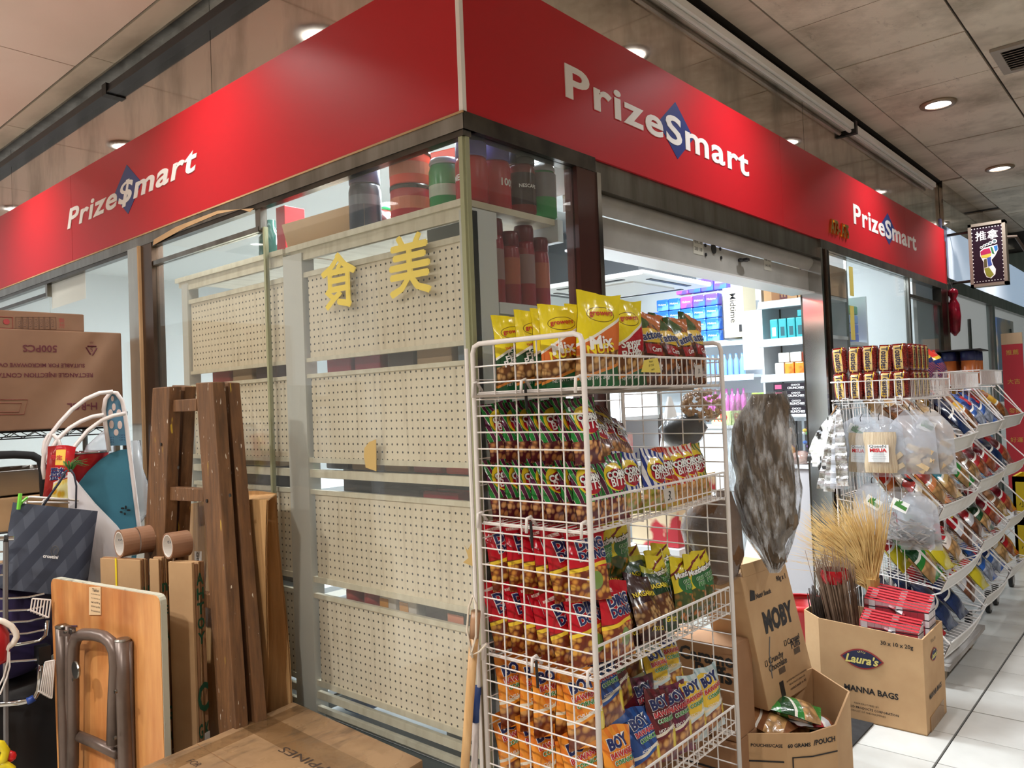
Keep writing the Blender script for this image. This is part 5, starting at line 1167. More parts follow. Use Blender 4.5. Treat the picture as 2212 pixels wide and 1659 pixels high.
# ------------------------------------------------------------------ things hung on the end of the near rack
YE = 2.437
LOGO = plain('leaf_green', rgb(60, 120, 50), 0.5)
def hangbag(label, name, px, py, wpx, hpx, y, content, roll=0, logo=None, filmm=None, t=0.03):
    top = pt(px, py, 'y', y); sc = (pt(px + 50, py, 'y', y) - top).length / 50.0
    w_, h_ = wpx * sc * 0.92, hpx * sc * 0.93
    o = thing(name, label, 'bag', (top.x, y, top.z - h_))
    o.rotation_euler = (0, R(roll), 0)
    mb = MB(); nu, nv = 10, 12
    def F(s_): return lambda u, v: ((u - 0.5) * w_ * (1 - 0.75 * max(0, (v - 0.72) / 0.28) ** 1.3), s_ * (0.002 + t * math.sin(PI * u) ** 0.6 * math.sin(PI * min(1, v * 1.15)) ** 0.5 * (1 - 0.6 * v) if v < 0.87 else s_ * 0.002) if True else 0, h_ * v)
    mb.grid(F(-1), nu, nv); mb.grid(lambda u, v: F(1)(1 - u, v), nu, nv)
    mb.build('clear_bag', filmm or CLEARBAG, o, smooth=True, local=True)
    rr = random.Random(hash(label) % 1000 if False else len(label) * 7)
    if content == 'noodle':
        c = MB()
        def N(s_): return lambda u, v: ((u - 0.5) * w_ * 0.64 * (1 + 0.06 * math.sin(9 * v)), s_ * t * 0.62 * math.sin(PI * u) ** 0.5 * math.sin(PI * (0.06 + 0.88 * v)) ** 0.4, 0.02 + h_ * 0.70 * v)
        c.grid(N(-1), 8, 8); c.grid(lambda u, v: N(1)(1 - u, v), 8, 8)
        c.build('noodle_bundle', mottled('dry_noodles', rgb(226, 200, 158), rgb(190, 158, 112), 9, 0.6, 0, (26, 4, 1.2), 0.35, 0.65, 0.5), o, smooth=True, local=True)
        lb = MB().box((-w_ * 0.22, -t * 0.66 - 0.004, h_ * 0.26), (w_ * 0.20, -t * 0.66 - 0.003, h_ * 0.56)).build('paper_label', PAPER, o, local=True)
        letters('QueeN', lambda x, y: Vector((-0.004 + x, -t * 0.66 - 0.0055, h_ * 0.53 + y)), INK, lb, w=w_ * 0.34, h=0.016, local=True)
        letters('MISUA', lambda x, y: Vector((-0.002 + x, -t * 0.66 - 0.0055, h_ * 0.465 + y)), REDINK, lb, w=w_ * 0.34, h=0.018, bold=0.04, local=True)
        for q in range(3): letters('net wt 500 g  made of flour', lambda x, y: Vector((x, -t * 0.66 - 0.0055, h_ * (0.40 - 0.04 * q) + y)), plain('grey_ink', rgb(120, 120, 128), 0.6), lb, w=w_ * 0.3, local=True, res=1)
    elif content in ('fish', 'squid'):
        c = MB()
        for k in range(70 if content == 'fish' else 26):
            L = rr.uniform(0.05, 0.09) if content == 'fish' else rr.uniform(0.03, 0.06); th = 0.006 if content == 'fish' else 0.022
            c.cbox((rr.uniform(-0.36, 0.36) * w_, rr.uniform(-0.5, 0.5) * t, 0.02 + abs(rr.gauss(0.0, 0.16)) * h_), (L, th * 0.7, th), rr.uniform(-0.3, 0.3), 0, rr.uniform(-0.7, 0.7))
        p = c.build('dried_fish' if content == 'fish' else 'dried_seafood', mottled('silver_fish', rgb(206, 206, 208), rgb(130, 124, 118), 16, 0.25, 0.6) if content == 'fish' else mottled('tan_seafood', rgb(214, 190, 150), rgb(170, 140, 100), 10, 0.5), o, local=True); p['kind'] = 'stuff'
    if logo:
        cx, cv = logo
        lg = MB().cbox((cx * w_, -t * 0.5 - 0.006, cv * h_), (0.075, 0.0008, 0.05), 0, 0, R(24)).build('leaf_label', PAPER, o, local=True)
        MB().cbox((cx * w_ + 0.004, -t * 0.5 - 0.0068, cv * h_ - 0.004), (0.055, 0.0006, 0.018), 0, 0, R(30)).build('green_band', LOGO, lg, local=True)
        for a in (-0.6, 0.0, 0.6):
            MB().prism([(cx * w_, -t * 0.5 - 0.0072, cv * h_ + 0.004), (cx * w_ + 0.016 * math.sin(a - 0.3), -t * 0.5 - 0.0072, cv * h_ + 0.004 + 0.014 * math.cos(a - 0.3)), (cx * w_ + 0.024 * math.sin(a), -t * 0.5 - 0.0072, cv * h_ + 0.004 + 0.024 * math.cos(a)), (cx * w_ + 0.016 * math.sin(a + 0.3), -t * 0.5 - 0.0072, cv * h_ + 0.004 + 0.014 * math.cos(a + 0.3))], (0, 0.0003, 0)).build('leaf', LOGO, lg, local=True)
    MB().tube([(0, 0, h_ * 0.98), (0.0, -0.006, h_ + 0.012), (0.004, 0.012, h_ + 0.03)], 0.002, 5).build('hanging_hook', INK, o, local=True)
    return o
hangbag('clear bag of dry noodles with white label, half hidden, at the left', 'noodle_bag', 1852, 908, 84, 138, YE - 0.03, 'noodle', 3)
hangbag('clear bag of dry noodles with white label, foremost on the rack end', 'noodle_bag', 1898, 905, 118, 145, YE - 0.075, 'noodle', 0)
hangbag('hazy bag with a leaf label behind the two noodle bags', 'dried_food_bag', 1878, 893, 150, 110, YE - 0.012, None, 0, (-0.22, 0.62), HAZYBAG, 0.008)
hangbag('clear bag of tan dried seafood right of the noodle bags', 'dried_food_bag', 1972, 885, 112, 165, YE - 0.05, 'squid', -3, None, HAZYBAG)
hangbag('hazy bag with green leaf label at the right edge of the rack end', 'dried_food_bag', 2015, 888, 100, 165, YE - 0.018, 'squid', -2, (-0.1, 0.78), HAZYBAG)
hangbag('hazy empty looking bag with leaf label in the lower hanging row, left', 'dried_food_bag', 1872, 1040, 80, 130, YE - 0.03, None, 5, (0.1, 0.62), HAZYBAG, 0.02)
hangbag('clear bag of small silver dried fish with leaf label, foremost lower bag', 'dried_food_bag', 1948, 1052, 140, 150, YE - 0.07, 'fish', 0, (-0.02, 0.70), CLEARBAG, 0.045)
hangbag('clear bag of dark dried fish behind the foremost lower bag', 'dried_food_bag', 1985, 1062, 100, 150, YE - 0.035, 'fish', -4, None, HAZYBAG, 0.03)
# bunches of packed dried fish strips on a ring
hk = thing('sachet_bunch', 'hanging bunch of white and black edged sachet strips with brown string', 'sachets', tuple(pt(1808, 870, 'y', YE - 0.02)))
SIL = mottled('silver_sachet', rgb(206, 206, 208), rgb(128, 122, 112), 26, 0.2, 0.7, (1, 1, 1), 0.4, 0.6, 0.6)
BWS = mottled('black_white_sachet', rgb(226, 226, 222), rgb(40, 38, 36), 20, 0.3, 0, (1, 1, 0.5), 0.5, 0.56)
top = pt(1808, 885, 'y', YE - 0.03)
MB().tube([top + Vector((0, 0.0, 0.02)), top + Vector((-0.03, 0, -0.03))], 0.004, 5).build('string', plain('brown_string', rgb(150, 110, 70), 0.8), hk)
MB().tube([top + Vector((0.02 * math.cos(2 * PI * k / 14), 0.0, 0.03 + 0.02 * math.sin(2 * PI * k / 14))) for k in range(14)], 0.0022, 5, closed=True).build('ring', CHROME, hk)
for k in range(5):
    e = pt(1748 + 12 * k, 1000 + 8 * k, 'y', YE - 0.03 - 0.012 * k); d = e - top; sgn = Vector((1, 0, 0)) * 0.016
    mb = MB()
    def strip(u, v, d=d, k=k): 
        p = top + d * v + Vector((-0.03 * math.sin(PI * v), 0, 0)); return p + Vector(((u - 0.5) * 0.028, 0.003 * math.sin(v * 40), 0))
    mb.grid(strip, 2, 24); mb.grid(lambda u, v: strip(1 - u, v) + Vector((0, 0.004, 0)), 2, 24)
    mb.build('sachet_strip', BWS, hk)
s2 = thing('sachet_bunch', 'hanging bunch of silver sachet strips beside the black edged ones', 'sachets', tuple(pt(1815, 885, 'y', YE - 0.07)))
for k in range(4):
    top2 = pt(1812, 885, 'y', YE - 0.06 - 0.012 * k); e = pt(1776 + 15 * k, 1062 - 6 * abs(k - 1), 'y', YE - 0.06 - 0.012 * k); d = e - top2
    mb = MB()
    def strip(u, v, d=d, t0=top2): return t0 + d * v + Vector(((u - 0.5) * (0.02 + 0.036 * min(1, v * 2)), -0.008 * abs(math.sin(v * 22)), 0))
    mb.grid(strip, 3, 30); mb.grid(lambda u, v: strip(1 - u, v) + Vector((0, 0.004, 0)), 3, 30)
    mb.build('sachet_strip', SIL if k != 2 else HAZYBAG, s2)
    MB().cbox(top2 + d * 0.14, (0.03, 0.003, 0.06)).build('header_card', PAPER, s2)
# ------------------------------------------------------------------ open carton by the tiles (Laura's Manna bags)
def open_carton(name, label, ring, z0, z1, m, th=0.006, notch=None):
    """walls on a closed ring of floor points; every wall is a part of its own"""
    o = thing(name, label, 'box', (ring[0][0], ring[0][1], z0))
    n = len(ring)
    for i in range(n):
        a, b_ = Vector((*ring[i], 0)), Vector((*ring[(i + 1) % n], 0)); d = (b_ - a).normalized(); nrm = Vector((d.y, -d.x, 0))
        za = z1[i] if isinstance(z1, (list, tuple)) else z1; zb = z1[(i + 1) % n] if isinstance(z1, (list, tuple)) else z1
        p = [a + Vector((0, 0, z0)), b_ + Vector((0, 0, z0)), b_ + Vector((0, 0, zb)), a + Vector((0, 0, za))]
        MB().prism(p, -nrm * th).build('side_panel', m, o)
    MB().prism([Vector((x, y, z0)) for x, y in ring], (0, 0, 0.005)).build('bottom_panel', m, o)
    return o
LX0, LX1, LY0, LY1, LZ = 0.225, 0.668, 1.838, 2.145, 0.392
ring = [(LX0 - 0.05, LY0 + 0.05), (LX0 + 0.03, LY0 + 0.002), (LX1, LY0 + 0.004), (LX1 + 0.004, LY1), (LX0, LY1), (LX0 - 0.05, LY1 - 0.05)]
lb = open_carton('open_carton', 'open brown carton with navy oval logo, brooms and plaid bags, on the tiles', ring, 0.001, [0.425, 0.41, 0.385, 0.39, 0.41, 0.425], CARD)
fn = planefn((0.46, LY0 + 0.001, 0.19), (1, 0.004, 0), (0, 0, 1))
def on(x0, z0): return lambda x, y: fn(x + x0, y + z0)
letters('MANNA BAGS', on(0.0, -0.055), INK, lb, w=0.215, bold=0.03)
letters('30 x 10 x 20g', on(0.11, 0.155), INK, lb, w=0.125, bold=0.02)
letters('MANUFACTURED BY:', on(-0.02, -0.115), INK, lb, w=0.10, res=1)
letters('FOOD PRODUCTS CORPORATION', on(-0.0, -0.132), INK, lb, w=0.21, bold=0.02, res=1)
letters('PRODUCT OF THE PHILIPPINES', on(-0.02, -0.148), INK, lb, w=0.15, res=1)
def lens(c, hw, hh, lift, n=20, f=None):
    P = []
    for k in range(n): 
        a = -1 + 2 * k / n; P.append((a * hw, hh * (1 - a * a)))
    for k in range(n): 
        a = 1 - 2 * k / n; P.append((a * hw, -hh * (1 - a * a)))
    return [f(c[0] + x, c[1] + y) for x, y in P]
def logo(f, nrm, parent, sc=1.0):
    MB().prism(lens((0, 0), 0.088 * sc, 0.042 * sc, 0, f=f), nrm * 0.0004).build('logo_red', plain('logo_red', rgb(150, 50, 50), 0.6), parent)
    f2 = lambda x, y: f(x, y) + nrm * 0.0008
    MB().prism(lens((0, 0), 0.080 * sc, 0.036 * sc, 0, f=f2), nrm * 0.0004).build('logo_navy', plain('logo_navy', rgb(36, 40, 72), 0.6), parent)
    for k in range(5):
        a = R(50 + 20 * k); MB().prism([f2(0.012 * sc * math.cos(a) , 0.016 * sc + 0.010 * sc * math.sin(a)), f2(0.024 * sc * math.cos(a - 0.08), 0.014 * sc + 0.02 * sc * math.sin(a - 0.08)), f2(0.024 * sc * math.cos(a + 0.08), 0.014 * sc + 0.02 * sc * math.sin(a + 0.08))], nrm * 0.0008).build('sun_ray', plain('logo_yellow', rgb(220, 206, 120), 0.6), parent)
    f3 = lambda x, y: f(x, y) + nrm * 0.0022
    letters("Laura's", lambda x, y: f3(x, y - 0.002 * sc), plain('logo_yellow', rgb(220, 206, 120), 0.6), parent, w=0.135 * sc, bold=0.03, shear=0.3)
logo(on(-0.03, 0.075), Vector((0, -1, 0)), lb)
fr_ = planefn((LX1 + 0.0035, 1.99, 0.19), (0, 1, 0), (0, 0, 1))
logo(lambda x, y: fr_(x + 0.0, y + 0.10), Vector((1, 0, 0)), lb, 0.62)
letters('MANNA BAGS', lambda x, y: fr_(x, y - 0.05), INK, lb, w=0.19, bold=0.03)
letters('30 x 10', lambda x, y: fr_(x, y + 0.16), INK, lb, w=0.07, res=1)
MB().prism([fr_(-0.10, -0.19), fr_(0.12, -0.19), fr_(0.12, -0.12), fr_(-0.10, -0.13)], (0.0006, 0, 0)).build('tape_strip', film('shiny_tape', (0.9, 0.8, 0.6, 1), 0.25, 0.1, 10, 0.2, rgb(200, 160, 110)), lb)
# brooms in the carton
RB = random.Random(8)
bt = pt(1822, 1222, 'y', 1.95); 
o = thing('stick_broom', 'bundle of brown stick broom twigs standing in the open carton', 'broom', (0.30, 1.98, 0.01))
mb = MB()
for k in range(260):
    a, r_ = RB.uniform(0, 2 * PI), math.sqrt(RB.random()); 
    p0 = Vector((0.355 + 0.045 * r_ * math.cos(a), 1.99 + 0.04 * r_ * math.sin(a), 0.02)); p1 = Vector((0.290 + 0.088 * r_ * math.cos(a), 1.955 + 0.075 * r_ * math.sin(a), 0.61 + RB.uniform(-0.05, 0.05)))
    if k % 11 == 0: p1 += Vector((RB.uniform(-0.06, 0.0), 0, 0.06))
    mb.tube([p0, (p0 + p1) / 2 + Vector((RB.uniform(-0.006, 0.006), 0, 0)), p1], 0.0030, 3, rend=0.0012)
mb.build('twigs', mottled('brown_twigs', rgb(148, 120, 98), rgb(104, 80, 62), 12, 0.8), o)['kind'] = 'stuff'
MB().lathe((0.292, 1.955, 0.575), [(0.050, -0.03), (0.062, 0.0), (0.056, 0.03)], 16, cap=False).build('red_wrap', mottled('red_foil', rgb(200, 30, 40), rgb(120, 16, 26), 30, 0.2, 0.3), o, smooth=True)
o = thing('stick_broom', 'second darker bundle of stick broom twigs at the left of the open carton', 'broom', (0.2, 1.95, 0.01)); mb = MB()
for k in range(60):
    a, r_ = RB.uniform(0, 2 * PI), math.sqrt(RB.random()); p0 = Vector((0.265 + 0.02 * r_ * math.cos(a), 1.935 + 0.02 * r_ * math.sin(a), 0.02)); p1 = Vector((0.208 + 0.03 * r_ * math.cos(a), 1.93 + 0.03 * r_ * math.sin(a), 0.50 + RB.uniform(-0.03, 0.03)))
    mb.tube([p0, p1], 0.003, 3, rend=0.0016)
mb.build('twigs', mottled('dark_twigs', rgb(80, 66, 56), rgb(56, 44, 36), 12, 0.8), o)['kind'] = 'stuff'
o = thing('reed_broom', 'golden reed broom fanned out above the open carton', 'broom', (0.42, 2.07, 0.05))
mb = MB(); base = Vector((0.405, 2.10, 0.545))
for k in range(800):
    a = RB.gauss(0.0, 1.0); sp_ = max(-2.4, min(1.6, a)); L = RB.uniform(0.24, 0.42) * (1.0 if sp_ > -1.4 else 0.85)
    ang = R(-26) + sp_ * R(23); dy = RB.uniform(-0.35, 0.25)
    d = Vector((math.sin(ang), dy * 0.5, math.cos(ang))); q = base + Vector((RB.uniform(-0.02, 0.02), RB.uniform(-0.02, 0.02), RB.uniform(-0.05, 0.02)))
    e = q + d * L + Vector((-0.05 if sp_ < 0 else 0.02, 0, -0.05)) * (L * 2) * RB.random()
    mb.tube([q, (q + e) / 2 + Vector((0.01, 0, 0.02)), e], 0.0022, 3, rend=0.0004)
mb.build('reed_bristles', mottled('golden_reed', rgb(228, 196, 130), rgb(192, 152, 88), 14, 0.7), o)['kind'] = 'stuff'
MB().tube([(0.43, 2.11, 0.02), (0.412, 2.10, 0.48)], 0.016, 8).build('handle', plain('red_handle', rgb(150, 30, 36), 0.5), o)
MB().lathe((0.408, 2.10, 0.43), [(0.018, 0), (0.026, 0.05), (0.032, 0.12)], 12).build('binding', plain('straw_binding', rgb(176, 140, 80), 0.7), o)
# plaid bags folded in the carton
m, nt, b = newmat('red_plaid'); setb(b, None, 0.5)
v = coords(nt); sp = nt.nodes.new('ShaderNodeSeparateXYZ'); nt.links.new(v, sp.inputs[0]); X_, Z_ = S(nt, sp.outputs[0]), S(nt, sp.outputs[2])
c = mix(nt, (X_ * 9.0).frac().lt(0.24) * 1.0, rgb(156, 44, 54), rgb(214, 206, 206))
c = mix(nt, (Z_ * 16.0).frac().lt(0.42) * 0.55, c, rgb(206, 180, 184)); c = mix(nt, ((Z_ * 32.0 + 0.3).frac()).lt(0.14), c, rgb(40, 26, 34)); c = mix(nt, ((X_ * 36.0).frac()).lt(0.06) * 0.6, c, rgb(60, 30, 40))
nt.links.new(c, b.inputs['Base Color']); PLAID = m; REDTRIM = plain('red_piping', rgb(190, 26, 40), 0.45)
def plaid_stack(n, x0, x1, yb, ztop, slope, label, zlow):
    for k in range(n):
        y = yb - 0.016 * k; z = ztop - 0.008 * k
        o = thing('plaid_bag', label % ORD[n - 1 - k], 'shopping bag', ((x0 + x1) / 2, y, 0.02), 'folded plaid bags in the open carton')
        P = [Vector((x0, y, zlow)), Vector((x1, y, zlow)), Vector((x1, y, z - slope)), Vector((x0, y, z))]
        MB().prism(P, (0, 0.010, 0)).build('folded_bag', PLAID, o)
        MB().tube([P[3] + Vector((0, 0.005, 0)), P[2] + Vector((0, 0.005, 0))], 0.0055, 6).build('piping', REDTRIM, o)
        MB().tube([P[3] + Vector((0.002, 0.005, 0)), P[0] + Vector((0.002, 0.005, 0))], 0.005, 5).build('piping', REDTRIM, o)
        if k == n - 1:
            MB().tube([P[3] + Vector((0.10, -0.004, -0.02)), P[3] + Vector((0.16, -0.006, -0.05)), P[3] + Vector((0.165, -0.006, -0.13))], 0.007, 5).build('strap', PLAID, o)
plaid_stack(7, 0.40, 0.655, 2.10, 0.53, 0.03, 'folded red plaid shopping bag in the back stack of the carton, %s from the front', 0.03)
plaid_stack(5, 0.415, 0.645, 1.945, 0.45, 0.02, 'folded red plaid shopping bag in the front stack of the carton, %s from the front', 0.03)
o = thing('red_bucket', 'red plastic bucket behind the open carton by the counter', 'bucket', (0.05, 2.10, 0)); MB().lathe((0.06, 2.16, 0.001), [(0.10, 0), (0.13, 0.36), (0.14, 0.365), (0.14, 0.39), (0.12, 0.39)], 22, cap=False).build('bucket', plain('red_bucket', rgb(190, 30, 36), 0.35), o, smooth=True)
# door mat
o = MB().box((0.02, 0.8, 0.001), (0.466, 1.835, 0.008)).build('door_mat', mottled('black_mat', rgb(44, 42, 42), rgb(30, 28, 28), 30, 0.9)); tag(o, 'dark door mat on the tiles before the shop doorway', 'mat')
# ------------------------------------------------------------------ MOBY carton standing tilted on an open carton
XM = 0.42
P = [pt(1600, 1248, 'x', XM), pt(1696, 1214, 'x', XM), pt(1762, 1473, 'x', XM), pt(1661, 1537, 'x', XM)]
mo = thing('snack_carton', 'tilted brown carton with big black lettering propped on the open carton', 'box', tuple(P[3]))
MB().prism(P, (-0.16, 0.02, 0)).build('carton', CARD, mo, bevel=0.004)
ux = (P[1] - P[0]).normalized(); uy = (P[0] - P[3]).normalized(); n_ = ux.cross(uy).normalized(); ctr = sum(P, Vector()) / 4
if n_.x < 0: n_ = -n_
def mf(x, y): return ctr + ux * x + uy * y + n_ * 0.0012
HT = (P[0] - P[3]).length; WD = (P[1] - P[0]).length
def om(cx, cy): return lambda x, y: mf(x + cx * WD, y + cy * HT)
letters('MOBY', om(0.06, 0.13), INK, mo, w=WD * 0.68, h=HT * 0.17, bold=0.05)
letters('Nutri Snack', om(-0.16, 0.34), INK, mo, w=WD * 0.34, bold=0.03)
MB().prism([om(-0.42, 0.36)(0, 0.02), om(-0.42, 0.36)(-0.015, -0.018), om(-0.42, 0.36)(0.022, -0.02), om(-0.42, 0.36)(0.03, 0.012)], n_ * 0.0005).build('leaf_mark', INK, mo)
letters('90g x 1', om(0.28, 0.40), INK, mo, w=WD * 0.22, bold=0.02)
letters('Crunchy', om(-0.17, -0.155), INK, mo, w=WD * 0.34, bold=0.02); letters('Chocolate', om(-0.16, -0.205), INK, mo, w=WD * 0.42, bold=0.02)
letters('Caramel', om(0.29, -0.085), INK, mo, w=WD * 0.30, bold=0.02); letters('Puffs', om(0.32, -0.125), INK, mo, w=WD * 0.22, bold=0.02)
for (cx, cy) in ((-0.40, -0.155), (0.09, -0.085)):
    f = om(cx, cy); MB().tube([f(-0.008, -0.01), f(0.008, -0.01), f(0.008, 0.01), f(-0.008, 0.01)], 0.0012, 4, closed=True).build('tick_box', INK, mo)
for (cx, cy) in ((-0.10, -0.265), (0.32, -0.185)):
    f = om(cx, cy)
    mb = MB()
    for k in range(9): mb.prism([f(-0.025 + 0.006 * k, -0.012), f(-0.0215 + 0.006 * k, -0.012), f(-0.0215 + 0.006 * k, 0.012), f(-0.025 + 0.006 * k, 0.012)], n_ * 0.0004)
    mb.build('barcode', plain('grey_bar', rgb(96, 80, 66), 0.7), mo)
for q, t_ in enumerate(('NUTRITIVE SNACK FOOD CORPORATION', '40 Lot 2 block C, Quezon City', 'contact snack co. ltd')): letters(t_, om(0.20, -0.37 - 0.035 * q), INK, mo, w=WD * (0.5 if q == 0 else 0.4), bold=0.01, res=1)
f = om(-0.16, -0.40); MB().prism([f(-0.02, -0.03), f(0.012, -0.03), f(0.012, 0.03), f(-0.02, 0.03)], n_ * 0.0005).build('dark_mark', INK, mo)
f0, f1 = om(-0.22, 0.02), om(-0.34, -0.28); MB().tube([f0(0, 0), om(-0.30, -0.1)(0, 0), f1(0, 0)], 0.002, 4).build('pen_stroke', plain('grey_pen', rgb(110, 110, 112), 0.7), mo)
MB().prism([om(-0.5, 0.5)(0, 0), om(0.5, 0.5)(0, 0), om(0.5, 0.585)(0, 0), om(-0.5, 0.585)(0, 0)], -n_ * 0.004).build('top_flap', CARD, mo)
o = thing('snack_carton', 'brown carton with black caramel lettering behind the wire rack', 'box', (0.25, 0.8, 0.15))
MB().box((0.06, 0.72, 0.30), (0.40, 0.86, 0.60)).build('carton', CARD_D, o, bevel=0.004)
letters('Caramel', planefn((0.31, 0.7185, 0.555), (1, 0, 0), (0, 0, 1)), INK, o, w=0.2, bold=0.03); letters('Puffs', planefn((0.33, 0.7185, 0.505), (1, 0, 0), (0, 0, 1)), INK, o, w=0.13, bold=0.03)
o = thing('snack_carton', 'brown carton with black lines on the floor behind the rack', 'box', (0.25, 0.8, 0.0)); MB().box((0.05, 0.71, 0.001), (0.40, 0.88, 0.298)).build('carton', CARD_D, o, bevel=0.004)
MB().box((0.05, 0.7085, 0.2), (0.36, 0.7098, 0.206)).build('black_line', INK, o)
# open carton with pouches, 60 grams
RIM = [pt(1612, 1585, 'z', 0.30), pt(1698, 1588, 'z', 0.30), pt(1752, 1584, 'z', 0.30), pt(1806, 1566, 'z', 0.31), pt(1836, 1500, 'z', 0.36), pt(1760, 1450, 'z', 0.36)]
ring = [(p.x, p.y) for p in RIM]; ring[-1] = (ring[-1][0], ring[-1][1] - 0.02); ring.append((ring[0][0] - 0.1, ring[0][1] + 0.10))
gb = open_carton('open_carton', 'open brown carton lettered 60 GRAMS/POUCH at the foot of the wire rack', ring, 0.001, [0.30, 0.305, 0.30, 0.31, 0.37, 0.38, 0.36], CARD)
a3, b3 = Vector((*ring[1], 0)), Vector((*ring[3], 0)); d3 = (b3 - a3).normalized(); n3 = Vector((d3.y, -d3.x, 0)); mid3 = (a3 + Vector((*ring[2], 0))) / 2
def seg_fn(i, lift=0.0014):
    a, b_ = Vector((*ring[i], 0)), Vector((*ring[i + 1], 0)); d = (b_ - a).normalized(); n = Vector((d.y, -d.x, 0)); return planefn((a + b_) / 2 + n * lift, d, (0, 0, 1)), (b_ - a).length, n
f, L, n = seg_fn(1); letters('60 GRAMS', lambda x, y: f(x, y + 0.265), INK, gb, w=L * 0.92, bold=0.03)
f2_, L2, n2 = seg_fn(2); letters('/POUCH', lambda x, y: f2_(x, y + 0.268), INK, gb, w=L2 * 0.86, bold=0.03)
f4, L4, n4 = seg_fn(0); letters('POUCHES/CASE', lambda x, y: f4(x, y + 0.265), INK, gb, w=L4 * 0.8, bold=0.02)
for ff, LL, nn, xs0 in ((f, L, n, -0.3), (f2_, L2, n2, -0.5)):
    MB().prism([ff(xs0 * LL, 0.225), ff(0.5 * LL, 0.225), ff(0.5 * LL, 0.229), ff(xs0 * LL, 0.229)], nn * 0.0006).build('black_line', INK, gb)
MB().prism([f(-0.3 * L, 0.02), f(-0.3 * L + 0.004, 0.02), f(-0.3 * L + 0.004, 0.229), f(-0.3 * L, 0.229)], n * 0.0006).build('black_line', INK, gb)
MB().prism([f4(-0.5 * L4, 0.212), f4(0.42 * L4, 0.212), f4(0.42 * L4, 0.217), f4(-0.5 * L4, 0.217)], n4 * 0.0006).build('black_line', INK, gb)
for i, (px, py, zz, c, ro, l) in enumerate(((1712, 1535, 0.315, 'green', 20, 'green and white pouch on top inside the open carton of pouches'), (1650, 1560, 0.29, 'brown', -10, 'dark brown pouch with white print inside the open carton of pouches'), (1745, 1560, 0.27, 'redblue', 60, 'red and white pouch low at the right inside the open carton of pouches'), (1700, 1575, 0.24, 'darkgreen', 0, 'dark green pouch low at the front inside the open carton of pouches'))):
    p = dup(KB[c]); q = pt(px, py, 'z', zz); a = R(90 + ro); d = Vector((math.sin(a), -math.cos(a), 0))
    p.location = (q.x + d.x * 0.09, q.y + d.y * 0.09, zz - 0.01); p.rotation_euler = (R(-78), 0, a); p.scale = (0.75, 0.8, 0.68); p['label'] = l
# ------------------------------------------------------------------ big clear bag of dried brown leaves hung by the rack
yb = 0.88
wr = thing('leaf_bag', 'big hanging clear plastic bag packed with dry brown grass beside the rack', 'bag', (0.42, yb, 0.8))
T, B = pt(1635, 850, 'y', yb), pt(1672, 1235, 'y', yb)
def prof_of(rows, y):
    out = []
    for (l, r_, py) in rows:
        a, b_ = pt(l, py, 'y', y), pt(r_, py, 'y', y); out.append((a.z, (b_.x - a.x) / 2, min(0.10, (b_.x - a.x) / 2 * 0.75), (a.x + b_.x) / 2, y))
    return out
rows_o = [(1668, 1676, 1236), (1655, 1688, 1210), (1620, 1704, 1160), (1596, 1716, 1110), (1584, 1722, 1050), (1576, 1716, 990), (1572, 1708, 930), (1570, 1696, 880), (1576, 1690, 850)]
rows_i = [(1666, 1678, 1228), (1652, 1690, 1205), (1624, 1700, 1158), (1602, 1711, 1108), (1592, 1716, 1050), (1584, 1708, 990), (1588, 1700, 930), (1600, 1690, 880), (1618, 1682, 852)]
DRY = mottled('dry_brown_grass', rgb(128, 108, 86), rgb(66, 54, 42), 12, 0.85, 0, (3, 3, 0.5), 0.35, 0.65, 0.9, 6)
def dense(rows, m_):
    """more rings between the measured ones"""
    out = []
    for a, b_ in zip(rows, rows[1:]):
        for k in range(m_): out.append(tuple(x + (y - x) * k / m_ for x, y in zip(a, b_)))
    return out + [rows[-1]]
def painted_glints(m_):
    """highlights painted into the film as white noise streaks"""
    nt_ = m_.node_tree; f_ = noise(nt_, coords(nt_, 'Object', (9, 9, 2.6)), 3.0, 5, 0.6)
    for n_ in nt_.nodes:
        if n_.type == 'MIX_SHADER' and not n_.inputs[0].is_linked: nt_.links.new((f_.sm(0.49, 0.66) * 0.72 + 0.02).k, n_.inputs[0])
def crinkled(prof, n, amp, seed, lean=3.0):
    """film pulled into slanting pleats"""
    mb = MB(); prof = dense(prof, 5)
    for (z, rx, ry, dx, dy) in prof:
        for k in range(n):
            a = 2 * PI * k / n; q = Vector((math.cos(a) * 1.6, math.sin(a) * 1.6, 0))
            r1 = 1 - abs(mnoise.noise(Vector((a * 3.2 + z * lean, z * 2.2 + seed, 0)))) * 2; r2 = 1 - abs(mnoise.noise(Vector((a * 7 + z * lean * 2, z * 6, seed)))) * 2
            d = amp * (r1 * 0.8 + r2 * 0.4); mb.v.append(Vector((dx + (rx + d) * math.cos(a), dy + (ry + d) * math.sin(a), z)))
    for i in range(len(prof) - 1):
        for k in range(n): mb.f.append((i * n + k, i * n + (k + 1) % n, (i + 1) * n + (k + 1) % n, (i + 1) * n + k))
    return mb
blob(MB(), (0, 0, 0), dense(prof_of(rows_i, yb), 3), 36, 0.03, 12).build('dry_grass', DRY, wr, smooth=True)
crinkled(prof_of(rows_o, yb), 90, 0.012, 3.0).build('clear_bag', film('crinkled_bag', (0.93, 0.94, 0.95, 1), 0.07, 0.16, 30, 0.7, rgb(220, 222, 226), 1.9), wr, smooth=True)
painted_glints(_mc['crinkled_bag'])  # glints of the plastic painted on as white streaks
w2 = thing('leaf_bag', 'second clear bag of brown dried leaves behind the far rack end', 'bag', (0.3, 0.80, 0.7))
rows2 = [(1545, 1560, 1262), (1520, 1590, 1240), (1490, 1602, 1190), (1478, 1606, 1140), (1484, 1600, 1110), (1510, 1590, 1085), (1530, 1580, 1060)]
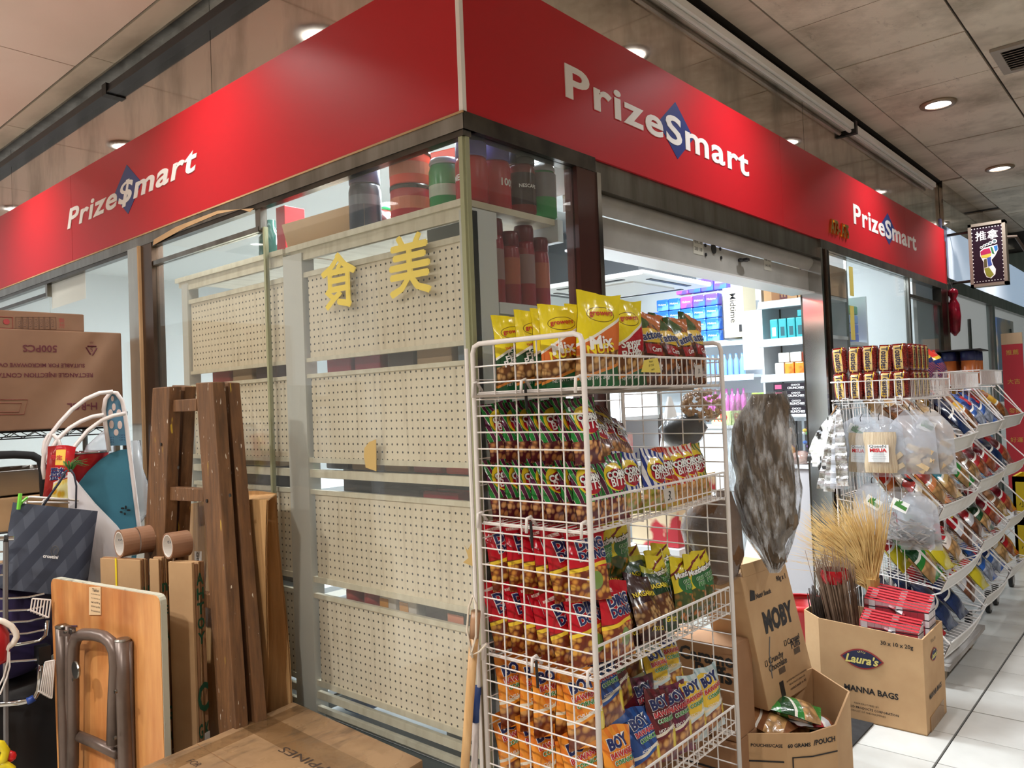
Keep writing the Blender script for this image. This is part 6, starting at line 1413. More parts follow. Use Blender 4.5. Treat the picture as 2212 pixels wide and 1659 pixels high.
blob(MB(), (0, 0, 0), prof_of(rows2, 0.77), 20, 0.02, 10).build('dried_leaves', mottled('brown_leaves', rgb(120, 84, 50), rgb(70, 46, 28), 12, 0.8, 0, (1, 1, 1), 0.35, 0.65, 0.8, 5), w2, smooth=True)
blob(MB(), (0, 0, 0), [(z, rx * 1.06, ry * 1.06, dx, dy) for z, rx, ry, dx, dy in prof_of(rows2, 0.77)], 22, 0.012, 14, 5).build('clear_bag', CLEARBAG, w2, smooth=True)
o = thing('peanut_bag', 'knotted clear bag of shelled peanuts hung on the far rack end', 'bag', (0.25, 0.70, 1.3))
rows3 = [(1505, 1535, 912), (1484, 1552, 895), (1474, 1560, 875), (1480, 1560, 855), (1500, 1545, 842)]
pp = prof_of(rows3, 0.74); blob(MB(), (0, 0, 0), [(z, rx * 1.07, ry * 1.07, dx, dy) for z, rx, ry, dx, dy in pp], 18, 0.004).build('clear_bag', CLEARBAG, o, smooth=True)
mb = MB(); zc = sum(p[0] for p in pp) / 5; xc = pp[2][3]
for k in range(150):
    a = RB.uniform(0, 2 * PI); ph = math.acos(RB.uniform(-1, 1)); rx, rz_ = pp[2][1] * 0.9, (pp[-1][0] - pp[0][0]) * 0.46
    c_ = (xc + rx * math.sin(ph) * math.cos(a), 0.74 + 0.06 * math.sin(ph) * math.sin(a), zc + rz_ * math.cos(ph)); mb.lathe(c_, [(0.002, -0.010), (0.007, -0.003), (0.007, 0.003), (0.002, 0.010)], 5, RB.choice('xyz'))
mb.build('peanuts', plain('raw_peanut', rgb(190, 156, 120), 0.6), o)['kind'] = 'stuff'
o = thing('dark_food_bag', 'clear bag of black dried mushrooms hung below the peanuts', 'bag', (0.2, 0.72, 1.2))
rows4 = [(1450, 1490, 968), (1436, 1510, 950), (1432, 1522, 925), (1445, 1515, 905), (1480, 1520, 895)]
blob(MB(), (0, 0, 0), prof_of(rows4, 0.73), 16, 0.016, 16).build('dried_mushrooms', mottled('black_mushroom', rgb(58, 54, 54), rgb(30, 28, 30), 14, 0.5), o, smooth=True)
blob(MB(), (0, 0, 0), [(z, rx * 1.08, ry * 1.08, dx, dy) for z, rx, ry, dx, dy in prof_of(rows4, 0.73)], 18, 0.006, 14).build('clear_bag', CLEARBAG, o, smooth=True)
o = thing('white_carrier_bag', 'white plastic carrier bag hanging behind the wire rack', 'bag', (0.0, 1.2, 1.1))
def cb(u, v):
    zt, zb_ = 1.40, 1.02; wv = 0.012 + 0.12 * (v ** 0.8); x = -0.12 + wv * 0.5 * math.cos(2 * PI * u) * 0.6; y = 1.30 + wv * math.sin(2 * PI * u) + 0.008 * math.sin(16 * PI * u) * v
    return (x + 0.006 * math.cos(14 * PI * u) * v, y, zt - (zt - zb_) * v)
MB().grid(cb, 48, 10).build('bag', plain('white_carrier_film', rgb(232, 234, 234), 0.4), o, smooth=True)
o = thing('chips_carton', 'cream and red printed carton inside the doorway behind the rack', 'box', (-0.1, 1.35, 0.8)); MB().box((-0.3, 1.25, 0.78), (-0.08, 1.6, 1.06)).build('carton', mottled('red_swirl_print', rgb(226, 204, 170), rgb(186, 50, 60), 4, 0.5, 0, (1, 1, 1), 0.5, 0.54), o); 
o = thing('stool', 'low white stool inside the doorway under the printed carton', 'stool', (-0.2, 1.42, 0)); MB().box((-0.32, 1.22, 0.74), (-0.06, 1.63, 0.778)).build('seat', WHITE, o)
for (x, y) in ((-0.31, 1.24), (-0.08, 1.24), (-0.31, 1.60), (-0.08, 1.60)): MB().box((x, y, 0), (x + 0.02, y + 0.02, 0.74)).build('leg', WHITE, o)

# ------------------------------------------------------------------ hanging sign and the next shop
YS = 5.9
P = [pt(2091, 487, 'y', YS), pt(2171, 474, 'y', YS), pt(2179, 613, 'y', YS), pt(2099, 618, 'y', YS)]
x0, x1, z0, z1 = P[0].x, P[1].x, P[2].z, P[0].z
sg = thing('hanging_sign', 'black lightbox sign with white massage characters and a coloured foot diagram', 'sign', ((x0 + x1) / 2, YS, z0))
MB().box((x0 + 0.012, YS - 0.012, z0 + 0.012), (x1 - 0.012, YS + 0.07, z1 - 0.012)).build('sign_face', plain('sign_black', rgb(36, 22, 34), 0.3), sg)
fm = MB()
for (a, c) in (((x0, z0), (x1, z0 + 0.024)), ((x0, z1 - 0.024), (x1, z1)), ((x0, z0), (x0 + 0.024, z1)), ((x1 - 0.024, z0), (x1, z1))): fm.box((a[0], YS - 0.02, a[1]), (c[0], YS + 0.08, c[1]))
fm.build('sign_frame', plain('champagne_frame', rgb(176, 164, 148), 0.35, 0.6), sg)
cx, cz = (x0 + x1) / 2, (z0 + z1) / 2; W_, H_ = x1 - x0, z1 - z0
fs = planefn((cx, YS - 0.0135, cz), (1, 0, 0), (0, 0, 1))
letters('推拿', lambda x, y: fs(x, y + 0.30 * H_), SIGNW, sg, w=W_ * 0.62, bold=0.008)
dm = MB()
for k in range(15):
    for s_ in (-1, 1): dm.lathe(fs(s_ * W_ * 0.40, -0.42 * H_ + 0.06 * H_ * k), [(0.0045, -0.001), (0.0045, 0.0)], 6, 'y')
for k in range(1, 10):
    for s_ in (-1, 1): dm.lathe(fs(-W_ * 0.40 + W_ * 0.08 * k, s_ * 0.42 * H_), [(0.0045, -0.001), (0.0045, 0.0)], 6, 'y')
dm.build('dotted_border', SIGNW, sg)
foot = [(-0.20, 0.06), (-0.10, 0.10), (0.12, 0.12), (0.27, 0.13), (0.29, 0.05), (0.20, -0.04), (0.10, -0.10), (0.13, -0.18), (0.20, -0.25), (0.18, -0.33), (0.06, -0.39), (-0.06, -0.36), (-0.12, -0.28), (-0.12, -0.12), (-0.20, -0.02)]
MB().prism([fs(x * W_, y * H_) for x, y in foot], (0, -0.001, 0)).build('foot_outline', SIGNW, sg)
def patch(pts, col, nm): MB().prism([fs(x * W_, y * H_) + Vector((0, -0.0014, 0)) for x, y in pts], (0, -0.0006, 0)).build('foot_zone', plain(nm, col, 0.4), sg)
patch([(-0.19, 0.05), (-0.08, 0.085), (0.06, 0.09), (0.10, 0.01), (-0.18, -0.01)], rgb(170, 40, 80), 'zone_pink'); patch([(-0.18, -0.015), (0.10, 0.005), (0.09, -0.03), (0.0, -0.06), (-0.16, -0.05)], rgb(206, 186, 70), 'zone_yellow')
patch([(0.08, 0.10), (0.13, 0.105), (0.19, -0.02), (0.12, 0.0)], rgb(50, 110, 70), 'zone_green'); patch([(0.17, 0.11), (0.27, 0.12), (0.28, 0.05), (0.21, 0.02)], rgb(50, 110, 170), 'zone_blue')
patch([(-0.02, -0.06), (0.09, -0.05), (0.08, -0.10), (0.11, -0.18), (0.0, -0.20)], rgb(60, 80, 150), 'zone_violet'); patch([(-0.11, -0.08), (-0.03, -0.07), (-0.02, -0.2), (-0.11, -0.21)], rgb(90, 80, 50), 'zone_brown'); patch([(-0.11, -0.22), (0.02, -0.21), (0.14, -0.33), (0.04, -0.375), (-0.06, -0.34)], rgb(140, 136, 50), 'zone_olive')
for k, (x, y, r_) in enumerate(((-0.16, 0.115, 0.011), (-0.08, 0.135, 0.012), (0.0, 0.15, 0.013), (0.09, 0.165, 0.015), (0.20, 0.185, 0.019))):
    MB().lathe(fs(x * W_, y * H_), [(r_, -0.001), (r_, 0)], 10, 'y').build('toe', SIGNW, sg); MB().lathe(fs(x * W_, y * H_) + Vector((0, -0.0012, 0)), [(r_ * 0.65, -0.001), (r_ * 0.65, 0)], 8, 'y').build('toe_zone', plain('zone_grey_green', rgb(90, 110, 110), 0.4), sg)
for z in (z1 - 0.1 * H_, z0 + 0.06): MB().tube([(-0.03, YS + 0.03, z), (x0, YS + 0.03, z)], 0.012, 8).build('bracket_arm', DARKSTEEL, sg)
MB().tube([(x1, YS + 0.03, z1 - 0.14), (x1 + 0.06, YS + 0.06, z1 - 0.14), (x1 + 0.12, YS + 0.3, z1 - 0.3)], 0.013, 8).build('cable_pipe', plain('brown_pipe', rgb(90, 76, 66), 0.5), sg)
# neighbour shop
w9 = struct(MB().box((-0.05, 5.93, 2.30), (0.0, 9.9, 2.74)).build('wall_neighbour', emit('glowing_pale_fascia', rgb(176, 204, 232), 0.55)))  # glow put into the pale fascia to brighten it
MB().box((-0.05, 5.725, 2.24), (-0.02, 5.93, 2.8)).build('dark_column', mottled('grey_blue_column', rgb(120, 120, 128), rgb(60, 66, 120), 3, 0.4), w9)
struct(MB().box((-0.05, 5.75, 2.74), (0.0, 9.9, CEIL)).build('wall_neighbour_top', MIRR))
struct(MB().box((-0.05, 5.725, 2.19), (0.006, 9.9, 2.30)).build('trim_9', STEEL))
struct(MB().box((-0.05, 7.60, 0.0), (0.006, 7.72, 2.19)).build('trim_10', STEEL))
window(9, (-0.020, 5.73, 0.1), (-0.012, 7.60, 2.19), [('door_frame', (-0.03, 6.6, 0.1), (-0.008, 6.64, 2.0), DARKSTEEL)], GLASSC)
window(10, (-0.020, 7.72, 0.1), (-0.012, 9.9, 2.19), [('door_frame', (-0.03, 8.7, 0.1), (-0.008, 8.74, 2.0), DARKSTEEL)], GLASSC)
NW = plain('neighbour_white', rgb(216, 226, 232), 0.6)
struct(MB().box((-2.6, 5.7, 0), (-2.5, 10, 2.7)).build('wall_neighbour_back', NW)); struct(MB().box((-2.5, 5.7, 2.6), (-0.06, 10, 2.66)).build('ceiling_neighbour', NW))
area('neighbour_tube_light', (-1.2, 7.6, 2.5), (0, 0, 0), 1.2, 1.2, 45, COOL)
SW = mottled('bright_poster', rgb(236, 196, 160), rgb(70, 110, 190), 2.4, 0.4, 0, (1, 1, 1), 0.46, 0.56)
o = MB().box((-0.05, 8.0, 1.2), (-0.03, 9.0, 2.1)).build('window_poster', SW); tag(o, 'colourful poster in the far window of the next shop', 'poster')
# red sausage of wrapped fruit hung at the neighbour window
p = pt(2062, 700, 'x', 0.04)
o = thing('red_lantern_string', 'long shiny dark red hanging bundle in front of the next shop window', 'decoration', tuple(p))
MB().lathe((p.x, p.y, p.z - 0.08), [(0.008, -0.02), (0.04, 0.02), (0.052, 0.14), (0.045, 0.24), (0.022, 0.29), (0.04, 0.33), (0.036, 0.36), (0.01, 0.38)], 14).build('bundle', mottled('dark_red_foil', rgb(140, 20, 40), rgb(90, 10, 26), 20, 0.15, 0.2), o, smooth=True)
MB().tube([(p.x, p.y, p.z + 0.29), (0.0, p.y, p.z + 0.42)], 0.003, 4).build('cord', INK, o)
# red banner, crates and blue box at the far end
P = [pt(2163, 745, 'y', 6.6), pt(2200, 742, 'y', 6.6), pt(2214, 985, 'y', 6.6), pt(2180, 985, 'y', 6.6)]
xa, xb = P[0].x, P[1].x + 0.03
o = thing('red_banner', 'red standing banner with gold characters at the far right', 'banner', (xa, 6.6, 0.0)); BX = (xa, xb)
MB().box((xa, 6.6, 0.45), (xb, 6.61, P[0].z)).build('banner_sheet', plain('banner_red', rgb(206, 52, 66), 0.5), o)
MB().box((xa, 6.598, P[0].z), (xb, 6.612, P[0].z + 0.10)).build('top_panel', plain('banner_tan', rgb(220, 186, 150), 0.5), o); MB().box((xa + 0.06, 6.61, 0.0), (xb - 0.06, 6.63, 1.7)).build('stand_pole', STEEL, o)
fb = planefn(((xa + xb) / 2, 6.598, 1.45), (1, 0, 0), (0, 0, 1)); GOLDI = plain('gold_print', rgb(226, 180, 80), 0.5)
for k, t_ in enumerate(('推薦', '大吉', '發財', '好運')): letters(t_, lambda x, y: fb(x, y + 0.22 - 0.26 * k), GOLDI, o, w=(xb - xa) * 0.6)
YCR = plain('crate_yellow', rgb(214, 184, 30), 0.45)
for k in range(2):
    z = 0.005 + 0.335 * k
    o = thing('yellow_crate', 'yellow plastic crate with black print, %s of the far stack' % ('lower' if k == 0 else 'upper'), 'crate', (0.65, 5.7, z))
    cr = MB(); X0, X1, Y0, Y1, Hh = 0.42, 0.95, 5.55, 5.95, 0.33
    cr.box((X0, Y0, z), (X1, Y1, z + 0.02)); cr.box((X0, Y1 - 0.02, z), (X1, Y1, z + Hh)); cr.box((X0, Y0, z), (X0 + 0.02, Y1, z + Hh)); cr.box((X1 - 0.02, Y0, z), (X1, Y1, z + Hh)); cr.box((X0, Y0, z), (X1, Y0 + 0.02, z + Hh - 0.10)); cr.box((X0, Y0, z + Hh - 0.04), (X1, Y0 + 0.02, z + Hh)); cr.box((X0, Y0, z + Hh - 0.10), (X0 + 0.12, Y0 + 0.02, z + Hh)); cr.box((X1 - 0.12, Y0, z + Hh - 0.10), (X1, Y0 + 0.02, z + Hh))
    cr.build('crate_shell', YCR, o)
    letters('小心輕放', planefn((0.56, Y0 - 0.001, z + 0.12), (1, 0, 0), (0, 0, 1)), INK, o, w=0.2)
o = thing('blue_carton', 'bright blue carton standing behind the far tray rack', 'box', (0.3, 5.2, 0)); MB().box((0.1, 5.05, 0.6), (0.34, 5.35, 1.12)).build('carton', plain('sky_blue_carton', rgb(80, 160, 210), 0.5), o, bevel=0.004)
MB().box((0.1, 5.05, 0.001), (0.34, 5.35, 0.595)).build('lower_carton', plain('dark_blue_carton', rgb(40, 60, 110), 0.5), o)
# ================================================================== LEFT SIDE: CARTONS, LADDER, TABLE, BAGS
# ------------------------------------------------------------------ wire shelf with the big cartons, standing square to the shop front
XS = -2.15
ws_ = thing('wire_shelf', 'black wire shelving unit carrying the big upside down carton', 'shelf', (-2.4, -0.6, 0))
for (x, y) in ((XS, -0.075), (XS, -1.15), (-2.62, -0.075), (-2.62, -1.15)):
    MB().tube([(x, y, 0.0), (x, y, 1.43)], 0.0125, 10).build('post', plain('dark_chrome', rgb(96, 94, 92), 0.25, 0.9), ws_)
for z in (0.95, 1.36):
    g = MB()
    for x in (XS, -2.62):
        g.tube([(x, -0.075, z), (x, -1.15, z)], 0.004, 6); g.tube([(x, -0.075, z - 0.028), (x, -1.15, z - 0.028)], 0.003, 6)
        n = 26; g.tube([(x, -0.075 - 1.075 * i / n, z - (0.002 if i % 2 else 0.027)) for i in range(n + 1)], 0.0024, 5)
    for i in range(30): y = -0.09 - 1.05 * i / 29; g.tube([(XS, y, z), (-2.62, y, z)], 0.0018, 4)
    g.build('shelf', plain('black_wire', rgb(40, 40, 42), 0.35, 0.3), ws_)
def xbox(name, label, x0, x1, y0, y1, z0, z1, mt, cat='box'):
    o = thing(name, label, cat, ((x0 + x1) / 2, (y0 + y1) / 2, z0)); MB().box((x0, y0, z0), (x1, y1, z1)).build('carton', mt, o, bevel=0.005); return o
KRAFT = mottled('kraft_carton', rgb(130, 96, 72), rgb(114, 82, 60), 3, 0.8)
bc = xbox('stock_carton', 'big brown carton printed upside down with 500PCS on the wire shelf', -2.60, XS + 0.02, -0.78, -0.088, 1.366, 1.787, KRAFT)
fx = XS + 0.0215
def up(px, py): return planefn(pt(px, py, 'x', fx), (0, -1, 0), (0, 0, -1))
def wpx(px0, px1, py): return (pt(px1, py, 'x', fx) - pt(px0, py, 'x', fx)).length
letters('500PCS', up(87, 753), MAROONINK, bc, w=wpx(50, 124, 753), bold=0.02)
letters('RECTANGLE INJECTION CONTAINER', up(86, 809), MAROONINK, bc, w=wpx(-34, 206, 809), bold=0.02)
letters('SUITABLE FOR MICROWAVE OVEN', up(86, 789), MAROONINK, bc, w=wpx(-15, 187, 789), bold=0.02)
letters('H-RCL', up(178, 878), MAROONINK, bc, w=wpx(146, 211, 878), bold=0.02)
f = up(198, 755); mb = MB()
for k in range(3):
    a = R(90 + 120 * k); b_ = R(210 + 120 * k); r_ = 0.030
    p, q = f(r_ * math.cos(a), r_ * math.sin(a)), f(r_ * math.cos(b_), r_ * math.sin(b_)); mb.tube([p + (q - p) * 0.12, p + (q - p) * 0.82], 0.003, 4)
mb.build('recycling_mark', MAROONINK, bc); letters('5', f, MAROONINK, bc, h=0.018); letters('PP', lambda x, y: f(x, y - 0.032), MAROONINK, bc, h=0.010)
T1 = [pt(px, py, 'x', fx) for px, py in ((-30, 863), (60, 863), (52, 895), (-30, 895))]; MB().tube(T1, 0.0012, 4, closed=True).build('tray_drawing', plain('faint_red_print', rgb(132, 66, 54), 0.7), bc)
T1 = [pt(px, py, 'x', fx) for px, py in ((-30, 870), (47, 871), (41, 890), (-30, 890))]; MB().tube(T1, 0.001, 4, closed=True).build('tray_drawing', plain('faint_red_print', rgb(132, 66, 54), 0.7), bc)
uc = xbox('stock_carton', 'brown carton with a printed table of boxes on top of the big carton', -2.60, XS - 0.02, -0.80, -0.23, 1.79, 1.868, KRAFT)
fx2 = XS - 0.0185
def up2(px, py): return planefn(pt(px, py, 'x', fx2), (0, -1, 0), (0, 0, -1))
for k in range(7):
    f = up2(42 + 12 * k, 698); MB().tube([f(-0.013, -0.026), f(0.013, -0.026), f(0.013, 0.026), f(-0.013, 0.026)], 0.0008, 4, closed=True).build('printed_cell', plain('dark_print', rgb(84, 60, 50), 0.7), uc)
    letters('RCL%d' % (k + 1), lambda x, y: f(y, -x), plain('dark_print', rgb(84, 60, 50), 0.7), uc, w=0.035, res=1)
f = up2(133, 698); letters('注意', lambda x, y: f(y, -x), plain('faint_red', rgb(150, 50, 50), 0.7), uc, w=0.045); f = up2(10, 697); MB().tube([f(-0.03, -0.024), f(0.03, -0.024), f(0.03, 0.024), f(-0.03, 0.024)], 0.0012, 4, closed=True).build('fragile_frame', plain('faint_red', rgb(150, 50, 50), 0.7), uc)
MB().lathe(pt(14, 695, 'x', fx2), [(0.012, -0.0006), (0.012, 0.0006)], 10, 'x').build('fragile_mark', plain('faint_red', rgb(150, 50, 50), 0.7), uc)
# steel pan and cartons on the lower shelf
o = thing('steel_pan', 'deep stainless steel pan on the lower wire shelf', 'pan', (-2.3, -0.45, 0.96)); zc = pt(50, 1058, 'x', XS - 0.02).z
o.location.z = 1.09
mb = MB(); 
prof = [(0.72, 0.0), (0.94, 0.01), (1.0, 0.10), (1.06, 0.105), (1.06, 0.11), (0.98, 0.11), (0.92, 0.02)]
for (s_, h_) in prof:
    for k in range(24):
        a = 2 * PI * (k + 0.5) / 24; cx_ = math.copysign(abs(math.cos(a)) ** 0.4, math.cos(a)); sy_ = math.copysign(abs(math.sin(a)) ** 0.4, math.sin(a))
        mb.v.append(Vector((-2.36 + 0.18 * s_ * cx_, -0.52 + 0.21 * s_ * sy_, 1.09 + h_)))
for i in range(len(prof) - 1):
    for k in range(24): mb.f.append((i * 24 + k, i * 24 + (k + 1) % 24, (i + 1) * 24 + (k + 1) % 24, (i + 1) * 24 + k))
mb.f.append(tuple(range(23, -1, -1))); mb.build('pan', plain('satin_steel', rgb(170, 168, 164), 0.32, 0.85), o, smooth=True)
o = xbox('food_carton', 'brown taped carton of rolls under the steel pan', -2.60, XS - 0.01, -0.80, -0.31, 0.952, 1.088, CARD)
for k in range(5):
    q = thing('bread_roll', 'pale wrapped roll on the low carton below the steel pan, %s from the wall side' % ORD[k], 'bread', (XS + 0.02, -0.34 - 0.06 * k, 0.80), 'wrapped rolls under the shelf')
    blob(MB(), (XS + 0.03, -0.36 - 0.055 * k, 0.80), [(-0.03, 0.02, 0.015, 0, 0), (-0.015, 0.05, 0.03, 0, 0), (0.015, 0.055, 0.032, 0, 0), (0.04, 0.03, 0.02, 0, 0)], 12, 0.006, 20, k).build('roll', mottled('roll_crust', rgb(196, 164, 128), rgb(166, 128, 92), 12, 0.6), q, smooth=True)
o = xbox('food_carton', 'brown carton on the bottom of the wire shelf holding the rolls', -2.58, XS + 0.1, -1.0, -0.30, 0.56, 0.768, CARD)
hp = [pt(px, py, 'x', XS + 0.06) for px, py in ((-20, 984), (30, 982), (70, 984), (88, 994), (94, 1020), (96, 1075))]
MB().tube(hp, 0.017, 10).build('grip_bar', plain('black_foam', rgb(24, 24, 26), 0.85), ws_, smooth=True)
# pile of further dark bags under the shelf, purple
PURP = mottled('purple_cloth', rgb(44, 34, 84), rgb(20, 16, 40), 5, 0.7)
o = thing('purple_bag', 'dark purple cloth bag slumped in the chrome trolley basket', 'bag', (-1.95, -0.75, 0.4))
blob(MB(), (-1.85, -0.72, 0.47), [(0.0, 0.10, 0.16, 0, 0), (0.06, 0.14, 0.25, 0, 0), (0.22, 0.13, 0.26, 0, 0), (0.33, 0.10, 0.22, 0, 0), (0.40, 0.04, 0.1, 0, 0)], 20, 0.03, 6).build('bag', PURP, o, smooth=True)
o = thing('black_bin', 'tall black plastic sack standing in the shadow behind the folding table', 'bag', (-1.9, -0.7, 0))
blob(MB(), (-1.86, -0.62, 0.0), [(0.002, 0.14, 0.50, 0, 0), (0.1, 0.16, 0.52, 0, 0), (0.40, 0.15, 0.52, 0, 0), (0.46, 0.10, 0.46, 0, 0)], 30, 0.02, 14).build('sack', plain('black_sack', rgb(22, 20, 22), 0.45), o, smooth=True)
# chrome trolley
tr2 = thing('chrome_trolley', 'chrome tube shopping trolley with wire basket at the lower left edge', 'trolley', (-1.7, -0.7, 0))
PT = (-1.66, -0.66); DT = 74
def T_(px, py, off=0.0): return pv(px, py, (PT[0] + off, PT[1]), DT)
MB().tube([T_(-30, 1524), (T_(40, 1518)), T_(64, 1513), T_(76, 1505), T_(83, 1492), T_(86, 1470), T_(88, 1425)], 0.011, 10).build('handle_tube', CHROME, tr2, smooth=True)
MB().tube([T_(58, 1515), T_(66, 1512), T_(74, 1507)], 0.0125, 10).build('blue_tape', plain('blue_tape', rgb(40, 70, 150), 0.4), tr2, smooth=True)
MB().tube([T_(-20, 1395), T_(40, 1392), T_(85, 1384), T_(98, 1372), T_(102, 1340)], 0.007, 8).build('rim_tube', CHROME, tr2, smooth=True)
g = MB()
for py in (1190, 1215, 1240): g.tube([T_(-20, py + 4), T_(16, py + 1)], 0.0035, 5)
for py in (1290, 1317, 1342, 1368): g.tube([T_(-20, py + 4), T_(60, py), T_(96, py - 8)], 0.0035, 5)
g.tube([T_(-20, 1432), T_(80, 1425)], 0.004, 5)
g.build('basket_wires', CHROME, tr2)
MB().tube([T_(13, 1168), T_(12, 1300), T_(14, 1659), T_(15, 1720)], 0.009, 6).build('post', plain('grey_tube', rgb(130, 128, 130), 0.3, 0.6), tr2)
MB().tube([T_(-20, 1164), T_(30, 1163)], 0.008, 8).build('top_bar', CHROME, tr2); MB().tube([T_(8, 1164), T_(18, 1164)], 0.013, 8).build('black_clamp', BLACK, tr2)
MB().cbox(T_(92, 1412, -0.01), (0.05, 0.04, 0.06)).build('black_bracket', BLACK, tr2)
# small white wire racks stuck on the trolley
for k, pts in enumerate((((70, 1293), (110, 1296), (105, 1334), (66, 1318)), ((98, 1430), (118, 1426), (112, 1508), (87, 1494)))):
    o = thing('wire_basket', 'small white wire basket on the trolley side, %s' % ('upper' if k == 0 else 'lower'), 'basket', tuple(T_(*pts[0], 0.03)))
    q = [T_(px, py, 0.03) for px, py in pts]; g = MB()
    for i in range(7):
        a = q[0].lerp(q[1], i / 6); b_ = q[3].lerp(q[2], i / 6); g.tube([a, b_, b_ + Vector((-0.03, 0, -0.005))], 0.0026, 5)
    g.tube([q[3], q[2]], 0.003, 5); g.tube([q[0], q[1]], 0.003, 5); g.build('basket_wires', WHITE_WIRE, o)
# red bottle with white handle, cord, yellow toy
o = thing('red_container', 'red plastic container with curved white carry handle at the left edge', 'container', tuple(T_(0, 1400, 0.12)))
c_ = T_(-14, 1385, 0.14); MB().lathe(c_, [(0.035, -0.075), (0.046, -0.06), (0.046, 0.02), (0.03, 0.05), (0.02, 0.07)], 18).build('body', plain('red_plastic', rgb(170, 26, 36), 0.3), o, smooth=True)
MB().tube([T_(px, py, 0.16) for px, py in ((-12, 1338), (6, 1342), (24, 1352), (34, 1366), (36, 1376), (28, 1390), (10, 1404), (-8, 1412))], 0.010, 8).build('white_handle', plain('ivory_plastic', rgb(226, 216, 204), 0.4), o, smooth=True)
MB().tube([T_(px, py, 0.17) for px, py in ((18, 1400), (16, 1430), (8, 1462), (-6, 1490))], 0.0028, 6).tube([T_(px, py, 0.17) for px, py in ((20, 1408), (21, 1440), (14, 1466), (0, 1500))], 0.0028, 6).build('cord', WHITE_WIRE, o)
o = thing('yellow_toy', 'yellow plastic toy with a red knob in the bottom left corner', 'toy', tuple(T_(5, 1640, 0.2)))
MB().tube([T_(px, py, 0.2) for px, py in ((-16, 1606), (2, 1608), (12, 1622), (8, 1640), (-8, 1650))], 0.014, 8).tube([T_(px, py, 0.2) for px, py in ((-10, 1655), (12, 1652), (24, 1660), (26, 1690))], 0.014, 8).build('yellow_body', plain('toy_yellow', rgb(222, 200, 30), 0.35), o, smooth=True)
MB().lathe(T_(23, 1634, 0.18), [(0.004, -0.018), (0.014, -0.011), (0.018, 0), (0.014, 0.011), (0.004, 0.018)], 12).build('red_knob', plain('toy_red', rgb(214, 30, 36), 0.35), o, smooth=True)
# white wire organiser top with clothes peg
o = thing('wire_organiser', 'white wire organiser rail behind the navy paper bag', 'rack', tuple(pt(100, 1085, 'x', -1.84)))
W_ = lambda px, py: pv(px, py, (-1.80, -0.47), 74)
g = MB(); g.tube([W_(52, 1088), (W_(58, 1076)), W_(64, 1073), W_(150, 1079)], 0.0045, 6); g.tube([W_(92, 1092), W_(95, 1080), W_(102, 1076), W_(170, 1081)], 0.0045, 6); g.tube([W_(60, 1084), W_(150, 1086)], 0.004, 6); g.tube([W_(55, 1080), W_(48, 1500)], 0.004, 6)
g.build('rail', WHITE_WIRE, o, smooth=True)
# ------------------------------------------------------------------ navy paper bag
PB = (-1.72, -0.47); DB = 74
def B_(px, py, off=0.0): return pv(px, py, (PB[0] + off, PB[1]), DB)
m, nt, b = newmat('navy_diamond_paper'); setb(b, None, 0.55)
t = nt.nodes.new('ShaderNodeTexCoord'); sp = nt.nodes.new('ShaderNodeSeparateXYZ'); nt.links.new(t.outputs['UV'], sp.inputs[0]); U_, V_ = S(nt, sp.outputs[0]), S(nt, sp.outputs[1])
p1 = (U_ * 3.6 + V_ * 1.2).frac(); p2 = (U_ * 3.6 - V_ * 2.4).frac()
q = (p1.gt(0.5) * p2.gt(0.5)) * 0.9 + (p1.lt(0.5) * p2.gt(0.5)) * 0.4
nt.links.new(mix(nt, q, rgb(44, 50, 66), rgb(76, 82, 96)), b.inputs['Base Color'])
nb = thing('paper_bag', 'navy diamond patterned paper bag, clipped to the wire rail', 'bag', tuple(B_(100, 1090)))
tl, tr3, br_, bl = B_(28, 1085), B_(211, 1104), B_(184, 1290, 0.03), B_(-4, 1270, 0.03)
nn = (tr3 - tl).cross(bl - tl).normalized(); 
if nn.dot(CAM - tl) < 0: nn = -nn
def bagf(u, v, s_=1): 
    p = bl.lerp(br_, u).lerp(tl.lerp(tr3, u), v); return p + nn * (s_ * (0.004 + 0.030 * (1 - v) ** 0.7 * math.sin(PI * u) ** 0.3) + 0.006 * math.sin(7 * u + 3 * v) * math.sin(5 * v))
mb = MB(); mb.grid(lambda u, v: bagf(u, v), 14, 14); mb.grid(lambda u, v: bagf(1 - u, v, -1), 14, 14)
uvs = [(i / 14, j / 14) for j in range(15) for i in range(15)] * 2
bdy = mb.build('bag_body', m, nb, smooth=True, uvs=uvs)
ub = (tr3 - tl).normalized(); vb = (tl - bl).normalized()
def onbag(u0, v0):
    Lu, Lv = (tr3 - tl).length, (tl - bl).length
    return lambda x, y: bagf(u0 + x / Lu, v0 + y / Lv) + nn * 0.003
letters('crostini', onbag(0.52, 0.42), WINK, nb, w=(B_(123, 1205) - B_(90, 1204)).length, bold=0.03, shear=0.15)
f = onbag(0.555, 0.49); MB().tube([f(0.012 * math.cos(2 * PI * k / 16), 0.018 * math.sin(2 * PI * k / 16)) for k in range(16)], 0.0009, 4, closed=True).tube([f(-0.004, -0.008), f(0.0, 0.006), f(0.006, 0.010)], 0.0008, 4).build('oval_emblem', plain('dull_gold', rgb(96, 88, 78), 0.5), nb)
MB().tube([B_(92, 1094), B_(108, 1070, 0.01), B_(128, 1042, 0.01), B_(141, 1020, 0.01), B_(144, 1016)], 0.0045, 7).tube([B_(164, 1098), B_(165, 1050, 0.01), B_(160, 1025, 0.01), B_(152, 1014)], 0.0035, 7).build('cord_handle', plain('navy_cord', rgb(40, 44, 60), 0.7), nb, smooth=True)
o = thing('clothes_peg', 'bright green plastic peg gripping the navy paper bag', 'peg', tuple(B_(42, 1085, 0.02)))
